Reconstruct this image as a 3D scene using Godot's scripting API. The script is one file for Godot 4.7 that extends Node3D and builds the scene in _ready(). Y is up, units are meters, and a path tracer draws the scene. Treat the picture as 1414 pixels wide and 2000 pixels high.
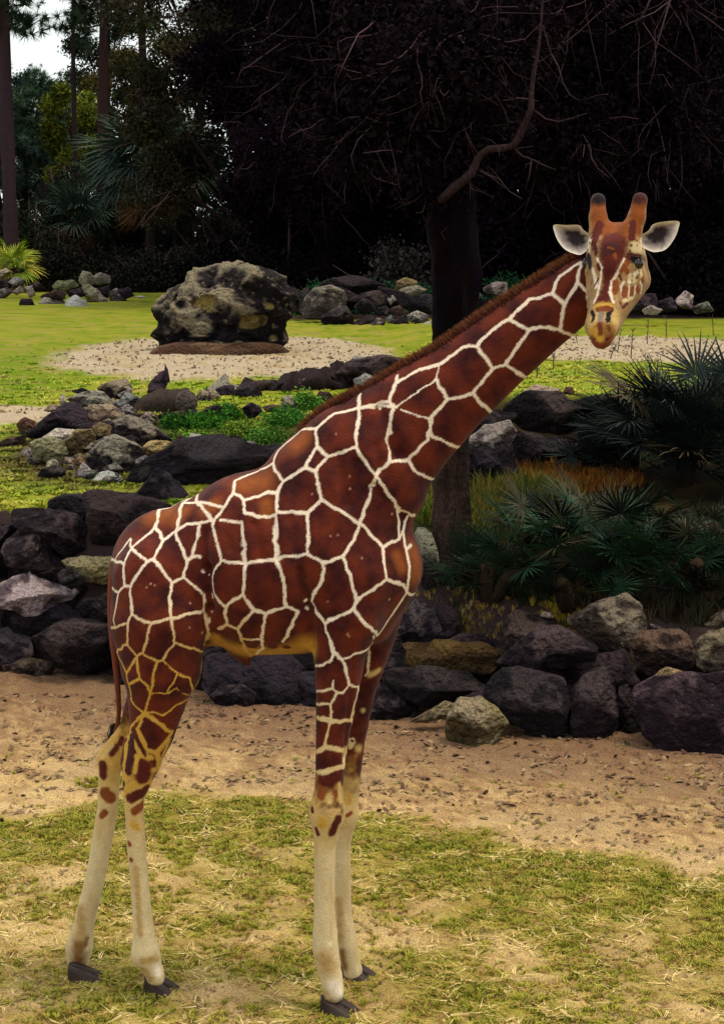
extends Node3D
# A giraffe on the sand of an enclosure, a dry wall of boulders behind it, a lawn with a weathered rock,
# and a dark wood beyond. All lengths in metres; the camera stands on a platform at the origin, looking along -z.

var rng := RandomNumberGenerator.new()
var taken := {}
var tones := {}
var fine := FastNoiseLite.new()
var broad := FastNoiseLite.new()
var ridged := FastNoiseLite.new()


func _ready() -> void:
	# ---------------------------------------------------------------- camera, sky, sun, exposure
	var camera := Camera3D.new()
	camera.name = "camera"
	camera.position = Vector3(0, 3.3, 0)
	camera.rotation = Vector3(-atan(520.0 / 3616.0), 0, 0)
	camera.fov = rad_to_deg(2.0 * atan(1000.0 / 3616.0))
	camera.near = 0.1
	camera.far = 400.0
	add_child(camera)
	camera.current = true

	var sky_material := ProceduralSkyMaterial.new()
	sky_material.sky_top_color = Color(0.99, 0.99, 1.0)
	sky_material.sky_horizon_color = Color(0.80, 0.83, 0.815)
	sky_material.sky_curve = 0.6
	sky_material.sky_energy_multiplier = 0.95
	sky_material.ground_bottom_color = Color(0.35, 0.3, 0.22)
	sky_material.ground_horizon_color = Color(0.6, 0.58, 0.5)
	sky_material.sun_angle_max = 1.0
	var sky := Sky.new()
	sky.sky_material = sky_material
	var env := Environment.new()
	env.background_mode = Environment.BG_SKY
	env.sky = sky
	env.tonemap_mode = Environment.TONE_MAPPER_LINEAR
	env.tonemap_exposure = 1.85
	env.sdfgi_enabled = true
	env.ssao_enabled = true
	env.ssil_enabled = true
	var world := WorldEnvironment.new()
	world.name = "world_environment"
	world.environment = env
	add_child(world)

	var sun := DirectionalLight3D.new()
	sun.name = "sun"
	sun.light_color = Color(1.0, 0.93, 0.80)
	sun.light_energy = 0.5
	sun.light_angular_distance = 14.0
	sun.shadow_enabled = true
	add_child(sun)
	sun.look_at_from_position(Vector3(5, 14, 1), Vector3.ZERO, Vector3.UP)

	rng.seed = 4711
	fine.seed = 3
	fine.frequency = 3.0
	fine.fractal_octaves = 4
	broad.seed = 8
	broad.frequency = 0.5
	broad.fractal_octaves = 3
	ridged.seed = 21
	ridged.frequency = 2.0
	ridged.fractal_type = FastNoiseLite.FRACTAL_RIDGED
	ridged.fractal_octaves = 3
	make_materials()

	# ---------------------------------------------------------------- the large structure
	build_ground()
	build_lawn()
	build_rocks()
	build_weathered_rock()
	build_log()
	build_trees()
	build_palms()
	build_palmettos()
	build_shrubs()
	# ---------------------------------------------------------------- the animal
	build_giraffe()
	# ---------------------------------------------------------------- small things
	build_litter()
	build_stalks()


# ==================================================================== helpers
func numbered(called: String) -> String:
	var n: int = taken.get(called, 0)
	taken[called] = n + 1
	return called if n == 0 else "%s_%03d" % [called, n]


func tag(o: Node, label := "", category := "", group := "", kind := "") -> void:
	if label: o.set_meta("label", label)
	if category: o.set_meta("category", category)
	if group: o.set_meta("group", group)
	if kind: o.set_meta("kind", kind)


func thing(called: String, at: Vector3, label: String, category: String, group := "") -> Node3D:
	var o := Node3D.new()
	o.name = numbered(called)
	add_child(o)
	o.position = at
	tag(o, label, category, group)
	return o


func put(called: String, mesh: Mesh, material: Material, parent: Node = null) -> MeshInstance3D:
	var o := MeshInstance3D.new()
	o.name = called if parent else numbered(called)
	o.mesh = mesh
	o.material_override = material
	if parent:
		parent.add_child(o, true)
	else:
		add_child(o)
	return o


func scatter(called: String, mesh: Mesh, material: Material, places: Array, tints: PackedColorArray, parent: Node = null) -> MultiMeshInstance3D:
	var m := MultiMesh.new()
	m.transform_format = MultiMesh.TRANSFORM_3D
	m.use_colors = true
	m.mesh = mesh
	m.instance_count = places.size()
	for i in places.size():
		m.set_instance_transform(i, places[i])
		m.set_instance_color(i, tints[i])
	var o := MultiMeshInstance3D.new()
	o.name = called if parent else numbered(called)
	o.multimesh = m
	o.material_override = material
	if parent:
		parent.add_child(o, true)
	else:
		add_child(o)
	o.set_meta("kind", "stuff")
	return o


func begin() -> SurfaceTool:
	var st := SurfaceTool.new()
	st.begin(Mesh.PRIMITIVE_TRIANGLES)
	return st


func done(st: SurfaceTool, smooth := true) -> ArrayMesh:
	st.generate_normals()
	st.index()
	return st.commit()


func tri(st: SurfaceTool, a: Vector3, b: Vector3, c: Vector3, ca: Color, cb: Color, cc: Color) -> void:
	st.set_color(ca)
	st.add_vertex(a)
	st.set_color(cb)
	st.add_vertex(b)
	st.set_color(cc)
	st.add_vertex(c)


func tube(st: SurfaceTool, pts: Array, radii: Array, sides: int, color: Color, rough := 0.0, foot := Color(0, 0, 0, 0)) -> void:
	# foot: paler colour painting light onto the lower trunk, fading out over the first half
	var rings := []
	var side := Vector3.RIGHT
	for i in pts.size():
		var dir: Vector3 = (pts[mini(i + 1, pts.size() - 1)] - pts[maxi(i - 1, 0)]).normalized()
		side = side - dir * side.dot(dir)
		if side.length() < 0.05:
			side = Vector3.BACK - dir * dir.z
		side = side.normalized()
		var other := dir.cross(side)
		var ring := []
		for k in sides:
			var a := TAU * k / sides
			var out := side * cos(a) + other * sin(a)
			var r: float = radii[i]
			var p: Vector3 = pts[i]
			if rough > 0.0:
				r *= 1.0 + rough * fine.get_noise_3d(p.x * 1.5 + out.x * 0.5, p.y * 0.6, p.z * 1.5 + out.z * 0.5 + out.y * 0.3)
			ring.append(p + out * r)
		rings.append(ring)
	for i in rings.size() - 1:
		for k in sides:
			var l := (k + 1) % sides
			var a: Vector3 = rings[i][k]
			var b: Vector3 = rings[i][l]
			var c: Vector3 = rings[i + 1][l]
			var d: Vector3 = rings[i + 1][k]
			var tone := color
			if foot.a > 0.0:
				tone = foot.lerp(color, smoothstep(0.1, 0.45, float(i) / rings.size()))
				tone = tone * (1.0 + 0.9 * fine.get_noise_3d(a.x * 3.0, a.y * 0.8, a.z * 3.0))
			tri(st, a, b, c, tone, tone, tone)
			tri(st, a, c, d, tone, tone, tone)
	var n := rings.size() - 1
	for k in range(1, sides - 1):
		tri(st, rings[0][0], rings[0][k + 1], rings[0][k], color, color, color)
		tri(st, rings[n][0], rings[n][k], rings[n][k + 1], color, color, color)


func bent(pts: Array, n: int) -> Array:  # a smooth line through the points, n steps a piece
	var out := []
	for i in pts.size() - 1:
		var a: Vector3 = pts[maxi(i - 1, 0)]
		var b: Vector3 = pts[i]
		var c: Vector3 = pts[i + 1]
		var d: Vector3 = pts[mini(i + 2, pts.size() - 1)]
		for k in n:
			out.append(b.cubic_interpolate(c, a, d, float(k) / n))
	out.append(pts[pts.size() - 1])
	return out


func spread(vals: Array, n: int) -> Array:
	var out := []
	for i in vals.size() - 1:
		for k in n:
			out.append(lerpf(vals[i], vals[i + 1], float(k) / n))
	out.append(vals[vals.size() - 1])
	return out


func any_turn() -> Basis:
	return Basis.from_euler(Vector3(rng.randf() * TAU, rng.randf() * TAU, rng.randf() * TAU))


func in_ball() -> Vector3:
	var v := Vector3(rng.randfn(), rng.randfn(), rng.randfn()).normalized()
	return v * pow(rng.randf(), 0.45)


func curve_at(xs: Array, ys: Array, x: float) -> float:
	for i in xs.size() - 1:
		if x <= xs[i + 1]:
			return lerpf(ys[i], ys[i + 1], clampf((x - xs[i]) / (xs[i + 1] - xs[i]), 0.0, 1.0))
	return ys[ys.size() - 1]


# ==================================================================== materials
var mat := {}

func noise_picture(size: int, freq: float, octaves: int, low: float, high: float, seed_: int, kind := FastNoiseLite.FRACTAL_FBM) -> NoiseTexture2D:
	var n := FastNoiseLite.new()
	n.seed = seed_
	n.frequency = freq
	n.fractal_octaves = octaves
	n.fractal_type = kind
	var t := NoiseTexture2D.new()
	t.width = size
	t.height = size
	t.seamless = true
	t.noise = n
	var ramp := Gradient.new()
	ramp.set_color(0, Color(low, low, low))
	ramp.set_color(1, Color(high, high, high))
	t.color_ramp = ramp
	return t


func surface(called: String, rough: float, picture: Texture2D, per_metre: Vector3, relief: Texture2D = null, depth_cm := 1.0, specular := 0.3) -> StandardMaterial3D:
	var m := StandardMaterial3D.new()
	m.resource_name = called
	m.vertex_color_use_as_albedo = true
	m.roughness = rough
	m.metallic_specular = specular
	if picture:
		m.albedo_texture = picture
		m.uv1_triplanar = true
		m.uv1_scale = per_metre
	if relief:
		m.uv1_triplanar = true
		m.uv1_scale = per_metre
		m.heightmap_enabled = true
		m.heightmap_texture = relief
		m.heightmap_scale = depth_cm
	mat[called] = m
	return m


func make_materials() -> void:
	var grain := noise_picture(1024, 0.035, 7, 0.5, 1.0, 5)
	var pits := noise_picture(1024, 0.009, 8, 0.0, 1.0, 11)
	var speck := noise_picture(1024, 0.05, 6, 0.38, 1.0, 17)
	speck.color_ramp.add_point(0.40, Color(0.78, 0.76, 0.76))
	var ridges := noise_picture(512, 0.02, 5, 0.45, 1.0, 23, FastNoiseLite.FRACTAL_RIDGED)
	surface("stone", 0.92, grain, Vector3.ONE * 1.6, pits, 9.0)
	surface("soil", 1.0, speck, Vector3.ONE * 1.3, pits, 2.0, 0.15)
	var far := surface("soil_detail", 1.0, grain, Vector3.ONE * 0.37)
	mat["soil"].detail_enabled = false
	surface("bark", 0.95, ridges, Vector3(3.0, 0.9, 3.0), ridges, 3.0, 0.2)
	surface("twig", 0.95, null, Vector3.ONE)
	var hide := surface("hide", 0.75, noise_picture(512, 0.06, 4, 0.8, 1.0, 31), Vector3(5.0, 3.0, 5.0), noise_picture(512, 0.05, 3, 0.0, 1.0, 37), 0.25, 0.25)
	hide.rim_enabled = true
	hide.rim = 0.12
	hide.rim_tint = 0.3
	surface("hair", 0.7, null, Vector3.ONE)
	surface("horn", 0.5, null, Vector3.ONE)
	surface("wet", 0.05, null, Vector3.ONE, null, 1.0, 0.5)
	for called in ["leaf", "blade", "grass"]:
		var m := surface(called, 0.6 if called != "blade" else 0.6, null, Vector3.ONE, null, 1.0, 0.2)
		m.backlight_enabled = true
		m.backlight = Color(0.25, 0.3, 0.15)
	mat["blade"].backlight = Color(0.1, 0.14, 0.1)
	mat["leaf"].backlight = Color(0.12, 0.14, 0.1)
	mat["leaf"].roughness = 0.9
	mat["leaf"].metallic_specular = 0.05
	mat["twig"].metallic_specular = 0.1
	# base colours of the stones: body, patches for weathering and painted top light
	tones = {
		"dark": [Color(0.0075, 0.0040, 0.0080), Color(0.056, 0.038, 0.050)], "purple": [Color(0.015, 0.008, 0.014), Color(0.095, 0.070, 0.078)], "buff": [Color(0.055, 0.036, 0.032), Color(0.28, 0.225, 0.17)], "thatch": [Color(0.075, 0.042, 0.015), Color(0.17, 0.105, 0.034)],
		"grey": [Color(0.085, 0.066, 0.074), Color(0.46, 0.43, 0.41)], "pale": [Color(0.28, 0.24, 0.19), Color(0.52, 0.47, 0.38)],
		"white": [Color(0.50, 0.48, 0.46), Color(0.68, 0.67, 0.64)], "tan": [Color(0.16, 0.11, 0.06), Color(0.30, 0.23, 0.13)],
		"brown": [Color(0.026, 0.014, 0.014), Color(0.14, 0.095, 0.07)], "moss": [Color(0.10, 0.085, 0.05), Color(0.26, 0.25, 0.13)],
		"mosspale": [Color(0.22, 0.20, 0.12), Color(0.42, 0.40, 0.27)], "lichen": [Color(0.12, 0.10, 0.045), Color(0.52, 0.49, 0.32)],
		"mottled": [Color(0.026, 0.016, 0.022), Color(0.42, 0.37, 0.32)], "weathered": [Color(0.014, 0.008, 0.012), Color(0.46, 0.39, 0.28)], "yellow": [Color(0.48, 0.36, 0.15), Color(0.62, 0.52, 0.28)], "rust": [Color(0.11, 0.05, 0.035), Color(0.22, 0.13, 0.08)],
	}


# ==================================================================== the lie of the land
const LEFT_D := [0.0, 14.0, 15.0, 16.5, 22.0, 28.0, 37.0, 45.0, 63.0, 100.0]
const LEFT_H := [1.0, 1.08, 1.14, 1.22, 1.5, 1.62, 1.74, 1.8, 1.92, 2.2]
const RIGHT_D := [0.0, 12.6, 13.2, 14.0, 17.6, 18.4, 19.2, 24.0, 30.0, 37.0, 45.0, 63.0, 100.0]
const RIGHT_H := [0.55, 0.6, 0.7, 0.88, 1.05, 1.15, 1.74, 1.82, 1.8, 1.76, 1.82, 1.93, 2.2]

func wall_line(x: float) -> float:
	return 12.83 - 0.42 * clampf(x, -6.0, 5.0)


func rightness(x: float, d: float) -> float:
	var g := smoothstep(14.0, 19.0, d)
	return smoothstep(-0.8 + 1.1 * g, 0.6 + 0.7 * g, x)


func land(x: float, z: float) -> float:
	var d := -z
	var w := rightness(x, d)
	var h := curve_at(LEFT_D, LEFT_H, d) * (1.0 - w) + curve_at(RIGHT_D, RIGHT_H, d) * w
	return h * smoothstep(0.4, 1.0, d - wall_line(x)) + 1.1 * smoothstep(70.0, 73.5, d)


func turf(x: float, z: float) -> float:  # how much of the ground of the near sand is grassed over, 0 to 1
	var d := -z
	var wave := broad.get_noise_2d(x * 3.0, z * 3.0)
	var edge := curve_at([-4.5, -2.05, -1.25, -0.33, 0.0, 0.55, 0.93, 1.83, 4.0], [10.0, 10.4, 11.0, 10.75, 10.55, 10.3, 9.95, 9.6, 9.3], x)
	var t := edge - d + wave * 0.35
	var a := smoothstep(-0.12, 0.3, t)
	var thick := lerpf(1.0, 0.56, smoothstep(0.45, 1.4, t))
	thick += wave * 0.75 * smoothstep(0.4, 1.2, t)
	var patch := smoothstep(0.22, 0.05, Vector2((x + 1.58) * 0.6, (d - 11.15)).length())
	return clampf(maxf(a * thick, patch * 0.7), 0.0, 1.0)


func on_sand_ring(x: float, d: float) -> float:
	var wob := broad.get_noise_2d(x * 1.5 + 40.0, d) * 0.35
	var a := 1.0 - Vector2((x + 2.15) / 2.65, (d - 29.0) / 4.6).length()
	var b := 1.0 - Vector2((x - 4.0) / 2.6, (d - 27.5) / 3.8).length()
	var c := 1.0 - Vector2((x + 4.3) / 1.3, (d - 20.6) / 0.8).length()
	return smoothstep(-0.06, 0.1, maxf(maxf(a, b), c) + wob * 0.3 + fine.get_noise_2d(x * 1.2, d * 0.7) * 0.12)


func land_color(x: float, z: float) -> Color:
	var d := -z
	var u := d - wall_line(x)
	var n1 := broad.get_noise_2d(x * 2.0, z * 2.0)
	var n2 := fine.get_noise_2d(x, z)
	var n3 := fine.get_noise_2d(x * 4.0 + 9.0, z * 4.0)
	var sand := Color(0.72, 0.52, 0.235).lerp(Color(0.40, 0.25, 0.115), clampf(0.5 + n2 * 1.0 + n3 * 1.0, 0.0, 1.0))
	if u < 1.0:
		var g := turf(x, z)
		var c := sand.lerp(Color(0.31, 0.275, 0.035), g * 0.92)
		var pale := smoothstep(0.05, 0.4, n1 + n3 * 0.4) * (1.0 - g)
		c = c.lerp(Color(0.80, 0.62, 0.31), pale * 0.5)
		c = c.lerp(Color(0.19, 0.105, 0.068), smoothstep(-3.1, -0.1, u + n1 * 0.7 + n3 * 0.6) * 0.85)  # litter-brown strip; it also paints the shade near the wall
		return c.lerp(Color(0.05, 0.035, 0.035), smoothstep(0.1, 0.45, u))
	var w := rightness(x, d)
	var lawn := Color(0.22, 0.30, 0.016).lerp(Color(0.34, 0.34, 0.04), clampf(0.5 + n1 * 1.1, 0.0, 1.0))
	lawn = lawn.lerp(Color(0.12, 0.21, 0.012), clampf(-n2 * 1.3 - n1 * 0.6, 0.0, 0.85))
	lawn = lawn.lerp(Color(0.15, 0.24, 0.012), smoothstep(-3.2, -4.4, x) * smoothstep(34.0, 26.0, d) * smoothstep(21.0, 23.0, d) * 0.7)
	var c := lawn.lerp(sand.lerp(Color(0.50, 0.445, 0.34), 0.75), on_sand_ring(x, d))
	var worn := smoothstep(0.12, 0.5, fine.get_noise_2d(x * 0.35 + 70.0, d * 0.35) + n3 * 0.35)
	c = c.lerp(Color(0.40, 0.30, 0.10), worn * 0.6 * (1.0 - w * 0.5))
	var heap := 1.0 - Vector2((x + 2.6) / 1.25, (d - 18.6) / 3.0).length()
	c = c.lerp(Color(0.09, 0.07, 0.022), smoothstep(0.0, 0.4, heap + n3 * 0.3) * (1.0 - w))
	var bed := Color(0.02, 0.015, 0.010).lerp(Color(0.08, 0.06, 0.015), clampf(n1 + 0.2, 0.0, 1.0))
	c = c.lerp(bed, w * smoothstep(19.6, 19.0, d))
	var herb := 1.0 - Vector2((x + 1.0) / 1.6, (d - 18.6) / 2.0).length()
	c = c.lerp(Color(0.06, 0.09, 0.012), smoothstep(-0.1, 0.35, herb + n1 * 0.3) * (1.0 - w))
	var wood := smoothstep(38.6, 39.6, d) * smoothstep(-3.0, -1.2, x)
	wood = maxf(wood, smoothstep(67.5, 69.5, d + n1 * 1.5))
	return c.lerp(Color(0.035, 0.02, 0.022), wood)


func steps(stops: Array) -> PackedFloat32Array:  # [from, step, to, step, to ...]
	var out := PackedFloat32Array()
	var at: float = stops[0]
	out.append(at)
	for i in range(1, stops.size(), 2):
		while at < stops[i + 1] - 1e-4:
			at += stops[i]
			out.append(at)
	return out


func build_ground() -> void:
	var xs := steps([-160.0, 20.0, -40.0, 4.0, -12.0, 0.5, -6.0, 0.12, -3.0, 0.045, 3.03, 0.12, 6.03, 0.5, 12.03, 4.0, 40.03, 20.0, 160.0])
	var ds := steps([-30.0, 6.0, 0.0, 1.0, 6.0, 0.05, 16.0, 0.12, 24.04, 0.3, 48.04, 0.8, 80.0, 4.0, 120.0, 20.0, 260.0])
	var verts := PackedVector3Array()
	var cols := PackedColorArray()
	var index := PackedInt32Array()
	for d in ds:
		for x in xs:
			var y := land(x, -d)
			if d < 40.0 and absf(x) < 8.0:
				y += fine.get_noise_2d(x * 0.8, d * 0.8) * 0.03 + fine.get_noise_2d(x * 2.6 + 5.0, d * 2.6) * 0.022
			verts.append(Vector3(x, y, -d))
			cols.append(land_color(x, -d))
	var w := xs.size()
	for i in ds.size() - 1:
		for k in w - 1:
			var a := i * w + k
			index.append_array([a, a + w, a + 1, a + 1, a + w, a + w + 1])
	var arrays := []
	arrays.resize(Mesh.ARRAY_MAX)
	arrays[Mesh.ARRAY_VERTEX] = verts
	arrays[Mesh.ARRAY_COLOR] = cols
	arrays[Mesh.ARRAY_INDEX] = index
	var mesh := ArrayMesh.new()
	arrays[Mesh.ARRAY_NORMAL] = smooth_normals(verts, index)
	mesh.add_surface_from_arrays(Mesh.PRIMITIVE_TRIANGLES, arrays)
	tag(put("ground", mesh, mat["soil"]), "", "", "", "structure")


func smooth_normals(verts: PackedVector3Array, index: PackedInt32Array) -> PackedVector3Array:
	var out := PackedVector3Array()
	out.resize(verts.size())
	for i in range(0, index.size(), 3):
		var a := index[i]
		var b := index[i + 1]
		var c := index[i + 2]
		var n := (verts[c] - verts[a]).cross(verts[b] - verts[a])
		out[a] += n
		out[b] += n
		out[c] += n
	for i in out.size():
		out[i] = out[i].normalized()
	return out


func grass_tuft(blades: int, height: float, wide: float, splay: float) -> ArrayMesh:
	var st := begin()
	for i in blades:
		var a := rng.randf() * TAU
		var root := Vector3(cos(a), 0, sin(a)) * rng.randf() * wide * 3.0
		var lean := Vector3(cos(a + rng.randf_range(-1, 1)), 0, sin(a + rng.randf_range(-1, 1))) * splay * rng.randf()
		var h := height * rng.randf_range(0.5, 1.0)
		var side := Vector3(-sin(a), 0, cos(a)) * wide * rng.randf_range(0.35, 0.6)
		var mid := root + Vector3.UP * h * 0.6 + lean * h * 0.4
		var tip := root + Vector3.UP * h + lean * h
		var v := rng.randf_range(0.7, 1.15)
		var c := Color(v, v, v)
		tri(st, root - side, mid - side * 0.7, root + side, c, c, c)
		tri(st, root + side, mid - side * 0.7, mid + side * 0.7, c, c, c)
		tri(st, mid - side * 0.7, tip, mid + side * 0.7, c, c, c)
	return done(st)


func build_lawn() -> void:
	# thin turf of the near sand
	var places := []
	var tints := PackedColorArray()
	var tuft := grass_tuft(16, 0.024, 0.0075, 1.4)
	for i in 80000:
		var x := rng.randf_range(-4.2, 3.8)
		var d := rng.randf_range(6.0, 11.8)
		var g := turf(x, -d)
		if rng.randf() > g * 0.85 + 0.03:
			continue
		var s := rng.randf_range(0.5, 1.2) * lerpf(0.6, 1.1, g)
		places.append(Transform3D(Basis(Vector3.UP, rng.randf() * TAU).scaled(Vector3(s * 1.3, s, s * 1.3)), Vector3(x, land(x, -d) - 0.004, -d)))
		var c := Color(0.19, 0.20, 0.012).lerp(Color(0.42, 0.365, 0.06), rng.randf())
		c = c.lerp(Color(0.10, 0.14, 0.012), clampf(g - 0.45, 0.0, 1.0) * rng.randf() * 1.2)
		c = c.lerp(Color(0.40, 0.23, 0.07), 0.7 if rng.randf() < 0.14 else 0.0)
		tints.append(c)
	tag(scatter("turf", tuft, mat["grass"], places, tints), "thin yellow-green turf growing on the sand around the giraffe's feet", "grass")
	# lawn beyond the wall
	places = []
	tints = PackedColorArray()
	tuft = grass_tuft(14, 0.036, 0.018, 1.2)
	for i in 12000:
		var d := 14.5 + 20.0 * pow(rng.randf(), 1.4)
		var x := rng.randf_range(-0.21, 0.21) * d
		if d - wall_line(x) < 1.05 or rightness(x, d) > 0.5 and d < 19.4 or rng.randf() < on_sand_ring(x, d) - 0.02 or rng.randf() > smoothstep(33.0, 18.0, d):
			continue
		var s := rng.randf_range(0.5, 1.2)
		places.append(Transform3D(Basis(Vector3.UP, rng.randf() * TAU).scaled(Vector3(s * 1.5, s, s * 1.5)), Vector3(x, land(x, -d) - 0.005, -d)))
		var c := land_color(x, -d)
		tints.append(c * rng.randf_range(1.0, 1.3))
	tag(scatter("grass", tuft, mat["grass"], places, tints), "short bright green lawn grass on the terrace behind the boulder wall", "grass")


# ==================================================================== stones
func outline_reach(outline: PackedVector2Array, a: float) -> float:
	var dir := Vector2(cos(a), sin(a))
	var best := 0.01
	for i in outline.size():
		var p := outline[i]
		var q := outline[(i + 1) % outline.size()]
		var e := q - p
		var den := dir.cross(e)
		if absf(den) < 1e-9:
			continue
		var t := p.cross(e) / den
		var s := p.cross(dir) / den
		if t > 0.0 and s >= 0.0 and s <= 1.0:
			best = maxf(best, t)
	return best


func stone_mesh(outline: PackedVector2Array, depth: float, tone: String, seed_: int, facets: int, n: int, rough := 1.0, dents := []) -> ArrayMesh:
	var r := RandomNumberGenerator.new()
	r.seed = seed_
	var size := 0.0
	for p in outline:
		size = maxf(size, p.length())
	var reach := PackedFloat32Array()
	var rounds := 72
	for k in rounds:
		reach.append(outline_reach(outline, TAU * k / rounds))
	var planes := []
	for k in facets:
		var v := Vector3(r.randf_range(-0.8, 0.8), r.randf_range(-0.6, 1.0), r.randf_range(0.5, 1.2)).normalized()
		planes.append([v, r.randf_range(0.46, 0.78)])
	var tint: Array = tones[tone].duplicate()
	var hue := Color(r.randf_range(0.92, 1.18), r.randf_range(0.95, 1.06), r.randf_range(0.84, 1.08)) * r.randf_range(0.8, 1.3)
	for k in 2:
		tint[k] = tint[k] * hue
	var tilt := r.randf_range(-0.9, 0.9)
	var off := Vector3(r.randf(), r.randf(), r.randf()) * 50.0
	var f := clampf(0.35 / size, 0.4, 6.0) * (1.25 if tone == "weathered" else 1.0)
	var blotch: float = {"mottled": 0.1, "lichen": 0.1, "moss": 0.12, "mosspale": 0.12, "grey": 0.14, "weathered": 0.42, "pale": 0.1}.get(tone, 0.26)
	var st := begin()
	for face in 6:
		var grid := []
		var cols := []
		for i in n + 1:
			for j in n + 1:
				var u := tan((2.0 * i / n - 1.0) * PI / 4)
				var v := tan((2.0 * j / n - 1.0) * PI / 4)
				var p: Vector3 = [Vector3(1, u, v), Vector3(-1, v, u), Vector3(v, 1, u), Vector3(u, -1, v), Vector3(u, v, 1), Vector3(v, u, -1)][face]
				p = p.normalized()
				var rho := Vector2(p.x, p.y).length()
				var a := fposmod(atan2(p.y, p.x), TAU) / TAU * rounds
				var k := int(a) % rounds
				var rr := lerpf(reach[k], reach[(k + 1) % rounds], a - floorf(a))
				var q := Vector3(p.x, p.y, 0) / maxf(rho, 1e-6) * rr * pow(rho, 0.72)
				q.z = signf(p.z) * pow(absf(p.z), 0.72) * depth
				var rim := 0.0
				for pl in planes:
					var nrm: Vector3 = pl[0]
					var far: float = Vector3(nrm.x * rr, nrm.y * rr, nrm.z * depth).length() * pl[1]
					var over := q.dot(nrm) - far
					rim = maxf(rim, exp(-pow(over / (size * 0.07), 2.0)))
					if over > 0.0:
						q -= nrm * over * 0.95
				var w := q * f + off
				var lump := fine.get_noise_3d(w.x * 0.35, w.y * 0.35, w.z * 0.35)
				var layer := ridged.get_noise_3d(w.x * 0.35 + lump * 0.3, w.y * 1.7 + w.x * tilt, w.z * 0.35)
				var crag := ridged.get_noise_3d(w.x * 0.9, w.y * 0.9, w.z * 0.9)
				var grit := fine.get_noise_3d(w.x * 1.6, w.y * 1.6, w.z * 1.6)
				var away := (p + Vector3(0, 0, 0.2)).normalized()
				q += away * size * rough * (lump * 0.06 + (crag - 0.3) * 0.045 + (layer - 0.3) * 0.045 + grit * 0.045)
				var c: Color = tint[0] * (1.0 + 0.6 * lump + 0.5 * grit + 0.35 * layer)
				var worn := smoothstep(blotch, blotch + 0.3, crag * 0.35 + layer * 0.22 + lump * 0.6 + grit * 0.5 + p.y * 0.36 + rim * 0.30 - 0.18)  # the height term paints top light in, beside noise and edge wear
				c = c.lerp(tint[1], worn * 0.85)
				c = c.lerp(tint[1], 0.5 * smoothstep(0.25, 0.5, fine.get_noise_3d(w.x * 4.0, w.y * 4.0, w.z * 4.0)))
				if tone in ["lichen", "moss"]:
					c = c.lerp(Color(0.22, 0.18, 0.03), 0.5 * smoothstep(0.1, 0.4, lump))
				for dent in dents:
					if q.z > 0.0:
						var e := Vector2((q.x - dent[0]) / dent[2], (q.y - dent[1]) / dent[3]).length() + grit * 0.7 + crag * 0.25
						if e < 1.2:
							q.z -= dent[4] * (1.0 - smoothstep(0.5, 1.2, e))
							c = c.lerp(dent[5], 1.0 - smoothstep(0.55, 0.95, e))
				c.a = 1.0
				grid.append(q)
				cols.append(c)
		for i in n:
			for j in n:
				var a := i * (n + 1) + j
				var b := a + n + 1
				tri(st, grid[a], grid[a + 1], grid[b], cols[a], cols[a + 1], cols[b])
				tri(st, grid[b], grid[a + 1], grid[b + 1], cols[b], cols[a + 1], cols[b + 1])
	return done(st)


func stone(called: String, at: Vector3, outline: Array, depth: float, tone: String, facets: int, detail: int, label: String, group: String) -> void:
	var pts := PackedVector2Array()
	for i in range(0, outline.size(), 2):
		pts.append(Vector2(outline[i], outline[i + 1]) * 0.00108)
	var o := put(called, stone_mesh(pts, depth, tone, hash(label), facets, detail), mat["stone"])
	o.position = at
	o.rotation.y = -atan2(at.x, -at.z)
	tag(o, label, called.replace("_", " "), group)


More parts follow.
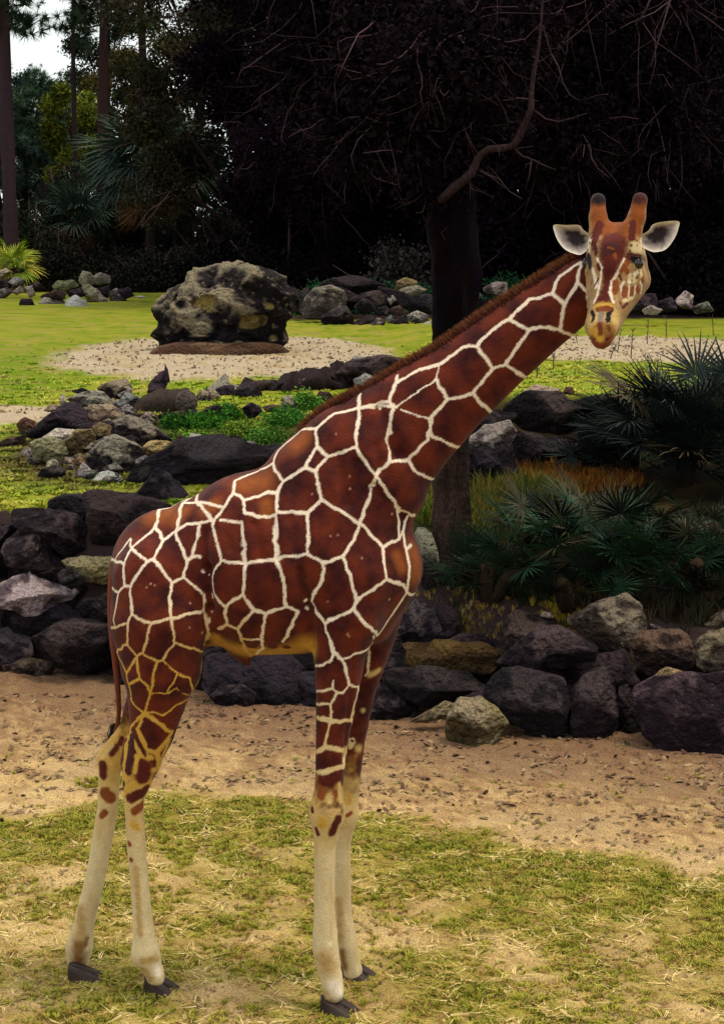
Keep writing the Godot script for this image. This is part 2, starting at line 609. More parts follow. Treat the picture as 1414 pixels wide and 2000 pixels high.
func build_rocks() -> void:
	stone("boulder", Vector3(-2.417, 1.05, -14.6), [-402, 178, -136, 178, 48, 157, 248, 19, 317, -108, 366, -194, 31, -202, -112, -67, -222, 19, -361, 51], 0.228, "purple", 7, 30, "long slanting slab sloping down to the right at the wall's grassy top", "boulders of the left retaining wall")
	stone("boulder", Vector3(-2.626, 0.892, -14.5), [-214, 88, -96, 169, -7, 185, 95, 104, 151, 15, 269, -87, 253, -144, 1, -136, -182, -87, -210, 3], 0.193, "purple", 7, 30, "rounded hump-backed grey boulder below the long slanting slab", "boulders of the left retaining wall")
	stone("boulder", Vector3(-2.609, 0.601, -14.35), [-344, 23, -243, 60, -118, 124, 3, 165, 128, 140, 253, 84, 394, 3, 253, -73, 72, -130, -5, -170, -134, -114, -344, -89], 0.201, "grey", 7, 30, "wedge-shaped pale-flecked boulder with a pointed underside beside the left frame edge", "boulders of the left retaining wall")
	stone("boulder", Vector3(-2.314, 1.178, -14.8), [-196, 81, -85, 131, 68, 122, 180, 11, 134, -138, 10, -155, -114, -47, -205, 19], 0.154, "dark", 7, 18, "dark angular boulder with a pale ridge behind the slanting slab", "boulders of the left retaining wall")
	stone("boulder", Vector3(-1.833, 1.124, -14.6), [-343, 210, -135, 223, 28, 198, 294, 116, 375, -88, 171, -231, -298, -153, -302, 92], 0.272, "dark", 7, 30, "wide flat-topped dark block with a pale streak on its top edge, beside the giraffe's rump", "boulders of the left retaining wall")
	stone("boulder", Vector3(-2.111, 0.783, -14.35), [-241, 71, -75, 95, 146, 87, 198, 30, 150, -115, -132, -82, -200, 22], 0.126, "moss", 7, 30, "flat mossy ledge stone beside the giraffe's hip", "boulders of the left retaining wall")
	stone("boulder", Vector3(-2.275, 0.731, -14.2), [-94, 31, -38, 75, 70, 39, 94, -37, 10, -76, -66, -37], 0.075, "dark", 7, 11, "small dark stone wedged under the mossy ledge stone", "boulders of the left retaining wall")
	stone("boulder", Vector3(-1.994, 0.487, -14.1), [-194, 39, -138, 94, 9, 126, 159, 102, 179, -104, -99, -120, -186, -41], 0.148, "dark", 7, 18, "dark boulder with a pale upper edge touching the giraffe's rear outline", "boulders of the left retaining wall")
	stone("boulder", Vector3(-2.142, 0.243, -13.95), [-391, 63, -190, 170, 3, 193, 283, 154, 342, -138, 86, -189, -206, -177, -312, -47], 0.229, "purple", 7, 30, "largest low boulder with one white chip, at the sand's edge behind the giraffe's tail", "boulders of the left retaining wall")
	stone("boulder", Vector3(-2.779, 0.176, -14.2), [-156, 120, -56, 140, 45, 152, 165, 76, 193, -60, 45, -140, -156, -140], 0.14, "purple", 7, 18, "low round boulder in the bottom left of the retaining wall", "boulders of the left retaining wall")
	stone("boulder", Vector3(-2.915, 0.785, -14.55), [-93, 133, 29, 121, 78, 100, 123, 10, 78, -112, -93, -132], 0.087, "dark", 7, 11, "dark boulder cut by the left frame edge above the wedge-shaped boulder", "boulders of the left retaining wall")
	stone("boulder", Vector3(-2.908, 0.986, -14.7), [-104, 62, -1, 75, 135, 91, 156, 50, 40, -49, -1, -107, -104, -107], 0.104, "dark", 7, 18, "dark boulder under the lawn's edge in the upper left of the wall", "boulders of the left retaining wall")
	stone("boulder", Vector3(-2.509, 0.631, -14.5), [-250, 171, 117, 150, 321, -33, 280, -176, -127, -135, -331, 8], 0.208, "dark", 7, 30, "shadowed boulder behind the wedge-shaped and hump-backed boulders", "boulders of the left retaining wall")
	stone("boulder", Vector3(-2.479, 0.366, -14.35), [-299, 154, 106, 134, 348, 93, 429, -89, -137, -149, -380, -109], 0.182, "dark", 7, 30, "shadowed boulder above the largest low boulder", "boulders of the left retaining wall")
	stone("boulder", Vector3(-2.588, 0.031, -14.1), [-191, 32, 8, 80, 207, 32, 148, -56, -152, -72], 0.091, "brown", 7, 18, "low earthy stone half sunk in the sand under the left wall", "boulders of the left retaining wall")
	stone("boulder", Vector3(-1.693, 0.234, -13.8), [-225, 193, 106, 232, 223, 57, 184, -216, -167, -216], 0.179, "dark", 7, 30, "dark boulder seen between the giraffe's tail and thigh", "boulders of the left retaining wall")
	stone("boulder", Vector3(-0.758, 0.127, -13.3), [-341, 174, -97, 201, 205, 174, 374, 24, 400, -146, 129, -202, -285, -146, -390, -14], 0.242, "dark", 7, 30, "large dark boulder framed between the giraffe's belly and the ground", "boulders of the wall behind the giraffe's legs")
	stone("boulder", Vector3(-0.926, 0.063, -13.05), [-165, 8, -91, 82, 49, 96, 160, 26, 123, -78, -99, -89], 0.111, "purple", 7, 18, "small pointed stone on the sand beneath the giraffe's belly", "boulders of the wall behind the giraffe's legs")
	stone("boulder", Vector3(-1.16, 0.157, -13.6), [-213, 136, 56, 175, 248, 21, 94, -171, -137, -171], 0.185, "dark", 7, 30, "dark boulder just in front of the giraffe's thigh", "boulders of the wall behind the giraffe's legs")
	stone("boulder", Vector3(-0.557, 0.275, -13.45), [-306, 168, 226, 187, 302, -174, -2, -212, -306, -60], 0.239, "dark", 7, 30, "dark boulder behind the giraffe's elbow", "boulders of the wall behind the giraffe's legs")
	stone("boulder", Vector3(-0.193, 0.062, -13.1), [-242, 152, 167, 189, 278, -145, -56, -182, -242, -108], 0.208, "dark", 7, 30, "dark boulder standing behind the giraffe's front legs", "boulders of the wall behind the giraffe's legs")
	stone("boulder", Vector3(0.94, 0.585, -13.5), [-339, 5, -65, 139, 224, 158, 376, 62, 357, -17, 148, -55, 110, -131, -198, -166, -335, -109], 0.194, "dark", 7, 30, "broad dark slab at the foot of the tree trunk", "boulders of the right retaining wall")
	stone("boulder", Vector3(0.77, 0.461, -13.1), [-175, -1, -49, 65, 99, 54, 195, -9, 25, -60, -131, -53], 0.075, "purple", 7, 18, "small low stone on the dry grass ledge", "boulders of the right retaining wall")
	stone("boulder", Vector3(1.143, 0.531, -12.95), [-200, -89, -127, 112, -61, 171, 165, 163, 256, 119, 147, -52, -36, -198, -182, -198], 0.183, "brown", 7, 30, "brown block under the yellow moss cushion at the wall's top", "boulders of the right retaining wall")
	stone("boulder", Vector3(1.299, 0.513, -12.6), [-345, -102, -221, 47, -68, 165, 135, 147, 331, 33, 306, -74, -7, -113, -221, -159], 0.194, "purple", 7, 30, "overhanging arched boulder with a dark hollow beneath it", "boulders of the right retaining wall")
	stone("boulder", Vector3(1.744, 0.685, -12.7), [-291, 26, -87, 137, 92, 191, 200, 119, 228, -28, 153, -117, 21, -214, -158, -96, -266, -24], 0.208, "buff", 7, 30, "pale pointed boulder lying on top of the right wall", "boulders of the right retaining wall")
	stone("boulder", Vector3(2.062, 0.492, -12.6), [-264, 25, -111, 146, 124, 156, 245, 57, 248, -72, 35, -161, -218, -118], 0.19, "brown", 7, 30, "rounded brown boulder with a pale round stain, right of the pale pointed boulder", "boulders of the right retaining wall")
	stone("boulder", Vector3(2.461, 0.534, -12.45), [-193, 33, -70, 135, 46, 170, 152, 86, 152, -143, -122, -132], 0.138, "buff", 7, 18, "brown boulder at the right frame edge above the huge block", "boulders of the right retaining wall")
	stone("boulder", Vector3(2.541, 0.626, -12.9), [-269, -62, -87, 15, 30, 106, 160, 138, 160, -44, -163, -105], 0.146, "buff", 7, 30, "grey tilted stone at the right end of the wall's top", "boulders of the right retaining wall")
	stone("boulder", Vector3(1.13, 0.236, -12.3), [-300, 54, -203, 193, -63, 211, 219, 131, 261, 54, 226, -236, 76, -218, -98, -138, -248, -100], 0.225, "dark", 7, 30, "large dark angular block with a pale upper edge in the wall's lowest course", "boulders of the right retaining wall")
	stone("boulder", Vector3(1.567, 0.226, -12.2), [-155, 158, -89, 227, 87, 244, 163, 175, 146, -123, 77, -258, -124, -230, -155, -105], 0.127, "purple", 7, 18, "upright squarish block between two dark gaps in the wall", "boulders of the right retaining wall")
	stone("boulder", Vector3(1.796, 0.132, -12.35), [-68, 238, 54, 210, 79, -207, -61, -221], 0.059, "dark", 7, 11, "narrow dark upright stone beside the squarish block", "boulders of the right retaining wall")
	stone("boulder", Vector3(2.21, 0.217, -11.95), [-409, 143, -280, 231, -5, 265, 310, 292, 344, -278, -178, -271, -341, -136], 0.226, "purple", 7, 30, "huge flat-faced boulder filling the wall's bottom right corner", "boulders of the right retaining wall")
	stone("boulder", Vector3(2.058, 0.421, -12.2), [-100, -5, -7, 60, 93, 36, 93, -22, -76, -60], 0.073, "tan", 7, 11, "small brownish stone lying on the huge flat-faced boulder", "boulders of the right retaining wall")
	stone("boulder", Vector3(0.751, 0.138, -12.05), [-187, -68, -170, 52, -84, 151, 36, 161, 142, 86, 221, -17, 97, -133, -50, -147, -180, -99], 0.183, "lichen", 6, 30, "pale yellow-green lichen-covered boulder lying alone on the sand", "boulders of the right retaining wall")
	stone("boulder", Vector3(0.173, 0.071, -12.75), [-180, -120, -97, 180, 59, 115, 211, -4, 185, -84, -71, -131], 0.156, "purple", 7, 30, "wedge-shaped boulder just right of the giraffe's front legs", "boulders of the right retaining wall")
	stone("boulder", Vector3(0.51, 0.118, -12.4), [-176, -59, 53, 75, 120, 64, 99, -17, -109, -66], 0.084, "tan", 7, 18, "flat tan stone leaning behind the lichen-covered boulder", "boulders of the right retaining wall")
	stone("boulder", Vector3(0.53, 0.225, -12.75), [-429, 102, -100, 117, 247, 102, 366, -24, 293, -107, -6, -143, -227, -78], 0.156, "dark", 7, 30, "long dark boulder under the dry grass ledge", "boulders of the right retaining wall")
	stone("boulder", Vector3(0.392, 0.555, -13.2), [-214, -122, -5, 213, 125, 124, 185, -59, -28, -159], 0.159, "purple", 7, 30, "leaning dark boulder right of the giraffe's chest", "boulders of the right retaining wall")
	stone("stone", Vector3(1.317, 0.686, -13), [-54, -17, -17, 27, 34, 16, 49, -17], 0.033, "pale", 7, 8, "tiny pale stone beside the yellow moss cushion", "boulders of the right retaining wall")
	stone("stone", Vector3(2.059, 0.621, -12.9), [-84, -13, -55, 30, 62, 16, 83, -28], 0.044, "grey", 7, 11, "thin flat grey stone beside the pale pointed boulder", "boulders of the right retaining wall")
	stone("boulder", Vector3(1.624, 0.383, -12.55), [-300, 36, 162, 143, 268, -70, -158, -124], 0.16, "dark", 7, 30, "shadowed boulder in the hollow under the overhanging boulder", "boulders of the right retaining wall")
	stone("boulder", Vector3(0.859, 0.039, -12.6), [-169, 110, 46, 218, 225, -68, 46, -176, -169, -140], 0.157, "dark", 7, 30, "dark stone behind the lichen-covered boulder", "boulders of the right retaining wall")
	stone("boulder", Vector3(0.144, 0.407, -12.9), [-206, 153, 122, 153, 195, -139, -96, -175], 0.16, "dark", 7, 30, "dark boulder below the leaning boulder beside the giraffe's chest", "boulders of the right retaining wall")
	stone("boulder", Vector3(1.629, 0.078, -12.5), [-305, 204, 262, 239, 298, -222, -270, -222], 0.241, "dark", 7, 30, "shadowed boulder set back behind the upright squarish block", "boulders of the right retaining wall")
	stone("boulder", Vector3(0.494, 0.914, -13.6), [-82, 395, 14, 330, 67, 158, 113, -147, 98, -368, 6, -361, -70, -147, -116, 120], 0.069, "mottled", 7, 11, "tall speckled grey boulder leaning left of the tree trunk", "boulders of the right retaining wall")
	stone("boulder", Vector3(0.578, 0.549, -13.25), [-118, 164, 106, 127, 143, -134, -118, -142], 0.105, "dark", 7, 18, "dark stone below the speckled leaning boulder", "boulders of the right retaining wall")
	stone("grass_mound", Vector3(0.562, 0.36, -13), [-459, -86, -367, 50, -220, 112, 37, 120, 294, 120, 412, 61, 375, -86, -37, -123], 0.127, "thatch", 1, 30, "low mound of matted brown dry grass on the ledge of the right wall", "")
	stone("boulder", Vector3(-1.119, 0.367, -13.9), [-359, 219, 33, 298, 386, 141, 386, -212, -85, -290, -398, -133], 0.314, "dark", 7, 30, "dark boulder right behind the giraffe's belly", "boulders of the wall behind the giraffe's legs")
	stone("boulder", Vector3(-0.362, 0.408, -13.7), [-360, 179, 26, 256, 335, 101, 296, -208, -206, -246], 0.278, "purple", 7, 30, "purple-grey boulder right behind the giraffe's elbow", "boulders of the wall behind the giraffe's legs")
	stone("boulder", Vector3(-1.237, 0.795, -14.3), [-276, 243, 165, 283, 326, 42, 165, -279, -236, -279], 0.241, "dark", 7, 30, "dark boulder behind the giraffe's ribs", "boulders of the wall behind the giraffe's legs")
	stone("boulder", Vector3(-0.195, 0.765, -14), [-383, 202, 89, 280, 403, 44, 246, -270, -265, -231], 0.315, "dark", 7, 30, "dark boulder behind the giraffe's shoulder", "boulders of the wall behind the giraffe's legs")
	stone("boulder", Vector3(-3.165, 0.338, -14.2), [-226, 190, 95, 310, 235, 150, 175, -250, -186, -290], 0.184, "purple", 7, 30, "boulder just outside the left frame edge", "boulders of the left retaining wall")
	stone("boulder", Vector3(-3.284, 0.805, -14.6), [-226, 187, 143, 269, 286, 64, 143, -223, -226, -264], 0.205, "dark", 7, 30, "upper boulder just outside the left frame edge", "boulders of the left retaining wall")
	stone("boulder", Vector3(-3.03, 1.546, -18.6), [-361, -137, 37, 178, 155, 199, 233, 95, 248, -75, 37, -96, -211, -168], 0.22, "dark", 7, 30, "large dark three-cornered boulder in the left rock pile", "stones of the left rock pile")
	stone("boulder", Vector3(-2.993, 1.622, -20.4), [-256, 6, -24, 96, 151, 73, 230, -40, 61, -85, -137, -74], 0.108, "grey", 7, 18, "grey hump-topped boulder behind the dark three-cornered boulder", "stones of the left rock pile")
	stone("boulder", Vector3(-2.808, 1.669, -21.2), [-225, 11, -73, 93, 109, 116, 185, 11, 91, -112, -55, -112], 0.137, "mottled", 7, 18, "dark knobbly boulder with a grey crown at the back of the pile", "stones of the left rock pile")
	stone("boulder", Vector3(-2.525, 1.629, -19.8), [-135, -18, 13, 109, 139, 59, 62, -61, -69, -111], 0.11, "grey", 7, 11, "grey cracked stone right of the knobbly boulder", "stones of the left rock pile")
	stone("boulder", Vector3(-2.634, 1.599, -18.8), [-207, -23, -124, 92, 90, 97, 230, -13, 116, -86, -150, -86], 0.109, "pale", 7, 18, "pale flat-topped stone beside the dark three-cornered boulder", "stones of the left rock pile")
	stone("boulder", Vector3(-2.161, 1.506, -17.9), [-264, 103, -86, 152, 79, 108, 203, -2, 327, -101, -26, -136, -190, -46], 0.173, "mottled", 7, 30, "long sloping mottled boulder above the yellow stone", "stones of the left rock pile")
	stone("boulder", Vector3(-2.863, 1.505, -17.5), [-165, -9, -29, 68, 122, 63, 141, 0, 34, -73, -87, -63], 0.085, "white", 7, 18, "brightest white stone in the left rock pile", "stones of the left rock pile")
	stone("boulder", Vector3(-2.678, 1.463, -17.4), [-136, -127, -112, 18, -16, 115, 120, 115, 168, 33, 47, -59, -93, -156], 0.122, "tan", 7, 18, "brown smooth-faced leaning stone beside the white stone", "stones of the left rock pile")
	stone("boulder", Vector3(-2.92, 1.421, -17.2), [-145, -38, -155, 67, 27, 115, 147, 67, 171, -53, -97, -124], 0.13, "mosspale", 7, 18, "pale moss-edged stone below the white stone", "stones of the left rock pile")
	stone("boulder", Vector3(-2.475, 1.563, -17.6), [-90, 26, -21, 69, 91, 30, 62, -53, -46, -67], 0.072, "tan", 7, 11, "small round tan stone in the middle of the rock pile", "stones of the left rock pile")
	stone("boulder", Vector3(-2.261, 1.373, -16.9), [-246, 43, -142, 132, -10, 193, 215, 95, 300, 5, 135, -145, -203, -159, -246, -56], 0.212, "mottled", 7, 30, "large boulder with a pale top and dark ribbed face at the pile's front", "stones of the left rock pile")
	stone("boulder", Vector3(-1.894, 1.424, -17.2), [-195, -8, -61, 69, 82, 73, 178, 16, 130, -56, -100, -70], 0.086, "yellow", 7, 18, "smooth yellowish stone on the pile's right end", "stones of the left rock pile")
	stone("boulder", Vector3(-2.786, 1.28, -16.55), [-127, -38, -86, 31, 20, 63, 103, 31, 113, -29, -3, -52], 0.069, "purple", 7, 11, "small purple-grey stone lying alone in the grass", "stones of the left rock pile")
	stone("boulder", Vector3(-2.51, 1.263, -16.6), [-75, -4, -6, 98, 64, 37, 64, -55, -43, -78], 0.055, "grey", 7, 8, "small upright grey stone left of the white-topped front stone", "stones of the left rock pile")
	stone("boulder", Vector3(-2.295, 1.239, -16.45), [-121, -22, -61, 47, 21, 66, 154, 10, 21, -49, -80, -67], 0.08, "white", 7, 11, "low white stone in the grass in front of the pile", "stones of the left rock pile")
	stone("boulder", Vector3(-3.489, 1.45, -19.2), [-97, 10, -23, 84, 100, 42, 73, -54, -60, -81], 0.079, "rust", 7, 11, "small reddish-brown stone at the pile's left end", "stones of the left rock pile")
	stone("boulder", Vector3(-3.328, 1.451, -17.6), [-179, -25, -7, 44, 115, 53, 130, -15, -56, -49], 0.062, "brown", 7, 18, "flat brown stone at the left frame edge beside the pile", "stones of the left rock pile")
	stone("boulder", Vector3(-2.428, 1.43, -17.6), [-111, 21, 16, 80, 104, 21, 65, -67, -72, -57], 0.086, "grey", 7, 11, "small grey stone wedged behind the pale-topped front boulder", "stones of the left rock pile")
	stone("boulder", Vector3(-2.562, 1.503, -18.2), [-252, 47, 127, 87, 203, -54, -50, -95], 0.109, "dark", 7, 18, "dark gap-filling stone under the pale flat-topped stone", "stones of the left rock pile")
	stone("stone", Vector3(-3.326, 1.603, -20.6), [-34, -49, -17, 54, 17, 60, 34, -43], 0.034, "white", 7, 8, "thin upright white stone at the back left of the pile", "stones of the left rock pile")
	stone("stone", Vector3(-3.338, 1.554, -20), [-110, -26, -27, 46, 84, 35, 62, -43], 0.067, "pale", 7, 11, "small pale stone behind the pile's left shoulder", "stones of the left rock pile")
	stone("boulder", Vector3(-1.661, 1.501, -17), [-72, 13, -16, 69, 69, 32, 60, -44, -44, -63], 0.057, "brown", 7, 8, "small dark brown stone right of the smooth yellowish stone", "stones of the left rock pile")
	stone("boulder", Vector3(-3.174, 1.673, -20.9), [-106, 1, 9, 41, 79, 12, 38, -46], 0.052, "dark", 7, 11, "small dark stone on the far edge of the rock pile", "stones of the left rock pile")
	stone("boulder", Vector3(-1.474, 1.35, -16.3), [-663, -163, -486, 41, -146, 218, 217, 272, 580, 172, 716, 109, 399, -73, 81, -232, -237, -277], 0.288, "purple", 7, 30, "huge long dark slab sloping up behind the giraffe's back", "stones of the left rock pile")
	stone("boulder", Vector3(-1.72, 1.211, -15.6), [-269, -57, -191, 13, -8, 226, 166, 95, 236, -88, -52, -175], 0.202, "dark", 7, 30, "dark pyramid-shaped boulder in front of the long dark slab", "stones of the left rock pile")
	stone("boulder", Vector3(-0.894, 1.334, -16.6), [-201, 138, 146, 184, 354, 46, 30, -186, -293, -162], 0.222, "dark", 7, 30, "dark boulder behind the giraffe's back at the end of the long slab", "stones of the left rock pile")
	stone("stone", Vector3(-7.664, 2.377, -52), [-228, -53, -99, 233, 129, 147, 258, -95, -71, -210], 0.218, "pale", 3, 11, "tallest pale stone standing at the back of the far rock pile", "stones of the far left rock piles")
	stone("stone", Vector3(-7.378, 2.368, -53), [-273, 54, -40, 170, 222, 83, 236, -106, -113, -164], 0.226, "pale", 3, 11, "rounded pale stone beside the tallest one in the far pile", "stones of the far left rock piles")
	stone("stone", Vector3(-8.256, 2.214, -52), [-382, -59, -224, 112, 232, 141, 375, -30, -25, -159], 0.202, "mosspale", 3, 11, "low greenish stone on the left back of the far pile", "stones of the far left rock piles")
	stone("stone", Vector3(-7.128, 2.04, -49), [-223, 210, -7, 250, 168, 48, 195, -235, -75, -221], 0.188, "pale", 3, 11, "slanted pale stone in the middle of the far pile", "stones of the far left rock piles")
	stone("stone", Vector3(-6.946, 1.947, -49.5), [-169, 292, -19, 156, 226, -129, -60, -184], 0.178, "grey", 3, 8, "grey slab leaning to the left in the far pile", "stones of the far left rock piles")
	stone("stone", Vector3(-7.105, 1.855, -46.5), [-285, -74, -221, 130, -29, 220, 201, 79, 342, -113, -55, -177], 0.268, "white", 3, 11, "whitest stone at the front of the far pile", "stones of the far left rock piles")
	stone("stone", Vector3(-8.438, 1.86, -47), [-194, -31, -143, 111, 116, 111, 206, -83, -52, -122], 0.157, "dark", 3, 11, "dark squarish stone at the left end of the far pile", "stones of the far left rock piles")
	stone("stone", Vector3(-7.967, 1.828, -48), [-374, -43, -176, 141, 220, 115, 379, -56, -44, -149], 0.196, "grey", 3, 11, "flat grey stone between the dark squarish and whitest stones", "stones of the far left rock piles")
	stone("stone", Vector3(-6.33, 2.045, -50), [-236, 73, 94, 142, 204, -64, -30, -161], 0.198, "dark", 3, 11, "dark stone at the right end of the far pile", "stones of the far left rock piles")
	stone("stone", Vector3(-6.582, 1.957, -50), [-205, 134, 15, 203, 290, -113, -150, -168], 0.223, "grey", 3, 11, "grey split stone left of the far pile's right end", "stones of the far left rock piles")
	stone("stone", Vector3(-7.013, 2.057, -51), [-160, 107, 120, 163, 106, -146, -62, -174], 0.126, "dark", 3, 8, "dark stone in the shadow of the far pile's top", "stones of the far left rock piles")
	stone("stone", Vector3(-7.922, 2.025, -48), [-348, -4, 48, 154, 312, 75, 246, -83, -216, -136], 0.196, "brown", 3, 11, "brown stone low in the far pile", "stones of the far left rock piles")
	stone("stone", Vector3(-7.499, 2.064, -49), [-268, 37, 135, 144, 243, -71, -134, -125], 0.182, "dark", 3, 11, "dark stone under the tallest stone of the far pile", "stones of the far left rock piles")
	stone("stone", Vector3(-10.759, 2.453, -56), [-256, 11, 82, 180, 266, 41, -72, -205], 0.235, "pale", 3, 11, "pale stone in the upper corner of the leftmost pile", "stones of the far left rock piles")
	stone("stone", Vector3(-9.959, 2.267, -54), [-284, -23, -47, 140, 250, 36, 102, -142], 0.19, "grey", 3, 11, "grey stone halfway up the leftmost pile", "stones of the far left rock piles")
	stone("stone", Vector3(-10.021, 1.981, -52), [-222, 47, 121, 176, 264, 33, 64, -139, -222, -139], 0.212, "grey", 3, 11, "grey stone at the foot of the leftmost pile", "stones of the far left rock piles")
	stone("stone", Vector3(-9.664, 2.044, -52.5), [-185, -29, 46, 130, 175, 0, -41, -115], 0.162, "pale", 3, 8, "pale stone next to the foot of the leftmost pile", "stones of the far left rock piles")
	stone("stone", Vector3(-9.33, 2.037, -52.5), [-159, 108, 57, 152, 144, -108, -29, -166], 0.136, "white", 3, 8, "whitish stone at the right end of the leftmost pile", "stones of the far left rock piles")
	stone("stone", Vector3(-9.177, 2.153, -53), [-209, 96, -35, 155, 227, -78, -5, -151], 0.196, "brown", 3, 8, "brown stone leaning off the leftmost pile", "stones of the far left rock piles")
	stone("stone", Vector3(-10.333, 2.189, -54), [-149, 115, 148, 159, 207, -93, -208, -152], 0.187, "dark", 3, 8, "dark stone inside the leftmost pile", "stones of the far left rock piles")
	stone("stone", Vector3(-5.585, 2.023, -47), [-163, -2, -33, 37, 134, 11, 70, -41], 0.052, "white", 3, 8, "thin white stone lying in the lawn right of the far pile", "stones of the far left rock piles")
	stone("boulder", Vector3(-0.798, 2.151, -38), [-445, -156, -319, 137, -163, 283, 151, 314, 391, 231, 454, 74, 433, -62, 192, -187, -6, -323, -340, -302], 0.404, "grey", 3, 18, "large pale grey round boulder right of the big weathered rock", "boulders of the far wall behind the weathered rock")
	stone("boulder", Vector3(-0.473, 1.858, -37.2), [-315, 44, -80, 188, 145, 229, 289, 24, 289, -161, -182, -181, -336, -58], 0.276, "purple", 3, 18, "dark rounded boulder in front of the pale grey round boulder", "boulders of the far wall behind the weathered rock")
	stone("stone", Vector3(-0.192, 2.437, -40), [-676, 37, -401, 180, -28, 191, 444, 103, 642, 4, 554, -95, -116, -248, -281, -106], 0.297, "dark", 3, 30, "long low dark boulder on top of the far wall", "boulders of the far wall behind the weathered rock")
	stone("boulder", Vector3(0.188, 2.217, -38.6), [-506, -52, -124, 129, 184, 161, 343, 12, 300, -147, -39, -115], 0.208, "purple", 3, 18, "dark flat boulder in the middle of the far wall", "boulders of the far wall behind the weathered rock")
	stone("stone", Vector3(0.924, 2.48, -39.6), [-240, -117, -174, 68, 11, 144, 239, 68, 217, -63, -120, -128], 0.183, "tan", 3, 11, "brown rounded stone at the top of the far wall beside the trunk", "boulders of the far wall behind the weathered rock")
	stone("stone", Vector3(1.013, 2.355, -39), [-316, -63, -177, 65, 144, 119, 348, 23, 112, -74, -199, -117], 0.159, "pale", 3, 18, "pale flat stone under the brown rounded stone", "boulders of the far wall behind the weathered rock")
	stone("boulder", Vector3(1.246, 2.1, -38.4), [-296, 156, 53, 209, 264, 156, 264, -182, -222, -203], 0.252, "dark", 3, 11, "dark boulder partly behind the tree trunk", "boulders of the far wall behind the weathered rock")
	stone("stone", Vector3(1.132, 1.865, -37.6), [-231, 43, -14, 136, 224, 32, 151, -123, -169, -81], 0.175, "grey", 3, 11, "grey oblong stone low beside the tree trunk", "boulders of the far wall behind the weathered rock")
	stone("stone", Vector3(0.054, 1.765, -37.4), [-229, 7, 101, 151, 204, 89, 142, -96, -188, -117], 0.181, "dark", 3, 11, "dark low stone at the lawn's edge in the far wall", "boulders of the far wall behind the weathered rock")
	stone("stone", Vector3(0.327, 1.758, -37), [-164, -21, -31, 121, 142, 81, 101, -103, -113, -93], 0.138, "grey", 3, 8, "light grey stone at the lawn's edge in the far wall", "boulders of the far wall behind the weathered rock")
	stone("stone", Vector3(0.566, 1.839, -37.4), [-82, 14, 21, 86, 83, -7, -20, -89], 0.074, "grey", 3, 8, "small round grey stone in the far wall", "boulders of the far wall behind the weathered rock")
	stone("stone", Vector3(0.421, 1.974, -38), [-118, 65, 91, 107, 112, -82, -97, -92], 0.103, "purple", 3, 8, "small square purple-grey stone in the far wall", "boulders of the far wall behind the weathered rock")
	stone("stone", Vector3(0.066, 2.072, -38), [-222, -14, -45, 185, 154, 70, 216, -77, -34, -160], 0.198, "purple", 3, 11, "rounded purple-grey stone above the low stones", "boulders of the far wall behind the weathered rock")
	stone("stone", Vector3(0.611, 2.19, -38.6), [-91, 18, 15, 113, 100, -3, -28, -120], 0.086, "grey", 3, 8, "small pale round stone high in the far wall", "boulders of the far wall behind the weathered rock")
	stone("stone", Vector3(1.306, 1.707, -36.8), [-150, 49, 73, 130, 144, -93, -100, -93], 0.132, "pale", 3, 8, "pale stone at the trunk's left side on the lawn", "boulders of the far wall behind the weathered rock")
	stone("stone", Vector3(0.769, 1.782, -37.2), [-185, -3, 101, 161, 163, -44, -103, -136], 0.157, "dark", 3, 11, "dark three-cornered stone low in the far wall", "boulders of the far wall behind the weathered rock")
	stone("stone", Vector3(0.742, 1.974, -38.2), [-258, 15, 25, 110, 214, -27, 67, -111], 0.149, "brown", 3, 11, "brown flat stone in the middle right of the far wall", "boulders of the far wall behind the weathered rock")
	stone("stone", Vector3(-1.245, 2.131, -39), [-170, 109, 98, 324, 205, -105, -9, -266, -202, -159], 0.183, "dark", 3, 11, "dark stone in the shade of the big weathered rock", "boulders of the far wall behind the weathered rock")
	stone("boulder", Vector3(-0.335, 2.2, -38.8), [-166, 259, 260, 45, 153, -221, -220, -115], 0.216, "dark", 3, 11, "dark stone behind the pale grey round boulder", "boulders of the far wall behind the weathered rock")
	stone("stone", Vector3(0.656, 2.213, -38.8), [-304, 246, 229, 118, 336, -181, -198, -181], 0.288, "dark", 3, 11, "shadowed stone under the pale flat stone", "boulders of the far wall behind the weathered rock")
	stone("stone", Vector3(2.382, 2.251, -40.5), [-234, 36, 99, 169, 211, -53, -67, -165], 0.2, "grey", 3, 11, "grey stone right of the tree trunk above the giraffe's neck", "boulders of the far wall behind the weathered rock")
	stone("stone", Vector3(2.887, 2.379, -40), [-305, 19, 2, 151, 200, 118, 233, -135, -196, -102], 0.193, "grey", 3, 11, "angular grey stone above the giraffe's mane", "boulders of the far wall behind the weathered rock")
	stone("stone", Vector3(2.851, 2.056, -40), [-399, 47, 206, 179, 371, -63, -179, -173], 0.238, "dark", 3, 18, "dark stone just above the giraffe's mane", "boulders of the far wall behind the weathered rock")
	stone("boulder", Vector3(5.416, 2.206, -36), [-319, -52, -72, 165, 225, 175, 295, -52, -171, -201], 0.254, "dark", 3, 18, "dark boulder right of the giraffe's jaw", "boulders of the far wall behind the weathered rock")
	stone("boulder", Vector3(5.512, 2.079, -35.5), [-190, 3, -14, 101, 201, 23, 103, -75, -131, -75], 0.119, "white", 3, 11, "pale low stone under the dark boulder by the giraffe's jaw", "boulders of the far wall behind the weathered rock")
	stone("stone", Vector3(6.238, 2.252, -36), [-192, 0, -4, 188, 145, 89, 125, -158, -93, -129], 0.151, "grey", 3, 11, "grey upright stone in the shade right of the giraffe's head", "boulders of the far wall behind the weathered rock")
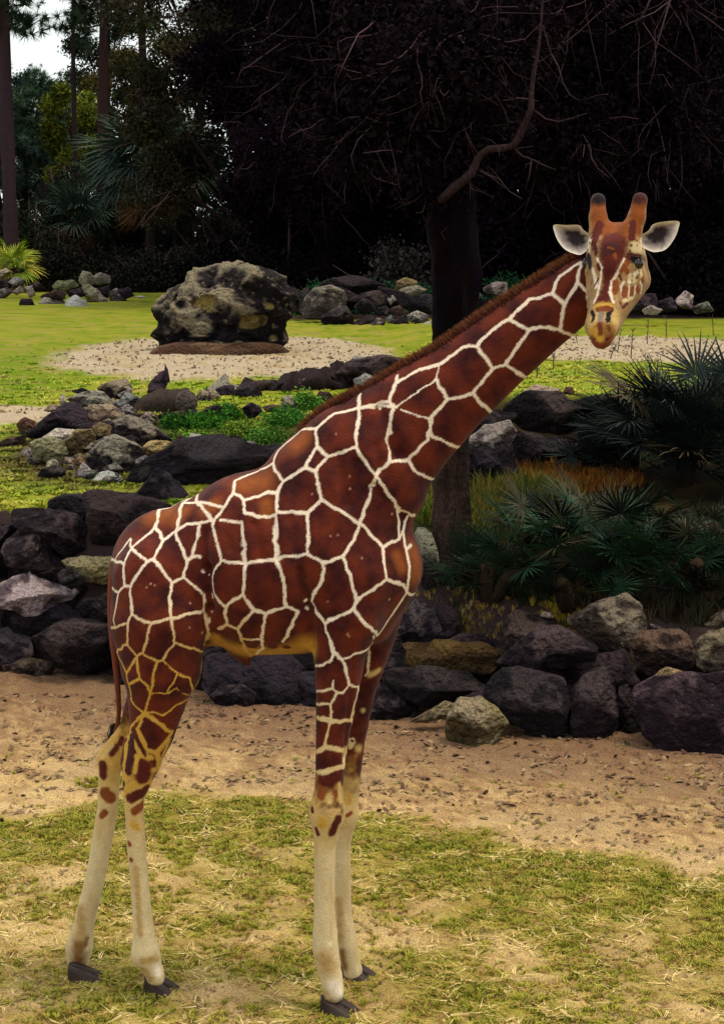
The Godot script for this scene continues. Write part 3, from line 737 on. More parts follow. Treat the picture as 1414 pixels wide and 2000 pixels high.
	stone("boulder", Vector3(5.892, 2.162, -36), [-180, 60, 78, 159, 196, -78, -120, -138], 0.169, "dark", 3, 11, "dark stone between the jaw boulder and the grey upright stone", "boulders of the far wall behind the weathered rock")
	stone("stone", Vector3(6.396, 2.136, -35), [-206, 21, 83, 117, 198, -56, -110, -94], 0.143, "grey", 3, 11, "grey stone at the far right behind the palmetto tops", "boulders of the far wall behind the weathered rock")
	stone("stone", Vector3(4.038, 2.207, -35.5), [-202, 31, 91, 129, 188, -67, -104, -106], 0.158, "pale", 3, 11, "pale stone hidden behind the giraffe's muzzle", "boulders of the far wall behind the weathered rock")
	stone("stone", Vector3(-2.465, 1.584, -19.4), [-111, 12, 7, 66, 104, 2, 7, -74], 0.094, "grey", 4, 11, "small grey stone beside the short mossy log in the pile", "stones of the left rock pile")
	stone("stone", Vector3(-3.219, 1.285, -18.4), [-91, -10, 1, 61, 73, 20, 32, -62], 0.074, "pale", 4, 11, "pale flat stone at the pile's left foot", "stones of the left rock pile")
	stone("stone", Vector3(-2.68, 1.35, -18), [-108, 18, 3, 78, 93, 8, 23, -92], 0.09, "mottled", 4, 11, "mottled stone tucked under the small round tan stone", "stones of the left rock pile")
	stone("stone", Vector3(-3.161, 1.56, -19.6), [-83, 19, 37, 63, 80, -13, -28, -68], 0.073, "dark", 4, 8, "dark stone above the three-cornered boulder's tip", "stones of the left rock pile")
	stone("stone", Vector3(-2.397, 1.422, -18.9), [-96, 29, 30, 71, 93, -23, -22, -76], 0.085, "mottled", 4, 11, "mottled stone on top of the long sloping mottled boulder's left end", "stones of the left rock pile")
	stone("stone", Vector3(-2.757, 1.578, -20.2), [-103, 15, 43, 71, 99, -29, -47, -63], 0.091, "mottled", 4, 11, "mottled stone between the grey hump-topped and cracked stones", "stones of the left rock pile")
	stone("stone", Vector3(-2.613, 1.322, -17), [-69, 11, 6, 49, 63, 1, 6, -55], 0.06, "tan", 4, 8, "tan stone at the foot of the brown smooth-faced stone", "stones of the left rock pile")
	stone("stone", Vector3(-1.997, 1.334, -16.9), [-96, 11, 8, 58, 83, 1, 17, -65], 0.08, "grey", 4, 11, "grey stone under the smooth yellowish stone", "stones of the left rock pile")
	stone("stone", Vector3(-3.436, 1.385, -19), [-83, 4, 2, 56, 75, 4, 12, -60], 0.071, "brown", 4, 8, "brown stone at the left tip of the dark three-cornered boulder", "stones of the left rock pile")
	stone("stone", Vector3(-2.514, 1.556, -18.3), [-81, 5, 10, 46, 81, -5, -10, -46], 0.062, "pale", 4, 11, "pale stone squeezed between the flat-topped and sloping boulders", "stones of the left rock pile")
	stone("stone", Vector3(-2.165, 1.488, -17.3), [-99, 23, 17, 52, 94, -5, -3, -63], 0.078, "dark", 4, 11, "dark stone behind the large pale-topped front boulder", "stones of the left rock pile")
	stone("stone", Vector3(-1.877, 1.28, -16.8), [-111, 29, 29, 76, 113, -17, -27, -83], 0.101, "dark", 4, 11, "dark stone left of the dark pyramid-shaped boulder", "stones of the left rock pile")
	stone("stone", Vector3(-2.239, 1.3, -16.6), [-105, 10, 16, 56, 99, -4, -3, -60], 0.078, "mottled", 4, 11, "mottled stone lying in front of the pile's largest boulder", "stones of the left rock pile")
	stone("stone", Vector3(-2.995, 1.351, -17.9), [-76, 18, 24, 48, 73, -12, -16, -52], 0.067, "grey", 4, 8, "grey stone behind the pale moss-edged stone", "stones of the left rock pile")
	stone("stone", Vector3(-2.653, 1.636, -20.8), [-94, 11, 21, 57, 90, -12, -14, -58], 0.078, "mottled", 4, 11, "mottled stone below the knobbly boulder's grey crown", "stones of the left rock pile")
	stone("stone", Vector3(-3.146, 1.302, -17.72), [41, 2, 31, -28, -13, -37, -43, -13, -38, 17, -4, 37, 31, 32], 0.038, "grey", 4, 8, "small grey filler stone at the pile's left foot", "stones of the left rock pile")
	stone("stone", Vector3(-3.212, 1.317, -17.74), [64, 0, 59, -34, -15, -59, -54, -24, -69, 20, -5, 59, 44, 40], 0.06, "mottled", 4, 8, "smaller mottled filler stone at the pile's left foot", "stones of the left rock pile")
	stone("stone", Vector3(-3.028, 1.305, -17.61), [64, -3, 54, -32, -15, -37, -54, -17, -64, 17, -20, 42, 39, 27], 0.053, "pale", 4, 8, "tiny pale filler stone at the pile's left foot", "stones of the left rock pile")
	stone("stone", Vector3(-3.068, 1.342, -18.27), [57, -2, 42, -32, -24, -48, -45, -17, -55, 23, -14, 44, 32, 39], 0.05, "grey", 4, 8, "small grey filler stone near the white stone", "stones of the left rock pile")
	stone("stone", Vector3(-3.083, 1.349, -18.5), [66, 2, 45, -39, -17, -39, -68, -13, -53, 28, -1, 43, 25, 43], 0.056, "grey", 4, 8, "smaller grey filler stone near the white stone", "stones of the left rock pile")
	stone("stone", Vector3(-2.983, 1.322, -18.14), [58, 1, 33, -24, -2, -29, -53, -14, -53, 11, -17, 27, 28, 27], 0.037, "dark", 4, 8, "tiny dark filler stone near the white stone", "stones of the left rock pile")
	stone("stone", Vector3(-2.766, 1.29, -17.33), [75, 1, 56, -38, -16, -33, -79, -19, -65, 20, -31, 39, 41, 34], 0.052, "pale", 4, 11, "small pale filler stone beside the tan leaning stone", "stones of the left rock pile")
	stone("stone", Vector3(-2.792, 1.288, -17.41), [59, 2, 40, -27, -23, -36, -47, -12, -52, 17, -18, 36, 21, 31], 0.049, "tan", 4, 8, "smaller tan filler stone beside the tan leaning stone", "stones of the left rock pile")
	stone("stone", Vector3(-2.708, 1.294, -17.56), [55, 4, 41, -30, -23, -30, -62, -11, -57, 14, -3, 33, 46, 28], 0.043, "grey", 4, 8, "tiny grey filler stone beside the tan leaning stone", "stones of the left rock pile")
	stone("stone", Vector3(-3.182, 1.366, -18.98), [45, -2, 34, -23, -8, -28, -45, -12, -39, 9, -18, 30, 24, 25], 0.039, "mottled", 4, 8, "small mottled filler stone under the three-cornered boulder", "stones of the left rock pile")
	stone("stone", Vector3(-3.172, 1.355, -18.82), [41, -1, 20, -17, -1, -27, -38, -11, -32, 9, -6, 25, 25, 20], 0.035, "brown", 4, 8, "smaller brown filler stone under the three-cornered boulder", "stones of the left rock pile")
	stone("stone", Vector3(-3.201, 1.38, -19.04), [65, -1, 44, -38, -14, -43, -62, -17, -51, 20, -19, 52, 28, 36], 0.057, "tan", 4, 8, "tiny tan filler stone under the three-cornered boulder", "stones of the left rock pile")
	stone("stone", Vector3(-3.096, 1.503, -21.21), [99, 0, 58, -59, -7, -65, -95, -24, -84, 29, -31, 71, 69, 41], 0.087, "pale", 4, 11, "small pale filler stone near the pile's crest", "stones of the left rock pile")
	stone("stone", Vector3(-3.087, 1.514, -21.56), [71, 0, 41, -53, -1, -59, -60, -24, -72, 24, -25, 54, 41, 48], 0.064, "pale", 4, 8, "smaller pale filler stone near the pile's crest", "stones of the left rock pile")
	stone("stone", Vector3(-2.887, 1.497, -21.45), [65, -2, 47, -26, -24, -32, -60, -14, -48, 15, -18, 39, 29, 27], 0.048, "brown", 4, 8, "tiny brown filler stone near the pile's crest", "stones of the left rock pile")
	stone("stone", Vector3(-2.242, 1.374, -19.02), [49, 2, 28, -35, 2, -35, -46, -19, -51, 18, -3, 34, 39, 28], 0.045, "pale", 4, 8, "small pale filler stone by the long sloping boulder", "stones of the left rock pile")
	stone("stone", Vector3(-2.435, 1.377, -19.17), [50, 0, 34, -26, -19, -37, -46, -16, -35, 22, -19, 38, 23, 32], 0.043, "tan", 4, 8, "smaller tan filler stone by the long sloping boulder", "stones of the left rock pile")
	stone("stone", Vector3(-2.416, 1.395, -19.27), [84, -1, 41, -33, 4, -55, -71, -23, -82, 20, 4, 47, 63, 36], 0.069, "dark", 4, 11, "tiny dark filler stone by the long sloping boulder", "stones of the left rock pile")
	stone("stone", Vector3(-1.93, 1.286, -17.38), [58, -1, 29, -31, -15, -31, -53, -16, -49, 13, -24, 32, 34, 28], 0.042, "pale", 4, 8, "small pale filler stone beside the yellow stone", "stones of the left rock pile")
	stone("stone", Vector3(-1.92, 1.291, -17.56), [49, 2, 39, -22, -10, -27, -49, -8, -44, 12, -5, 31, 24, 22], 0.04, "brown", 4, 8, "smaller brown filler stone beside the yellow stone", "stones of the left rock pile")
	stone("stone", Vector3(-1.924, 1.298, -17.72), [46, 2, 26, -23, -13, -28, -38, -8, -43, 12, -18, 26, 26, 21], 0.037, "mottled", 4, 8, "tiny mottled filler stone beside the yellow stone", "stones of the left rock pile")
	stone("stone", Vector3(-2.245, 1.249, -16.49), [76, 0, 39, -32, -11, -51, -62, -23, -62, 23, -25, 46, 53, 32], 0.062, "grey", 4, 8, "small grey filler stone in front of the largest pile stone", "stones of the left rock pile")
	stone("stone", Vector3(-2.202, 1.227, -16.35), [47, 3, 19, -16, -12, -25, -31, -11, -40, 12, -3, 21, 24, 16], 0.031, "dark", 4, 8, "smaller dark filler stone in front of the largest pile stone", "stones of the left rock pile")
	stone("stone", Vector3(-2.269, 1.254, -16.78), [40, 1, 21, -22, -17, -27, -35, -18, -35, 10, -17, 24, 30, 24], 0.034, "grey", 4, 8, "tiny grey filler stone in front of the largest pile stone", "stones of the left rock pile")
	stone("stone", Vector3(-2.789, 1.375, -19.24), [43, 0, 33, -21, -10, -21, -37, -11, -42, 11, -5, 27, 22, 16], 0.032, "mottled", 4, 8, "small mottled filler stone in the pile's middle", "stones of the left rock pile")
	stone("stone", Vector3(-2.834, 1.362, -18.96), [53, 4, 42, -22, -16, -27, -47, -11, -47, 15, -10, 31, 27, 20], 0.039, "grey", 4, 8, "smaller grey filler stone in the pile's middle", "stones of the left rock pile")
	stone("stone", Vector3(-2.755, 1.384, -19.37), [44, -1, 17, -22, -9, -22, -36, -11, -42, 10, -9, 21, 23, 21], 0.029, "brown", 4, 8, "tiny brown filler stone in the pile's middle", "stones of the left rock pile")
	stone("stone", Vector3(-1.831, 1.31, -17.78), [55, 3, 40, -32, -19, -42, -44, -17, -49, 23, -24, 42, 26, 33], 0.047, "grey", 4, 8, "small grey filler stone at the pile's right end", "stones of the left rock pile")
	stone("stone", Vector3(-1.91, 1.295, -17.69), [50, 3, 30, -17, -19, -22, -44, -7, -39, 12, -14, 22, 25, 17], 0.03, "grey", 4, 8, "smaller grey filler stone at the pile's right end", "stones of the left rock pile")
	stone("stone", Vector3(-1.82, 1.323, -17.92), [61, -1, 36, -35, -14, -50, -54, -20, -54, 14, -29, 44, 41, 39], 0.052, "pale", 4, 8, "tiny pale filler stone at the pile's right end", "stones of the left rock pile")
	stone("boulder", Vector3(1.897, 1.711, -17.9), [-518, 17, -295, 191, -2, 181, 122, 97, 435, 171, 623, 117, 400, -42, 207, -181, -2, -211, -334, -171], 0.211, "purple", 7, 30, "broad purple-grey boulder forming the roof of the shaded hollow", "boulders of the shaded upper wall on the right")
	stone("boulder", Vector3(1.808, 1.855, -18.3), [-222, -5, -85, 77, 148, 46, 178, -70, -45, -60], 0.088, "pale", 7, 18, "pale flat stone on top of the shaded hollow's roof", "boulders of the shaded upper wall on the right")
	stone("stone", Vector3(2.041, 1.878, -18.3), [-61, -32, -30, 39, 36, 39, 56, -32], 0.053, "rust", 7, 8, "small reddish knob of stone right of the pale flat stone", "boulders of the shaded upper wall on the right")
	stone("boulder", Vector3(1.241, 1.522, -17.4), [-241, -50, -86, 95, 136, 143, 209, 42, 127, -99, -168, -118], 0.157, "grey", 7, 18, "grey block with a light top left of the shaded hollow", "boulders of the shaded upper wall on the right")
	stone("boulder", Vector3(1.215, 1.247, -17.3), [-238, 148, 196, 215, 254, -141, -213, -213], 0.197, "dark", 7, 30, "dark stone under the grey block, right of the trunk", "boulders of the shaded upper wall on the right")
	stone("boulder", Vector3(1.827, 1.216, -18.4), [-328, 237, 338, 160, 363, -173, -302, -224], 0.276, "dark", 7, 30, "dark stone at the back of the shaded hollow", "boulders of the shaded upper wall on the right")  # near-black stone that fills in the deep shade of the hollow
	stone("boulder", Vector3(2.344, 1.459, -17.8), [-252, 130, 143, 327, 292, -118, -203, -315], 0.218, "dark", 7, 30, "dark boulder half hidden by the large palmetto", "boulders of the shaded upper wall on the right")
	stone("boulder", Vector3(1.221, 1.592, -17.8), [-243, 46, 29, 145, 276, 96, 152, -102, -194, -151], 0.178, "dark", 7, 30, "dark stone under the giraffe's throat behind the trunk", "boulders of the shaded upper wall on the right")
	stone("stone", Vector3(-1.114, 1.545, -22.9), [-198, 18, -8, 113, 157, 75, 182, -65, -135, -103], 0.145, "dark", 5, 11, "dark stone on the rotten log's left half", "scattered stones by the rotten log")
	stone("stone", Vector3(-0.725, 1.59, -23), [-179, -3, -51, 86, 121, 73, 171, -41, -83, -92], 0.12, "mottled", 5, 11, "mottled knob on the middle of the rotten log", "scattered stones by the rotten log")
	stone("stone", Vector3(-0.409, 1.658, -23.2), [-181, -22, -20, 107, 159, 68, 133, -60, -110, -99], 0.139, "dark", 5, 11, "dark knob near the rotten log's right end", "scattered stones by the rotten log")
	stone("stone", Vector3(-0.961, 1.325, -22.4), [-201, 9, -2, 83, 203, 34, 110, -66, -139, -66], 0.101, "mottled", 5, 18, "mottled stone leaning against the rotten log's front", "scattered stones by the rotten log")
	stone("stone", Vector3(-0.386, 1.401, -22.6), [-347, -35, -34, 66, 279, 91, 217, -35, -159, -85], 0.118, "dark", 5, 18, "dark shard in front of the rotten log by the giraffe's mane", "scattered stones by the rotten log")
	stone("stone", Vector3(-1.452, 1.268, -22.3), [-199, 0, 17, 74, 203, 25, 110, -49, -137, -62], 0.092, "brown", 5, 18, "brown shard at the herbs' upper edge", "scattered stones by the rotten log")
	stone("stone", Vector3(0.034, 1.637, -23.1), [-143, 6, -2, 83, 144, 32, 87, -58, -92, -70], 0.103, "grey", 5, 11, "grey shard beside the giraffe's mane", "scattered stones by the rotten log")
	stone("stone", Vector3(-1.918, 1.334, -22), [-125, -2, 15, 96, 119, 35, 76, -63, -89, -75], 0.11, "dark", 5, 11, "dark shard between the short log and the rotten log", "scattered stones by the rotten log")
	stone("boulder", Vector3(0.111, 1.776, -23.2), [-425, -63, -284, 78, 100, 155, 453, 110, 421, 14, 100, -115, -252, -179], 0.2, "purple", 7, 30, "dark low boulder at the right end of the rotten log above the mane", "scattered stones by the rotten log")
	stone("boulder", Vector3(-1.709, 1.51, -22.6), [-262, -93, -162, 57, -56, 151, 38, 226, 88, 120, 238, 57, 176, -118, -87, -150], 0.2, "mottled", 7, 18, "jagged dark stone with a pale peak at the rotten log's left end", "scattered stones by the rotten log")
	stone("boulder", Vector3(-1.37, 1.559, -22.2), [-197, -11, -25, 112, 128, 88, 171, -48, -56, -115], 0.136, "dark", 7, 11, "squat dark stone against the rotten log", "scattered stones by the rotten log")
	stone("boulder", Vector3(-1.057, 1.422, -22), [-175, 7, 39, 93, 161, 32, 100, -66, -114, -72], 0.099, "brown", 7, 11, "brown stone in front of the rotten log", "scattered stones by the rotten log")
	stone("stone", Vector3(-1.337, 1.391, -22), [-169, -22, -17, 63, 136, 27, 75, -59], 0.091, "pale", 7, 11, "pale fragment in front of the rotten log", "scattered stones by the rotten log")
	stone("stone", Vector3(-0.718, 1.453, -22), [-178, 1, 5, 68, 139, 7, 66, -72], 0.105, "grey", 7, 11, "grey fragment under the rotten log's middle", "scattered stones by the rotten log")
	stone("stone", Vector3(-2.439, 1.457, -20), [76, -8, 42, -41, -24, -47, -63, -30, -80, 20, -35, 42, 70, 37], 0.06, "dark", 6, 8, "first jagged stone from the left, along the front of the short mossy log", "shards round the short mossy log")
	stone("stone", Vector3(-2.281, 1.462, -19.75), [106, 0, 57, -55, -3, -71, -97, -33, -80, 27, -25, 77, 40, 60], 0.091, "mottled", 6, 11, "second jagged stone from the left, along the front of the short mossy log", "shards round the short mossy log")
	stone("stone", Vector3(-2.135, 1.457, -19.97), [80, 1, 80, -38, -9, -49, -92, -16, -70, 29, -3, 56, 47, 40], 0.071, "dark", 6, 11, "third jagged stone from the left, along the front of the short mossy log", "shards round the short mossy log")
	stone("stone", Vector3(-1.953, 1.475, -19.7), [89, 8, 57, -63, -42, -96, -69, -31, -91, 57, -14, 73, 68, 73], 0.081, "brown", 6, 11, "fourth jagged stone from the left, along the front of the short mossy log", "shards round the short mossy log")
	stone("stone", Vector3(-1.893, 1.494, -20.25), [91, 0, 97, -51, 7, -68, -88, -34, -88, 45, -21, 73, 46, 56], 0.083, "dark", 6, 11, "fifth jagged stone from the left, along the front of the short mossy log", "shards round the short mossy log")
	stone("stone", Vector3(-1.725, 1.467, -20.32), [74, -2, 80, -30, 1, -47, -89, -24, -89, 21, -22, 38, 85, 44], 0.061, "mottled", 6, 11, "sixth jagged stone from the left, along the front of the short mossy log", "shards round the short mossy log")
	stone("stone", Vector3(-1.63, 1.488, -20.21), [106, 9, 49, -69, -40, -91, -113, -19, -68, 54, -12, 77, 77, 82], 0.098, "dark", 6, 11, "seventh jagged stone from the left, along the front of the short mossy log", "shards round the short mossy log")
	stone("stone", Vector3(-1.488, 1.5, -20.63), [76, 0, 30, -63, -27, -57, -67, -34, -61, 29, -33, 63, 47, 51], 0.064, "brown", 6, 8, "eighth jagged stone from the left, along the front of the short mossy log", "shards round the short mossy log")
	stone("stone", Vector3(-1.818, 1.529, -21.89), [139, -5, 103, -72, -43, -84, -134, -36, -121, 37, -24, 98, 73, 73], 0.123, "mottled", 6, 11, "first jagged stone from the left, along the back of the rotten log", "shards along the back of the rotten log")
	stone("stone", Vector3(-1.64, 1.545, -22.33), [101, -1, 76, -69, -17, -100, -97, -32, -116, 43, -23, 80, 88, 80], 0.097, "dark", 6, 11, "second jagged stone from the left, along the back of the rotten log", "shards along the back of the rotten log")
	stone("stone", Vector3(-1.369, 1.561, -22.56), [133, 3, 33, -85, -61, -85, -117, -35, -98, 34, -73, 78, 77, 78], 0.11, "dark", 6, 11, "third jagged stone from the left, along the back of the rotten log", "shards along the back of the rotten log")
	stone("stone", Vector3(-1.235, 1.547, -23.41), [82, -3, 69, -36, 17, -68, -86, -36, -80, 23, -9, 68, 69, 49], 0.076, "purple", 6, 8, "fourth jagged stone from the left, along the back of the rotten log", "shards along the back of the rotten log")
	stone("stone", Vector3(-0.934, 1.587, -23.33), [140, 7, 82, -83, -15, -90, -138, -51, -105, 59, -41, 85, 56, 98], 0.125, "mottled", 6, 11, "fifth jagged stone from the left, along the back of the rotten log", "shards along the back of the rotten log")
	stone("stone", Vector3(-0.734, 1.615, -24.04), [116, 1, 69, -92, -10, -99, -143, -59, -97, 41, -57, 94, 122, 87], 0.12, "dark", 6, 11, "sixth jagged stone from the left, along the back of the rotten log", "shards along the back of the rotten log")
	stone("stone", Vector3(-0.499, 1.592, -25.18), [103, -1, 89, -64, -2, -71, -120, -36, -99, 34, -9, 76, 75, 69], 0.099, "dark", 6, 11, "seventh jagged stone from the left, along the back of the rotten log", "shards along the back of the rotten log")
	stone("stone", Vector3(-0.333, 1.632, -25.65), [107, -1, 50, -72, -7, -108, -85, -37, -106, 41, -28, 84, 71, 76], 0.096, "purple", 6, 8, "eighth jagged stone from the left, along the back of the rotten log", "shards along the back of the rotten log")
	stone("stone", Vector3(-0.068, 1.669, -25.14), [172, -6, 68, -117, -64, -145, -161, -47, -119, 64, -22, 154, 89, 119], 0.15, "mottled", 6, 11, "ninth jagged stone from the left, along the back of the rotten log", "shards along the back of the rotten log")
	stone("stone", Vector3(-1.204, 1.509, -20.26), [109, -11, 41, -61, -26, -89, -71, -39, -105, 29, -4, 85, 86, 34], 0.096, "dark", 6, 11, "first jagged stone from the left, along the front of the rotten log", "shards along the front of the rotten log")
	stone("stone", Vector3(-1.012, 1.488, -20.77), [74, -1, 68, -47, -36, -41, -76, -18, -99, 23, 5, 46, 80, 34], 0.062, "brown", 6, 11, "second jagged stone from the left, along the front of the rotten log", "shards along the front of the rotten log")
	stone("stone", Vector3(-0.827, 1.541, -20.81), [100, 1, 54, -68, -38, -91, -79, -34, -73, 47, -67, 76, 25, 87], 0.08, "mottled", 6, 11, "third jagged stone from the left, along the front of the rotten log", "shards along the front of the rotten log")
	stone("stone", Vector3(-0.622, 1.504, -21.06), [91, 0, 68, -41, 9, -41, -78, -23, -90, 17, 3, 52, 44, 29], 0.063, "dark", 6, 11, "fourth jagged stone from the left, along the front of the rotten log", "shards along the front of the rotten log")
	stone("stone", Vector3(-0.426, 1.552, -21.28), [120, 3, 85, -79, -57, -61, -133, -38, -86, 33, -63, 86, 49, 74], 0.111, "brown", 6, 11, "fifth jagged stone from the left, along the front of the rotten log", "shards along the front of the rotten log")
	stone("stone", Vector3(-0.248, 1.525, -21.74), [55, 6, 55, -25, -11, -43, -53, -19, -53, 18, -5, 48, 31, 30], 0.049, "mottled", 6, 8, "sixth jagged stone from the left, along the front of the rotten log", "shards along the front of the rotten log")
	stone("stone", Vector3(-0.111, 1.559, -22.15), [74, -1, 50, -44, -18, -44, -61, -25, -79, 18, -24, 48, 62, 30], 0.062, "dark", 6, 8, "seventh jagged stone from the left, along the front of the rotten log", "shards along the front of the rotten log")
	stone("stone", Vector3(-1.954, 1.286, -17.93), [79, 0, 69, -25, -6, -40, -86, -15, -71, 20, -21, 35, 49, 39], 0.054, "mottled", 6, 11, "first angular stone from the left, on the crest of the long dark slab", "stones on the crest of the long dark slab")
	stone("stone", Vector3(-1.773, 1.324, -18.05), [61, -1, 26, -67, -34, -72, -54, -31, -54, 24, -29, 74, 56, 49], 0.052, "dark", 6, 8, "second angular stone from the left, on the crest of the long dark slab", "stones on the crest of the long dark slab")
	stone("stone", Vector3(-1.644, 1.355, -18.18), [108, 10, 88, -61, -59, -101, -115, -41, -64, 45, -39, 106, 52, 96], 0.1, "grey", 6, 11, "third angular stone from the left, on the crest of the long dark slab", "stones on the crest of the long dark slab")
	stone("stone", Vector3(-1.436, 1.354, -18.4), [86, 2, 81, -54, -21, -79, -93, -23, -72, 43, -31, 79, 50, 69], 0.081, "mottled", 6, 11, "fourth angular stone from the left, on the crest of the long dark slab", "stones on the crest of the long dark slab")
	stone("stone", Vector3(-1.292, 1.345, -18.6), [119, 1, 67, -40, -52, -66, -98, -25, -88, 27, -26, 63, 57, 53], 0.087, "dark", 6, 11, "fifth angular stone from the left, on the crest of the long dark slab", "stones on the crest of the long dark slab")
	stone("stone", Vector3(-1.101, 1.332, -18.17), [101, 3, 40, -42, -31, -73, -81, -27, -71, 28, -26, 64, 60, 48], 0.082, "grey", 6, 11, "sixth angular stone from the left, on the crest of the long dark slab", "stones on the crest of the long dark slab")
	stone("stone", Vector3(-3.061, 1.3, -17.24), [67, 5, 43, -33, 10, -43, -53, -19, -62, 24, -24, 39, 24, 34], 0.055, "grey", 6, 8, "first little stone from the left, in the grass below the rock pile", "little stones in the grass below the rock pile")
	stone("stone", Vector3(-2.854, 1.295, -16.99), [63, 6, 49, -27, -27, -55, -55, -17, -50, 25, -8, 49, 25, 49], 0.053, "pale", 6, 8, "second little stone from the left, in the grass below the rock pile", "little stones in the grass below the rock pile")
	stone("stone", Vector3(-2.683, 1.273, -17), [42, -2, 23, -26, -5, -21, -48, -11, -34, 8, -15, 26, 23, 22], 0.035, "mottled", 6, 8, "third little stone from the left, in the grass below the rock pile", "little stones in the grass below the rock pile")
	stone("stone", Vector3(-2.43, 1.271, -16.44), [48, 2, 30, -48, -25, -44, -48, -21, -48, 34, -2, 43, 48, 39], 0.043, "grey", 6, 8, "fourth little stone from the left, in the grass below the rock pile", "little stones in the grass below the rock pile")
	stone("stone", Vector3(-2.268, 1.246, -16.35), [35, -2, 26, -20, -15, -34, -33, -11, -38, 7, -10, 30, 31, 25], 0.033, "pale", 6, 8, "fifth little stone from the left, in the grass below the rock pile", "little stones in the grass below the rock pile")
	stone("stone", Vector3(-2.153, 1.236, -16.32), [38, -3, 19, -17, -3, -26, -26, -12, -40, 11, -8, 20, 24, 20], 0.031, "mottled", 6, 8, "sixth little stone from the left, in the grass below the rock pile", "little stones in the grass below the rock pile")


func build_weathered_rock() -> void:
	var pts := PackedVector2Array()
	var outline := [-1234, -62, -1127, 2, -893, 194, -744, 365, -509, 471, -424, 578, -253, 642, -125, 646, 130, 684, 386, 706, 599, 663, 770, 578, 940, 450, 1132, 322, 1303, 173, 1292, 2, 1132, -62, 1047, -168, 1015, -339, 994, -552, 812, -669, 173, -637, -466, -616, -935, -573, -1095, -403, -1021, -296, -1042, -126]
	for i in range(0, outline.size(), 2):
		pts.append(Vector2(outline[i], outline[i + 1]) * 0.001)
	var hollows := [
		[-0.232, 0.120, 0.224, 0.160, 0.160, Color(0.62, 0.46, 0.15)],
		[0.471, -0.158, 0.192, 0.160, 0.140, Color(0.60, 0.46, 0.17)],
		[-0.530, -0.147, 0.085, 0.068, 0.080, Color(0.5, 0.38, 0.14)],
		[0.812, 0.066, 0.107, 0.090, 0.080, Color(0.56, 0.42, 0.16)],
		[0.834, -0.445, 0.072, 0.072, 0.080, Color(0.6, 0.5, 0.26)],
		[0.685, -0.158, 0.085, 0.096, 0.080, Color(0.46, 0.38, 0.16)],
		[-0.637, 0.109, 0.149, 0.149, 0.140, Color(0.02, 0.014, 0.022)],
		[0.173, 0.002, 0.149, 0.213, 0.100, Color(0.03, 0.02, 0.032)],
		[1.217, 0.109, 0.085, 0.096, 0.120, Color(0.012, 0.008, 0.014)],
		[-0.680, -0.403, 0.192, 0.085, 0.060, Color(0.02, 0.015, 0.024)],
		[0.130, -0.339, 0.192, 0.107, 0.100, Color(0.03, 0.02, 0.03)],
		[0.557, -0.488, 0.128, 0.064, 0.080, Color(0.02, 0.014, 0.02)],
		[-0.296, -0.211, 0.128, 0.053, -0.040, Color(0.5, 0.42, 0.26)],
		[0.002, -0.520, 0.128, 0.047, -0.060, Color(0.6, 0.52, 0.32)],
		[0.301, -0.509, 0.096, 0.043, -0.050, Color(0.55, 0.48, 0.3)],
		[-0.317, -0.403, 0.192, 0.038, -0.050, Color(0.42, 0.34, 0.2)],
	]
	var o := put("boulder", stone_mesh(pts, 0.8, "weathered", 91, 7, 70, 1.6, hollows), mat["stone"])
	o.position = Vector3(-2.239, 2.293, -29.6)
	tag(o, "biggest boulder, dark weathered limestone with yellow hollows, standing on the sand ring", "boulder")
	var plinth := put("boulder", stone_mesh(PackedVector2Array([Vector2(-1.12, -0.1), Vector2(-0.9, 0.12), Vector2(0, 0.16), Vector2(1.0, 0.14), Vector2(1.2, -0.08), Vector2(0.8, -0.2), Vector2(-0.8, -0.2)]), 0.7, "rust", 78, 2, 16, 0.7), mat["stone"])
	plinth.position = Vector3(-2.265, 1.655, -29.1)
	tag(plinth, "low reddish foot stone under the big weathered boulder on the sand ring", "boulder")


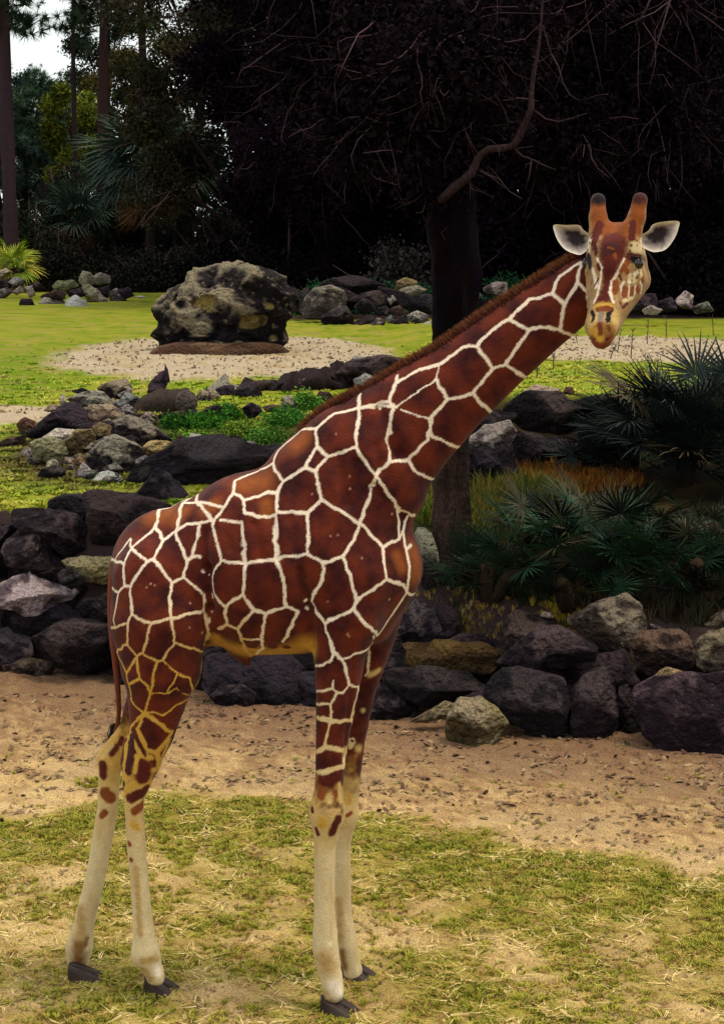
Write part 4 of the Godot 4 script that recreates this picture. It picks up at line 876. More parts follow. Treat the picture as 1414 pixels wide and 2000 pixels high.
func build_log() -> void:
	var t := thing("fallen_log", Vector3.ZERO, "long rotten dark log lying between the lawn and the green herbs", "log")
	var st := begin()
	tube(st, bent([Vector3(-2.08, 1.328, -22.6), Vector3(-1.742, 1.408, -22.7), Vector3(-1.313, 1.467, -22.9), Vector3(-0.872, 1.549, -23), Vector3(-0.43, 1.617, -23.2), Vector3(-0.045, 1.674, -23.4), Vector3(0.476, 1.764, -23.6)], 6), spread([0.0877, 0.1321, 0.1649, 0.1718, 0.1604, 0.1294, 0.0782], 6), 12, Color(0.045, 0.028, 0.032), 1.5)
	put("trunk", done(st), mat["bark"], t)
	st = begin()
	tube(st, bent([Vector3(-0.689, 1.655, -23.3), Vector3(-0.433, 1.712, -23.4), Vector3(-0.111, 1.764, -23.6), Vector3(0.151, 1.77, -23.7)], 5), spread([0.0387, 0.0517, 0.0456, 0.0262], 5), 8, Color(0.11, 0.075, 0.075), 1.2)
	put("branch", done(st), mat["bark"], t)
	st = begin()
	tube(st, bent([Vector3(-1.476, 1.524, -22.5), Vector3(-1.3, 1.609, -22.7), Vector3(-1.116, 1.627, -22.8)], 5), spread([0.0374, 0.0502, 0.0315], 5), 8, Color(0.09, 0.06, 0.06), 1.2)
	put("branch", done(st), mat["bark"], t)
	t = thing("fallen_log", Vector3.ZERO, "short mossy log with a pale round cut end facing right, by the rock pile", "log")
	st = begin()
	tube(st, bent([Vector3(-2.62, 1.378, -20.9), Vector3(-2.456, 1.456, -21), Vector3(-2.252, 1.515, -21), Vector3(-2.072, 1.53, -20.95), Vector3(-1.963, 1.54, -20.9)], 5), spread([0.087, 0.1339, 0.1629, 0.1567, 0.1448], 5), 14, Color(0.075, 0.055, 0.045), 0.5)
	put("trunk", done(st), mat["bark"], t)
	st = begin()
	tube(st, [Vector3(-1.984, 1.559, -20.82), Vector3(-1.957, 1.56, -20.78)], [0.138, 0.13], 16, Color(0.15, 0.12, 0.11))
	put("cut_end", done(st), mat["stone"], t)
	t = thing("stump", Vector3.ZERO, "jagged dark stump standing upright behind the short mossy log", "stump")
	st = begin()
	tube(st, bent([Vector3(-2.353, 1.595, -21.3), Vector3(-2.339, 1.706, -21.4), Vector3(-2.308, 1.789, -21.4), Vector3(-2.283, 1.851, -21.45)], 4), spread([0.1003, 0.0947, 0.0769, 0.0237], 4), 12, Color(0.065, 0.042, 0.055), 0.9)
	put("trunk", done(st), mat["bark"], t)
	st = begin()
	tube(st, [Vector3(-2.268, 1.755, -21.3), Vector3(-2.243, 1.89, -21.3), Vector3(-2.259, 1.955, -21.3)], [0.05, 0.02, 0.003], 6, Color(0.07, 0.045, 0.055), 0.8)
	put("splinter", done(st), mat["bark"], t)


# ==================================================================== trees
func leaf_clump(leaves: int, reach: float, size: float, narrow: float) -> ArrayMesh:
	var st := begin()
	for i in leaves:
		var p := in_ball() * reach
		var b := any_turn()
		var l := size * rng.randf_range(0.6, 1.2)
		var tip := p + b.x * l
		var side := b.y * l * narrow
		var fold := b.z * l * 0.12
		var v := rng.randf_range(0.6, 1.3)
		var c := Color(v, v, v)
		tri(st, p, p + b.x * l * 0.45 + side + fold, tip, c, c, c)
		tri(st, p, tip, p + b.x * l * 0.45 - side + fold, c, c, c)
	return done(st)


func needle_tuft(needles: int, length: float) -> ArrayMesh:
	var st := begin()
	for i in needles:
		var d := (Vector3(rng.randfn(), rng.randfn() * 0.8 + 0.35, rng.randfn())).normalized()
		var side := d.cross(Vector3(rng.randf(), rng.randf(), rng.randf() + 0.1)).normalized() * 0.012
		var l := length * rng.randf_range(0.6, 1.0)
		var v := rng.randf_range(0.6, 1.25)
		var c := Color(v, v, v)
		tri(st, -side, d * l, side, c, c, c)
	return done(st)


var clumps := []
var tufts: ArrayMesh

func broad_tree(called: String, at: Vector3, height: float, girth: float, width: float, low: float, leaf: Color, bark: Color, clumps_n: int, per: int, twigs: int, label: String, category: String, group := "") -> void:
	var t := thing(called, at, label, category, group)
	var st := begin()
	var top := Vector3(rng.randf_range(-0.6, 0.6), height * 0.8, rng.randf_range(-0.6, 0.6))
	var spine := bent([Vector3(0, -0.3, 0), Vector3(rng.randf_range(-0.2, 0.2), height * 0.2, 0), Vector3(top.x * 0.4 + rng.randf_range(-0.3, 0.3), height * 0.5, top.z * 0.4), top], 5)
	tube(st, spine, spread([girth * 1.3, girth, girth * 0.65, girth * 0.15], 5), 9, bark, 0.35)
	var hearts := []
	for i in clumps_n:
		var a := i * 2.4 + rng.randf()
		var y := lerpf(low, height, (i + rng.randf()) / clumps_n)
		var wide := width * sin(clampf((y - low * 0.4) / (height - low * 0.4), 0.08, 0.95) * PI * 0.62 + 0.55) * sqrt(rng.randf_range(0.1, 1.0))
		var heart := Vector3(cos(a) * wide, y, sin(a) * wide)
		hearts.append([heart, rng.randf_range(0.55, 1.1) * width * 0.36])
		var from: Vector3 = spine[clampi(int(spine.size() * (y / height) * 0.75), 2, spine.size() - 2)]
		var mid := from.lerp(heart, 0.5) + Vector3(rng.randfn(), rng.randfn() + 0.6, rng.randfn()) * 0.06 * width
		tube(st, bent([from, mid, heart], 4), spread([girth * 0.3, girth * 0.17, girth * 0.05], 4), 5, bark, 0.3)
	put("trunk", done(st), mat["bark"], t)
	st = begin()
	for i in twigs:
		var h: Array = hearts[rng.randi() % hearts.size()]
		var p: Vector3 = h[0] + in_ball() * h[1] * 0.5
		var dir := (Vector3(rng.randfn(), rng.randfn() * 0.6 - 0.15, rng.randfn())).normalized()
		var line := [p]
		for k in 5:
			dir = (dir + Vector3(rng.randfn(), rng.randfn() - 0.2, rng.randfn()) * 0.3).normalized()
			p += dir * h[1] * 0.3
			line.append(p)
		var thick := rng.randf_range(0.006, 0.022)
		tube(st, line, [thick, thick * 0.8, thick * 0.6, thick * 0.5, thick * 0.35, thick * 0.15], 3, bark * rng.randf_range(1.2, 4.5))
	put("twigs", done(st), mat["twig"], t).set_meta("kind", "stuff")
	var places := []
	var tints := PackedColorArray()
	for h in hearts:
		var shade: float = rng.randf_range(0.55, 1.5)
		for k in per:
			var v := in_ball()
			var p: Vector3 = h[0] + Vector3(v.x, v.y * 0.75, v.z) * h[1]
			if p.y < 0.0:
				continue
			places.append(Transform3D(any_turn().scaled(Vector3.ONE * rng.randf_range(0.6, 1.3)), p))
			tints.append(leaf * shade * rng.randf_range(0.6, 1.5))
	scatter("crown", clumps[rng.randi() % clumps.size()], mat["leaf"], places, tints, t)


func pine_tree(at: Vector3, height: float, girth: float, low: float, width: float, boughs: int, leaf: Color, bark: Color, label: String, category := "tree", group := "") -> void:
	var t := thing("pine_tree", at, label, category, group)
	var st := begin()
	var spine := bent([Vector3(0, -0.4, 0), Vector3(rng.randf_range(-0.1, 0.1), height * 0.35, 0.05), Vector3(rng.randf_range(-0.2, 0.2), height * 0.7, 0), Vector3(rng.randf_range(-0.3, 0.3), height, 0)], 6)
	tube(st, spine, spread([girth * 1.2, girth, girth * 0.75, girth * 0.12], 6), 9, bark, 0.25)
	put("trunk", done(st), mat["bark"], t)
	st = begin()
	var places := []
	var tints := PackedColorArray()
	for i in boughs:
		var s := (i + rng.randf()) / boughs
		var y := lerpf(low, height * 0.98, s)
		var from: Vector3 = spine[clampi(int(y / height * (spine.size() - 1)), 0, spine.size() - 1)]
		from.y = y
		var a := i * 2.4 + rng.randfn() * 0.3
		var l := width * lerpf(1.0, 0.25, s) * rng.randf_range(0.6, 1.1)
		var out := Vector3(cos(a), rng.randf_range(-0.1, 0.35), sin(a))
		var line := bent([from, from + out * l * 0.5 + Vector3.DOWN * 0.1, from + out * l + Vector3.UP * 0.15], 4)
		tube(st, line, spread([girth * 0.22, girth * 0.12, 0.012], 4), 4, bark)
		for k in int(l * 15):
			var q: Vector3 = line[clampi(int((0.25 + 0.75 * sqrt(rng.randf())) * (line.size() - 1) + 0.5), 0, line.size() - 1)]
			q += Vector3(rng.randfn(), rng.randfn() * 0.6 + 0.2, rng.randfn()) * 0.26
			places.append(Transform3D(any_turn().scaled(Vector3.ONE * rng.randf_range(0.7, 1.4)), q))
			tints.append(leaf * rng.randf_range(0.5, 1.5))
	put("branches", done(st), mat["bark"], t)
	scatter("crown", tufts, mat["leaf"], places, tints, t)


func build_trees() -> void:
	for i in 3:
		clumps.append(leaf_clump(22, 0.34, 0.13, 0.3))
	tufts = needle_tuft(46, 0.34)
	var t := thing("oak_tree", Vector3.ZERO, "tall tree with a straight grey trunk and crooked bare limb behind the giraffe's neck", "tree")
	var st := begin()
	tube(st, bent([Vector3(0.684, 0.829, -13.85), Vector3(0.679, 0.975, -13.85), Vector3(0.673, 1.308, -13.85), Vector3(0.675, 1.581, -13.85), Vector3(0.681, 1.93, -13.85), Vector3(0.689, 2.314, -13.85), Vector3(0.694, 2.696, -13.85), Vector3(0.695, 3.074, -13.85), Vector3(0.678, 3.412, -13.85), Vector3(0.661, 3.637, -13.85), Vector3(0.631, 3.973, -13.9), Vector3(0.595, 4.388, -14), Vector3(0.551, 4.879, -14.1), Vector3(0.509, 5.572, -14.3)], 5), spread([0.1672, 0.1475, 0.1354, 0.1351, 0.1423, 0.157, 0.1717, 0.1786, 0.1742, 0.17, 0.136, 0.1137, 0.0911, 0.0612], 5), 18, Color(0.0055, 0.003, 0.0042), 0.45, Color(0.060, 0.036, 0.030))  # near-black above, paler foot: shade and light painted into the bark
	put("trunk", done(st), mat["bark"], t)
	st = begin()
	tube(st, bent([Vector3(0.571, 3.628, -13.5), Vector3(0.65, 3.705, -13.4), Vector3(0.771, 3.809, -13.3), Vector3(0.814, 3.909, -13.3), Vector3(0.893, 3.97, -13.25), Vector3(1.051, 3.989, -13.2), Vector3(1.117, 4.112, -13.15), Vector3(1.168, 4.234, -13.1), Vector3(1.167, 4.318, -13.1), Vector3(1.186, 4.491, -13.1), Vector3(1.219, 4.664, -13.1), Vector3(1.236, 4.904, -13.1), Vector3(1.24, 5.177, -13.1)], 2), spread([0.0393, 0.0328, 0.0305, 0.0284, 0.0263, 0.0242, 0.024, 0.0239, 0.0179, 0.0139, 0.0099, 0.0079, 0.0059], 2), 8, Color(0.058, 0.034, 0.036), 0.4)
	put("limb", done(st), mat["bark"], t)
	st = begin()
	tube(st, bent([Vector3(1.196, 4.227, -13.1), Vector3(1.262, 4.165, -13), Vector3(1.34, 4.138, -12.9), Vector3(1.433, 4.159, -12.8), Vector3(1.523, 4.189, -12.8)], 1), spread([0.008, 0.0063, 0.0055, 0.0043, 0.0023], 1), 5, Color(0.058, 0.034, 0.036), 0.2)
	put("bare_twig", done(st), mat["bark"], t)
	st = begin()
	tube(st, bent([Vector3(1.062, 3.975, -13.2), Vector3(1.115, 3.917, -13.1), Vector3(1.195, 3.881, -13), Vector3(1.244, 3.851, -12.95), Vector3(1.327, 3.814, -12.9)], 1), spread([0.0081, 0.006, 0.006, 0.005, 0.0024], 1), 5, Color(0.058, 0.034, 0.036), 0.2)
	put("bare_twig", done(st), mat["bark"], t)
	st = begin()
	tube(st, bent([Vector3(1.167, 3.881, -13), Vector3(1.148, 3.787, -12.9), Vector3(1.122, 3.676, -12.9)], 1), spread([0.005, 0.004, 0.0019], 1), 5, Color(0.058, 0.034, 0.036), 0.2)
	put("bare_twig", done(st), mat["bark"], t)
	st = begin()
	tube(st, bent([Vector3(0.83, 3.816, -13.2), Vector3(0.903, 3.773, -13.1), Vector3(0.989, 3.693, -13)], 1), spread([0.006, 0.0048, 0.0024], 1), 5, Color(0.058, 0.034, 0.036), 0.2)
	put("bare_twig", done(st), mat["bark"], t)
	st = begin()
	tube(st, bent([Vector3(0.813, 3.944, -13.3), Vector3(0.746, 4.038, -13.2), Vector3(0.709, 4.129, -13.2)], 1), spread([0.0102, 0.0081, 0.004], 1), 5, Color(0.058, 0.034, 0.036), 0.2)
	put("bare_twig", done(st), mat["bark"], t)
	st = begin()
	tube(st, bent([Vector3(1.294, 4.602, -13), Vector3(1.334, 4.507, -12.9), Vector3(1.364, 4.405, -12.9), Vector3(1.408, 4.315, -12.85), Vector3(1.466, 4.274, -12.8)], 1), spread([0.0069, 0.0059, 0.0051, 0.0043, 0.003], 1), 5, Color(0.058, 0.034, 0.036), 0.2)
	put("bare_twig", done(st), mat["bark"], t)
	st = begin()
	tube(st, bent([Vector3(1.177, 4.595, -13.1), Vector3(1.221, 4.55, -13), Vector3(1.294, 4.602, -13), Vector3(1.235, 4.79, -13)], 1), spread([0.006, 0.0049, 0.004, 0.003], 1), 5, Color(0.058, 0.034, 0.036), 0.2)
	put("bare_twig", done(st), mat["bark"], t)
	st = begin()
	tube(st, bent([Vector3(0.598, 3.336, -13.4), Vector3(0.564, 3.39, -13.3), Vector3(0.595, 3.425, -13.2)], 1), spread([0.0062, 0.0041, 0.0028], 1), 5, Color(0.058, 0.034, 0.036), 0.2)
	put("bare_twig", done(st), mat["bark"], t)
	st = begin()
	tube(st, bent([Vector3(2.009, 4.904, -14), Vector3(2.082, 5.014, -14), Vector3(2.153, 5.197, -14)], 1), spread([0.0063, 0.0084, 0.0106], 1), 5, Color(0.06, 0.04, 0.05), 0.2)
	put("bare_twig", done(st), mat["bark"], t)
	st = begin()
	tube(st, bent([Vector3(2.129, 4.61, -14), Vector3(2.23, 4.89, -14.2), Vector3(2.368, 5.289, -14.4)], 1), spread([0.0042, 0.0064, 0.0087], 1), 5, Color(0.06, 0.04, 0.05), 0.2)
	put("bare_twig", done(st), mat["bark"], t)
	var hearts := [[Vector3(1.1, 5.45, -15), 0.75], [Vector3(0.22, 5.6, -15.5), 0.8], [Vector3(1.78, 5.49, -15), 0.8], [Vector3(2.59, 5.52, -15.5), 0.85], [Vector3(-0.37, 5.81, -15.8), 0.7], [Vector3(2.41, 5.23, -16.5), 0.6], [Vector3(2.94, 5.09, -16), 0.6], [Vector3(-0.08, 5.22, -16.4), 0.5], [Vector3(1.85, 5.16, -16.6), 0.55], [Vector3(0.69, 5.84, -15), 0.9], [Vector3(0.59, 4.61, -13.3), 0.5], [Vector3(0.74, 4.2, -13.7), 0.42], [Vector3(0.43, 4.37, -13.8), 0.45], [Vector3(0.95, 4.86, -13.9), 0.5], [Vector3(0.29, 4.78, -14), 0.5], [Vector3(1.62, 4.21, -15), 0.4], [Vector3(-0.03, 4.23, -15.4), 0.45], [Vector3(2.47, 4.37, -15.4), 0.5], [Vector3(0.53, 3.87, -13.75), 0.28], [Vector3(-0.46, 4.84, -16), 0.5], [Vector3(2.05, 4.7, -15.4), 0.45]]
	st = begin()
	for h in hearts:
		for k in 46:
			var p: Vector3 = h[0] + in_ball() * h[1] * 0.6
			var dir := Vector3(rng.randfn(), rng.randfn() * 0.5 - 0.5, rng.randfn()).normalized()
			var line := [p]
			for j in 5:
				dir = (dir + Vector3(rng.randfn(), rng.randfn() - 0.3, rng.randfn()) * 0.3).normalized()
				p += dir * h[1] * 0.28
				line.append(p)
			var w := rng.randf_range(0.003, 0.009)
			tube(st, line, [w, w * 0.8, w * 0.65, w * 0.5, w * 0.35, w * 0.2], 3, Color(0.05, 0.030, 0.036) * rng.randf_range(0.4, 2.2))
	put("twigs", done(st), mat["twig"], t).set_meta("kind", "stuff")
	var places := []
	var tints := PackedColorArray()
	for h in hearts:
		for k in 170:
			places.append(Transform3D(any_turn().scaled(Vector3.ONE * rng.randf_range(0.3, 0.6)), h[0] + in_ball() * h[1]))
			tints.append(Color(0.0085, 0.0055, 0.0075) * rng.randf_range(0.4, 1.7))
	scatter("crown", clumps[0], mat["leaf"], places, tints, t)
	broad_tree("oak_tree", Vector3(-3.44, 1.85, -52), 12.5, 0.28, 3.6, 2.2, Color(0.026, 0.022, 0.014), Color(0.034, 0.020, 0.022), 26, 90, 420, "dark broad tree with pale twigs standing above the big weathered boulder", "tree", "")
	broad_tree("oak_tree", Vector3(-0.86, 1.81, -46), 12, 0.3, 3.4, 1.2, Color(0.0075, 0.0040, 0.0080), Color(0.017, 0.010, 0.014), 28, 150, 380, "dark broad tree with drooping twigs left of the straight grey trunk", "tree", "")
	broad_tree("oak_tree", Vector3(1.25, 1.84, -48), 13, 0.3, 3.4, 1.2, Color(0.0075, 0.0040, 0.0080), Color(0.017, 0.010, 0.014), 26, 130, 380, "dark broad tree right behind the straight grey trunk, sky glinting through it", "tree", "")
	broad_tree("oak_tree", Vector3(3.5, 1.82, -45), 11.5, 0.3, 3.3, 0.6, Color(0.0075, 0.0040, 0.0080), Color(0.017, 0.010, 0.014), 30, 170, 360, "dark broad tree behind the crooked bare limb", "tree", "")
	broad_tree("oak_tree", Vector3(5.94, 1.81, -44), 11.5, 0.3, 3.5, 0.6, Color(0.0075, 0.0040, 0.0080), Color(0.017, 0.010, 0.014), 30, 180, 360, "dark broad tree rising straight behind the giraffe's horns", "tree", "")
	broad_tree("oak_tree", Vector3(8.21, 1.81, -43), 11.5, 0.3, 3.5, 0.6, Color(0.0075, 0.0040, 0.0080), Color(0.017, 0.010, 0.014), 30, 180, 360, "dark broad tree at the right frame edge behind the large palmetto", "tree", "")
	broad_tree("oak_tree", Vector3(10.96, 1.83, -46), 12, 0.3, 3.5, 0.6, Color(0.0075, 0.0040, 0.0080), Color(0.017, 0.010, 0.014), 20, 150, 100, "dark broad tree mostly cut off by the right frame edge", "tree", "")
	broad_tree("oak_tree", Vector3(3.13, 1.9, -58), 14, 0.3, 4.2, 0.6, Color(0.0075, 0.0040, 0.0080), Color(0.017, 0.010, 0.014), 26, 170, 80, "dark tree deep in the wood behind the straight grey trunk", "tree", "")
	broad_tree("oak_tree", Vector3(8.49, 1.89, -57), 14, 0.3, 4.4, 0.6, Color(0.0075, 0.0040, 0.0080), Color(0.017, 0.010, 0.014), 26, 170, 80, "dark tree deep in the wood behind the giraffe's head", "tree", "")
	broad_tree("oak_tree", Vector3(-1.91, 1.93, -64), 14, 0.3, 4.2, 1.0, Color(0.014, 0.016, 0.014), Color(0.017, 0.010, 0.014), 24, 150, 80, "dark tree deep in the wood above the far boulder wall", "tree", "")
	broad_tree("oak_tree", Vector3(0.98, 1.95, -66), 14, 0.3, 4.4, 0.6, Color(0.0075, 0.0040, 0.0080), Color(0.017, 0.010, 0.014), 24, 170, 60, "dark tree deep in the wood left of the straight trunk", "tree", "")
	broad_tree("oak_tree", Vector3(6.25, 1.91, -60), 14, 0.3, 4.4, 0.6, Color(0.0075, 0.0040, 0.0080), Color(0.017, 0.010, 0.014), 24, 170, 60, "dark tree deep in the wood above the giraffe's mane", "tree", "")
	broad_tree("oak_tree", Vector3(11.55, 1.9, -58), 14, 0.3, 4.4, 0.6, Color(0.0075, 0.0040, 0.0080), Color(0.017, 0.010, 0.014), 26, 170, 60, "dark tree deep in the wood at the right frame edge", "tree", "")
	broad_tree("oak_tree", Vector3(-6.12, 1.96, -68), 12.5, 0.25, 2.9, 3.5, Color(0.050, 0.048, 0.022), Color(0.048, 0.028, 0.024), 22, 70, 420, "loose twiggy tree with small sky gaps behind the tall fan palm", "tree", "")
	broad_tree("oak_tree", Vector3(-11.51, 3.12, -76), 6.4, 0.14, 1.3, 2.6, Color(0.12, 0.14, 0.02), Color(0.06, 0.045, 0.03), 12, 90, 60, "small lime-green tree between the two left pines", "tree", "")
	broad_tree("oak_tree", Vector3(-9.63, 3.13, -78), 8.0, 0.16, 1.8, 3.0, Color(0.085, 0.075, 0.02), Color(0.10, 0.06, 0.04), 13, 80, 110, "yellowish half-bare tree right of the second pine", "tree", "")
	broad_tree("oak_tree", Vector3(-7.28, 2.66, -72), 8.0, 0.15, 1.3, 4.0, Color(0.025, 0.08, 0.04), Color(0.017, 0.010, 0.014), 9, 90, 20, "small deep green tree crown above the tall fan palm", "tree", "")
	broad_tree("oak_tree", Vector3(-16.63, 3.24, -92), 7.8, 0.2, 2.6, 2.0, Color(0.040, 0.068, 0.042), Color(0.017, 0.010, 0.014), 14, 110, 60, "grey-green far tree seen low under the open sky", "tree", "")
	broad_tree("oak_tree", Vector3(-18.7, 3.18, -84), 14, 0.2, 2.8, 2.0, Color(0.03, 0.04, 0.03), Color(0.017, 0.010, 0.014), 14, 110, 60, "grey-green far tree at the left frame edge", "tree", "")
	broad_tree("oak_tree", Vector3(-19.12, 1.94, -66), 12, 0.3, 4.2, 0.8, Color(0.0075, 0.0040, 0.0080), Color(0.017, 0.010, 0.014), 24, 150, 80, "dark broad tree far outside the left edge beyond the pines", "tree", "")
	broad_tree("oak_tree", Vector3(-22.99, 1.91, -62), 12, 0.3, 4.2, 0.8, Color(0.0075, 0.0040, 0.0080), Color(0.017, 0.010, 0.014), 24, 150, 80, "dark broad tree far out on the left side of the lawn", "tree", "")
	broad_tree("oak_tree", Vector3(-18.75, 3.1, -74), 12, 0.3, 4.2, 0.8, Color(0.0075, 0.0040, 0.0080), Color(0.017, 0.010, 0.014), 24, 150, 80, "dark broad tree left of the bright yellow-green palm", "tree", "")
	broad_tree("oak_tree", Vector3(14.05, 1.83, -46), 12, 0.3, 4.2, 0.8, Color(0.0075, 0.0040, 0.0080), Color(0.017, 0.010, 0.014), 24, 150, 80, "dark broad tree far outside the right edge", "tree", "")
	broad_tree("oak_tree", Vector3(16.51, 1.81, -44), 12, 0.3, 4.2, 0.8, Color(0.0075, 0.0040, 0.0080), Color(0.017, 0.010, 0.014), 24, 150, 80, "dark broad tree farthest to the right of the wood", "tree", "")
	pine_tree(Vector3(-11.21, 1.9, -60), 15.5, 0.21, 8.0, 1.8, 34, Color(0.028, 0.046, 0.028), Color(0.075, 0.045, 0.055), "pine with the thickest bare reddish trunk at the left frame edge")
	pine_tree(Vector3(-9.07, 1.94, -66), 15.0, 0.2, 8.6, 1.7, 24, Color(0.025, 0.044, 0.024), Color(0.075, 0.042, 0.042), "second pine from the left, its reddish trunk behind the yellow shrubs")
	pine_tree(Vector3(-10.54, 1.97, -70), 13.5, 0.1, 8.6, 0.9, 10, Color(0.03, 0.045, 0.03), Color(0.06, 0.04, 0.04), "thin-stemmed young pine left of the second pine")
	broad_tree("oak_tree", Vector3(-15.48, 3.27, -96), 7.2, 0.2, 2.4, 1.5, Color(0.040, 0.068, 0.042), Color(0.017, 0.010, 0.014), 14, 120, 60, "grey-green far tree below the open sky between the left pines", "tree", "")
	broad_tree("oak_tree", Vector3(-18.81, 3.28, -98), 8.6, 0.2, 2.6, 1.5, Color(0.035, 0.062, 0.040), Color(0.017, 0.010, 0.014), 14, 120, 60, "grey-green far tree behind the thick reddish trunk", "tree", "")
	broad_tree("oak_tree", Vector3(-11.99, 3.22, -90), 13, 0.2, 2.6, 2, Color(0.026, 0.040, 0.022), Color(0.017, 0.010, 0.014), 18, 120, 120, "dull green far tree behind the second pine", "tree", "")
	pine_tree(Vector3(-14.63, 3.19, -86), 8.0, 0.14, 3.6, 2.0, 34, Color(0.042, 0.075, 0.045), Color(0.05, 0.035, 0.04), "short far pine standing under the patch of bright sky")
	pine_tree(Vector3(-16.43, 3.16, -82), 10, 0.14, 3.0, 2.2, 36, Color(0.03, 0.05, 0.04), Color(0.05, 0.035, 0.04), "far pine left of the thick reddish trunk")
	pine_tree(Vector3(-8.19, 2.66, -72), 16, 0.17, 9.0, 3.0, 22, Color(0.022, 0.03, 0.02), Color(0.06, 0.035, 0.04), "tall pine standing behind the tall fan palm")


# ==================================================================== palms and palmettos
func fan_mesh(blades: int, length: float, sweep: float, droop: float, width: float, stalk: float, seed_: int) -> ArrayMesh:
	# a fan leaf: a stalk along +x from the origin, then blades round its end in the x-z plane, the upper side towards +y
	var r := RandomNumberGenerator.new()
	r.seed = seed_
	var st := begin()
	var hub := Vector3(stalk, 0, 0)
	var g := Color(0.8, 0.9, 0.6)
	tube(st, [Vector3.ZERO, Vector3(stalk * 0.5, 0.03 * stalk, 0), hub], [0.011, 0.008, 0.006], 4, g)
	for i in blades:
		var a := (float(i) / (blades - 1) - 0.5) * sweep
		var l := length * (0.72 + 0.28 * cos(a * 0.75)) * r.randf_range(0.85, 1.08)
		var dir := Vector3(cos(a), 0.10 + r.randf_range(-0.12, 0.12), sin(a)).normalized()
		var side := Vector3(-sin(a), 0, cos(a))
		var v := r.randf_range(0.65, 1.3)
		var pl := hub
		var pr := hub
		var pm := hub
		var n := 5
		for k in range(1, n + 1):
			var t := float(k) / n
			var p := hub + dir * l * t + Vector3.DOWN * droop * l * t * t * r.randf_range(0.85, 1.15)
			var w := width * (minf(t * 3.2, 1.0) * (1.0 - t * t * 0.96))
			var ql := p - side * w + Vector3.UP * w * 0.55
			var qr := p + side * w + Vector3.UP * w * 0.55
			var c := Color(v, v, v) * (1.0 + 0.25 * t)
			tri(st, pl, ql, pm, c, c, c)
			tri(st, pm, ql, p, c, c, c)
			tri(st, pm, p, pr, c, c, c)
			tri(st, pr, p, qr, c, c, c)
			pl = ql
			pr = qr
			pm = p
	return done(st)


func lay(dir: Vector3, roll: float) -> Basis:  # x along dir, y as far up as it goes, then rolled about x
	var x := dir.normalized()
	var z := x.cross(Vector3.UP)
	z = z.normalized() if z.length() > 0.05 else Vector3.BACK
	var y := z.cross(x)
	return Basis(x, y, z) * Basis(Vector3.RIGHT, roll)


func tinted(base: String, color: Color) -> StandardMaterial3D:
	var key := base + color.to_html()
	if not mat.has(key):
		var m: StandardMaterial3D = mat[base].duplicate()
		m.albedo_color = color.linear_to_srgb()
		mat[key] = m
	return mat[key]


var fans := []
var big_fans := []

func palmetto(at: Vector3, fronds: int, height: float, width: float, scale_: float, greens: Array, label: String, group: String) -> void:
	var t := thing("saw_palmetto", at, label, "palmetto", group)
	var st := begin()
	for k in 3:
		var lean := Vector3(rng.randfn() * 0.15, 0.12 + height * 0.3, rng.randfn() * 0.15)
		tube(st, [Vector3(0, -0.1, 0), lean * 0.5, lean], [0.06, 0.055, 0.04], 6, Color(0.05, 0.032, 0.022), 0.4)
	put("stem", done(st), mat["bark"], t)
	for i in fronds:
		var a := i * 2.399 + rng.randf() * 0.5
		var s := sqrt((i + 0.5) / fronds)
		var up := lerpf(1.3, 0.12, s) + rng.randf_range(-0.15, 0.15)
		var dir := Vector3(cos(a) * cos(up), sin(up), sin(a) * cos(up))
		var root := Vector3(cos(a) * width * 0.22 * s, height * rng.randf_range(0.1, 0.42), sin(a) * width * 0.22 * s)
		var o := put("frond", fans[rng.randi() % fans.size()], tinted("blade", greens[rng.randi() % greens.size()]), t)
		var k := scale_ * rng.randf_range(0.8, 1.15)
		o.transform = Transform3D(lay(dir, rng.randf_range(-0.7, 0.7)).scaled(Vector3.ONE * k), root)


func fan_palm(at: Vector3, trunk: float, girth: float, fronds: int, scale_: float, dead: int, greens: Array, browns: Array, label: String) -> void:
	var t := thing("fan_palm", at, label, "palm")
	var st := begin()
	tube(st, bent([Vector3(0, -0.3, 0), Vector3(0.08, trunk * 0.5, 0), Vector3(0, trunk, 0)], 6), spread([girth * 1.2, girth, girth * 1.1], 6), 10, Color(0.05, 0.03, 0.03), 0.5)
	put("trunk", done(st), mat["bark"], t)
	for i in fronds:
		var a := i * 2.399
		var s := (i + 0.5) / fronds
		var up := lerpf(1.35, -0.5, s)
		var dir := Vector3(cos(a) * cos(up), sin(up), sin(a) * cos(up))
		var o := put("frond", big_fans[rng.randi() % big_fans.size()], tinted("blade", greens[rng.randi() % greens.size()]), t)
		o.transform = Transform3D(lay(dir, rng.randf_range(-0.5, 0.5)).scaled(Vector3.ONE * scale_ * rng.randf_range(0.85, 1.1)), Vector3(0, trunk, 0))
	for i in dead:
		var a := i * 2.399 + 0.7
		var dir := Vector3(cos(a) * 0.32, -1.0, sin(a) * 0.32)
		var o := put("dead_frond", big_fans[rng.randi() % big_fans.size()], tinted("leaf", browns[rng.randi() % browns.size()]), t)
		o.transform = Transform3D(lay(dir, rng.randf() * TAU).scaled(Vector3(0.9, 0.8, 0.35) * scale_ * rng.randf_range(0.6, 1.0)), Vector3(0, trunk - rng.randf() * 0.25, 0))


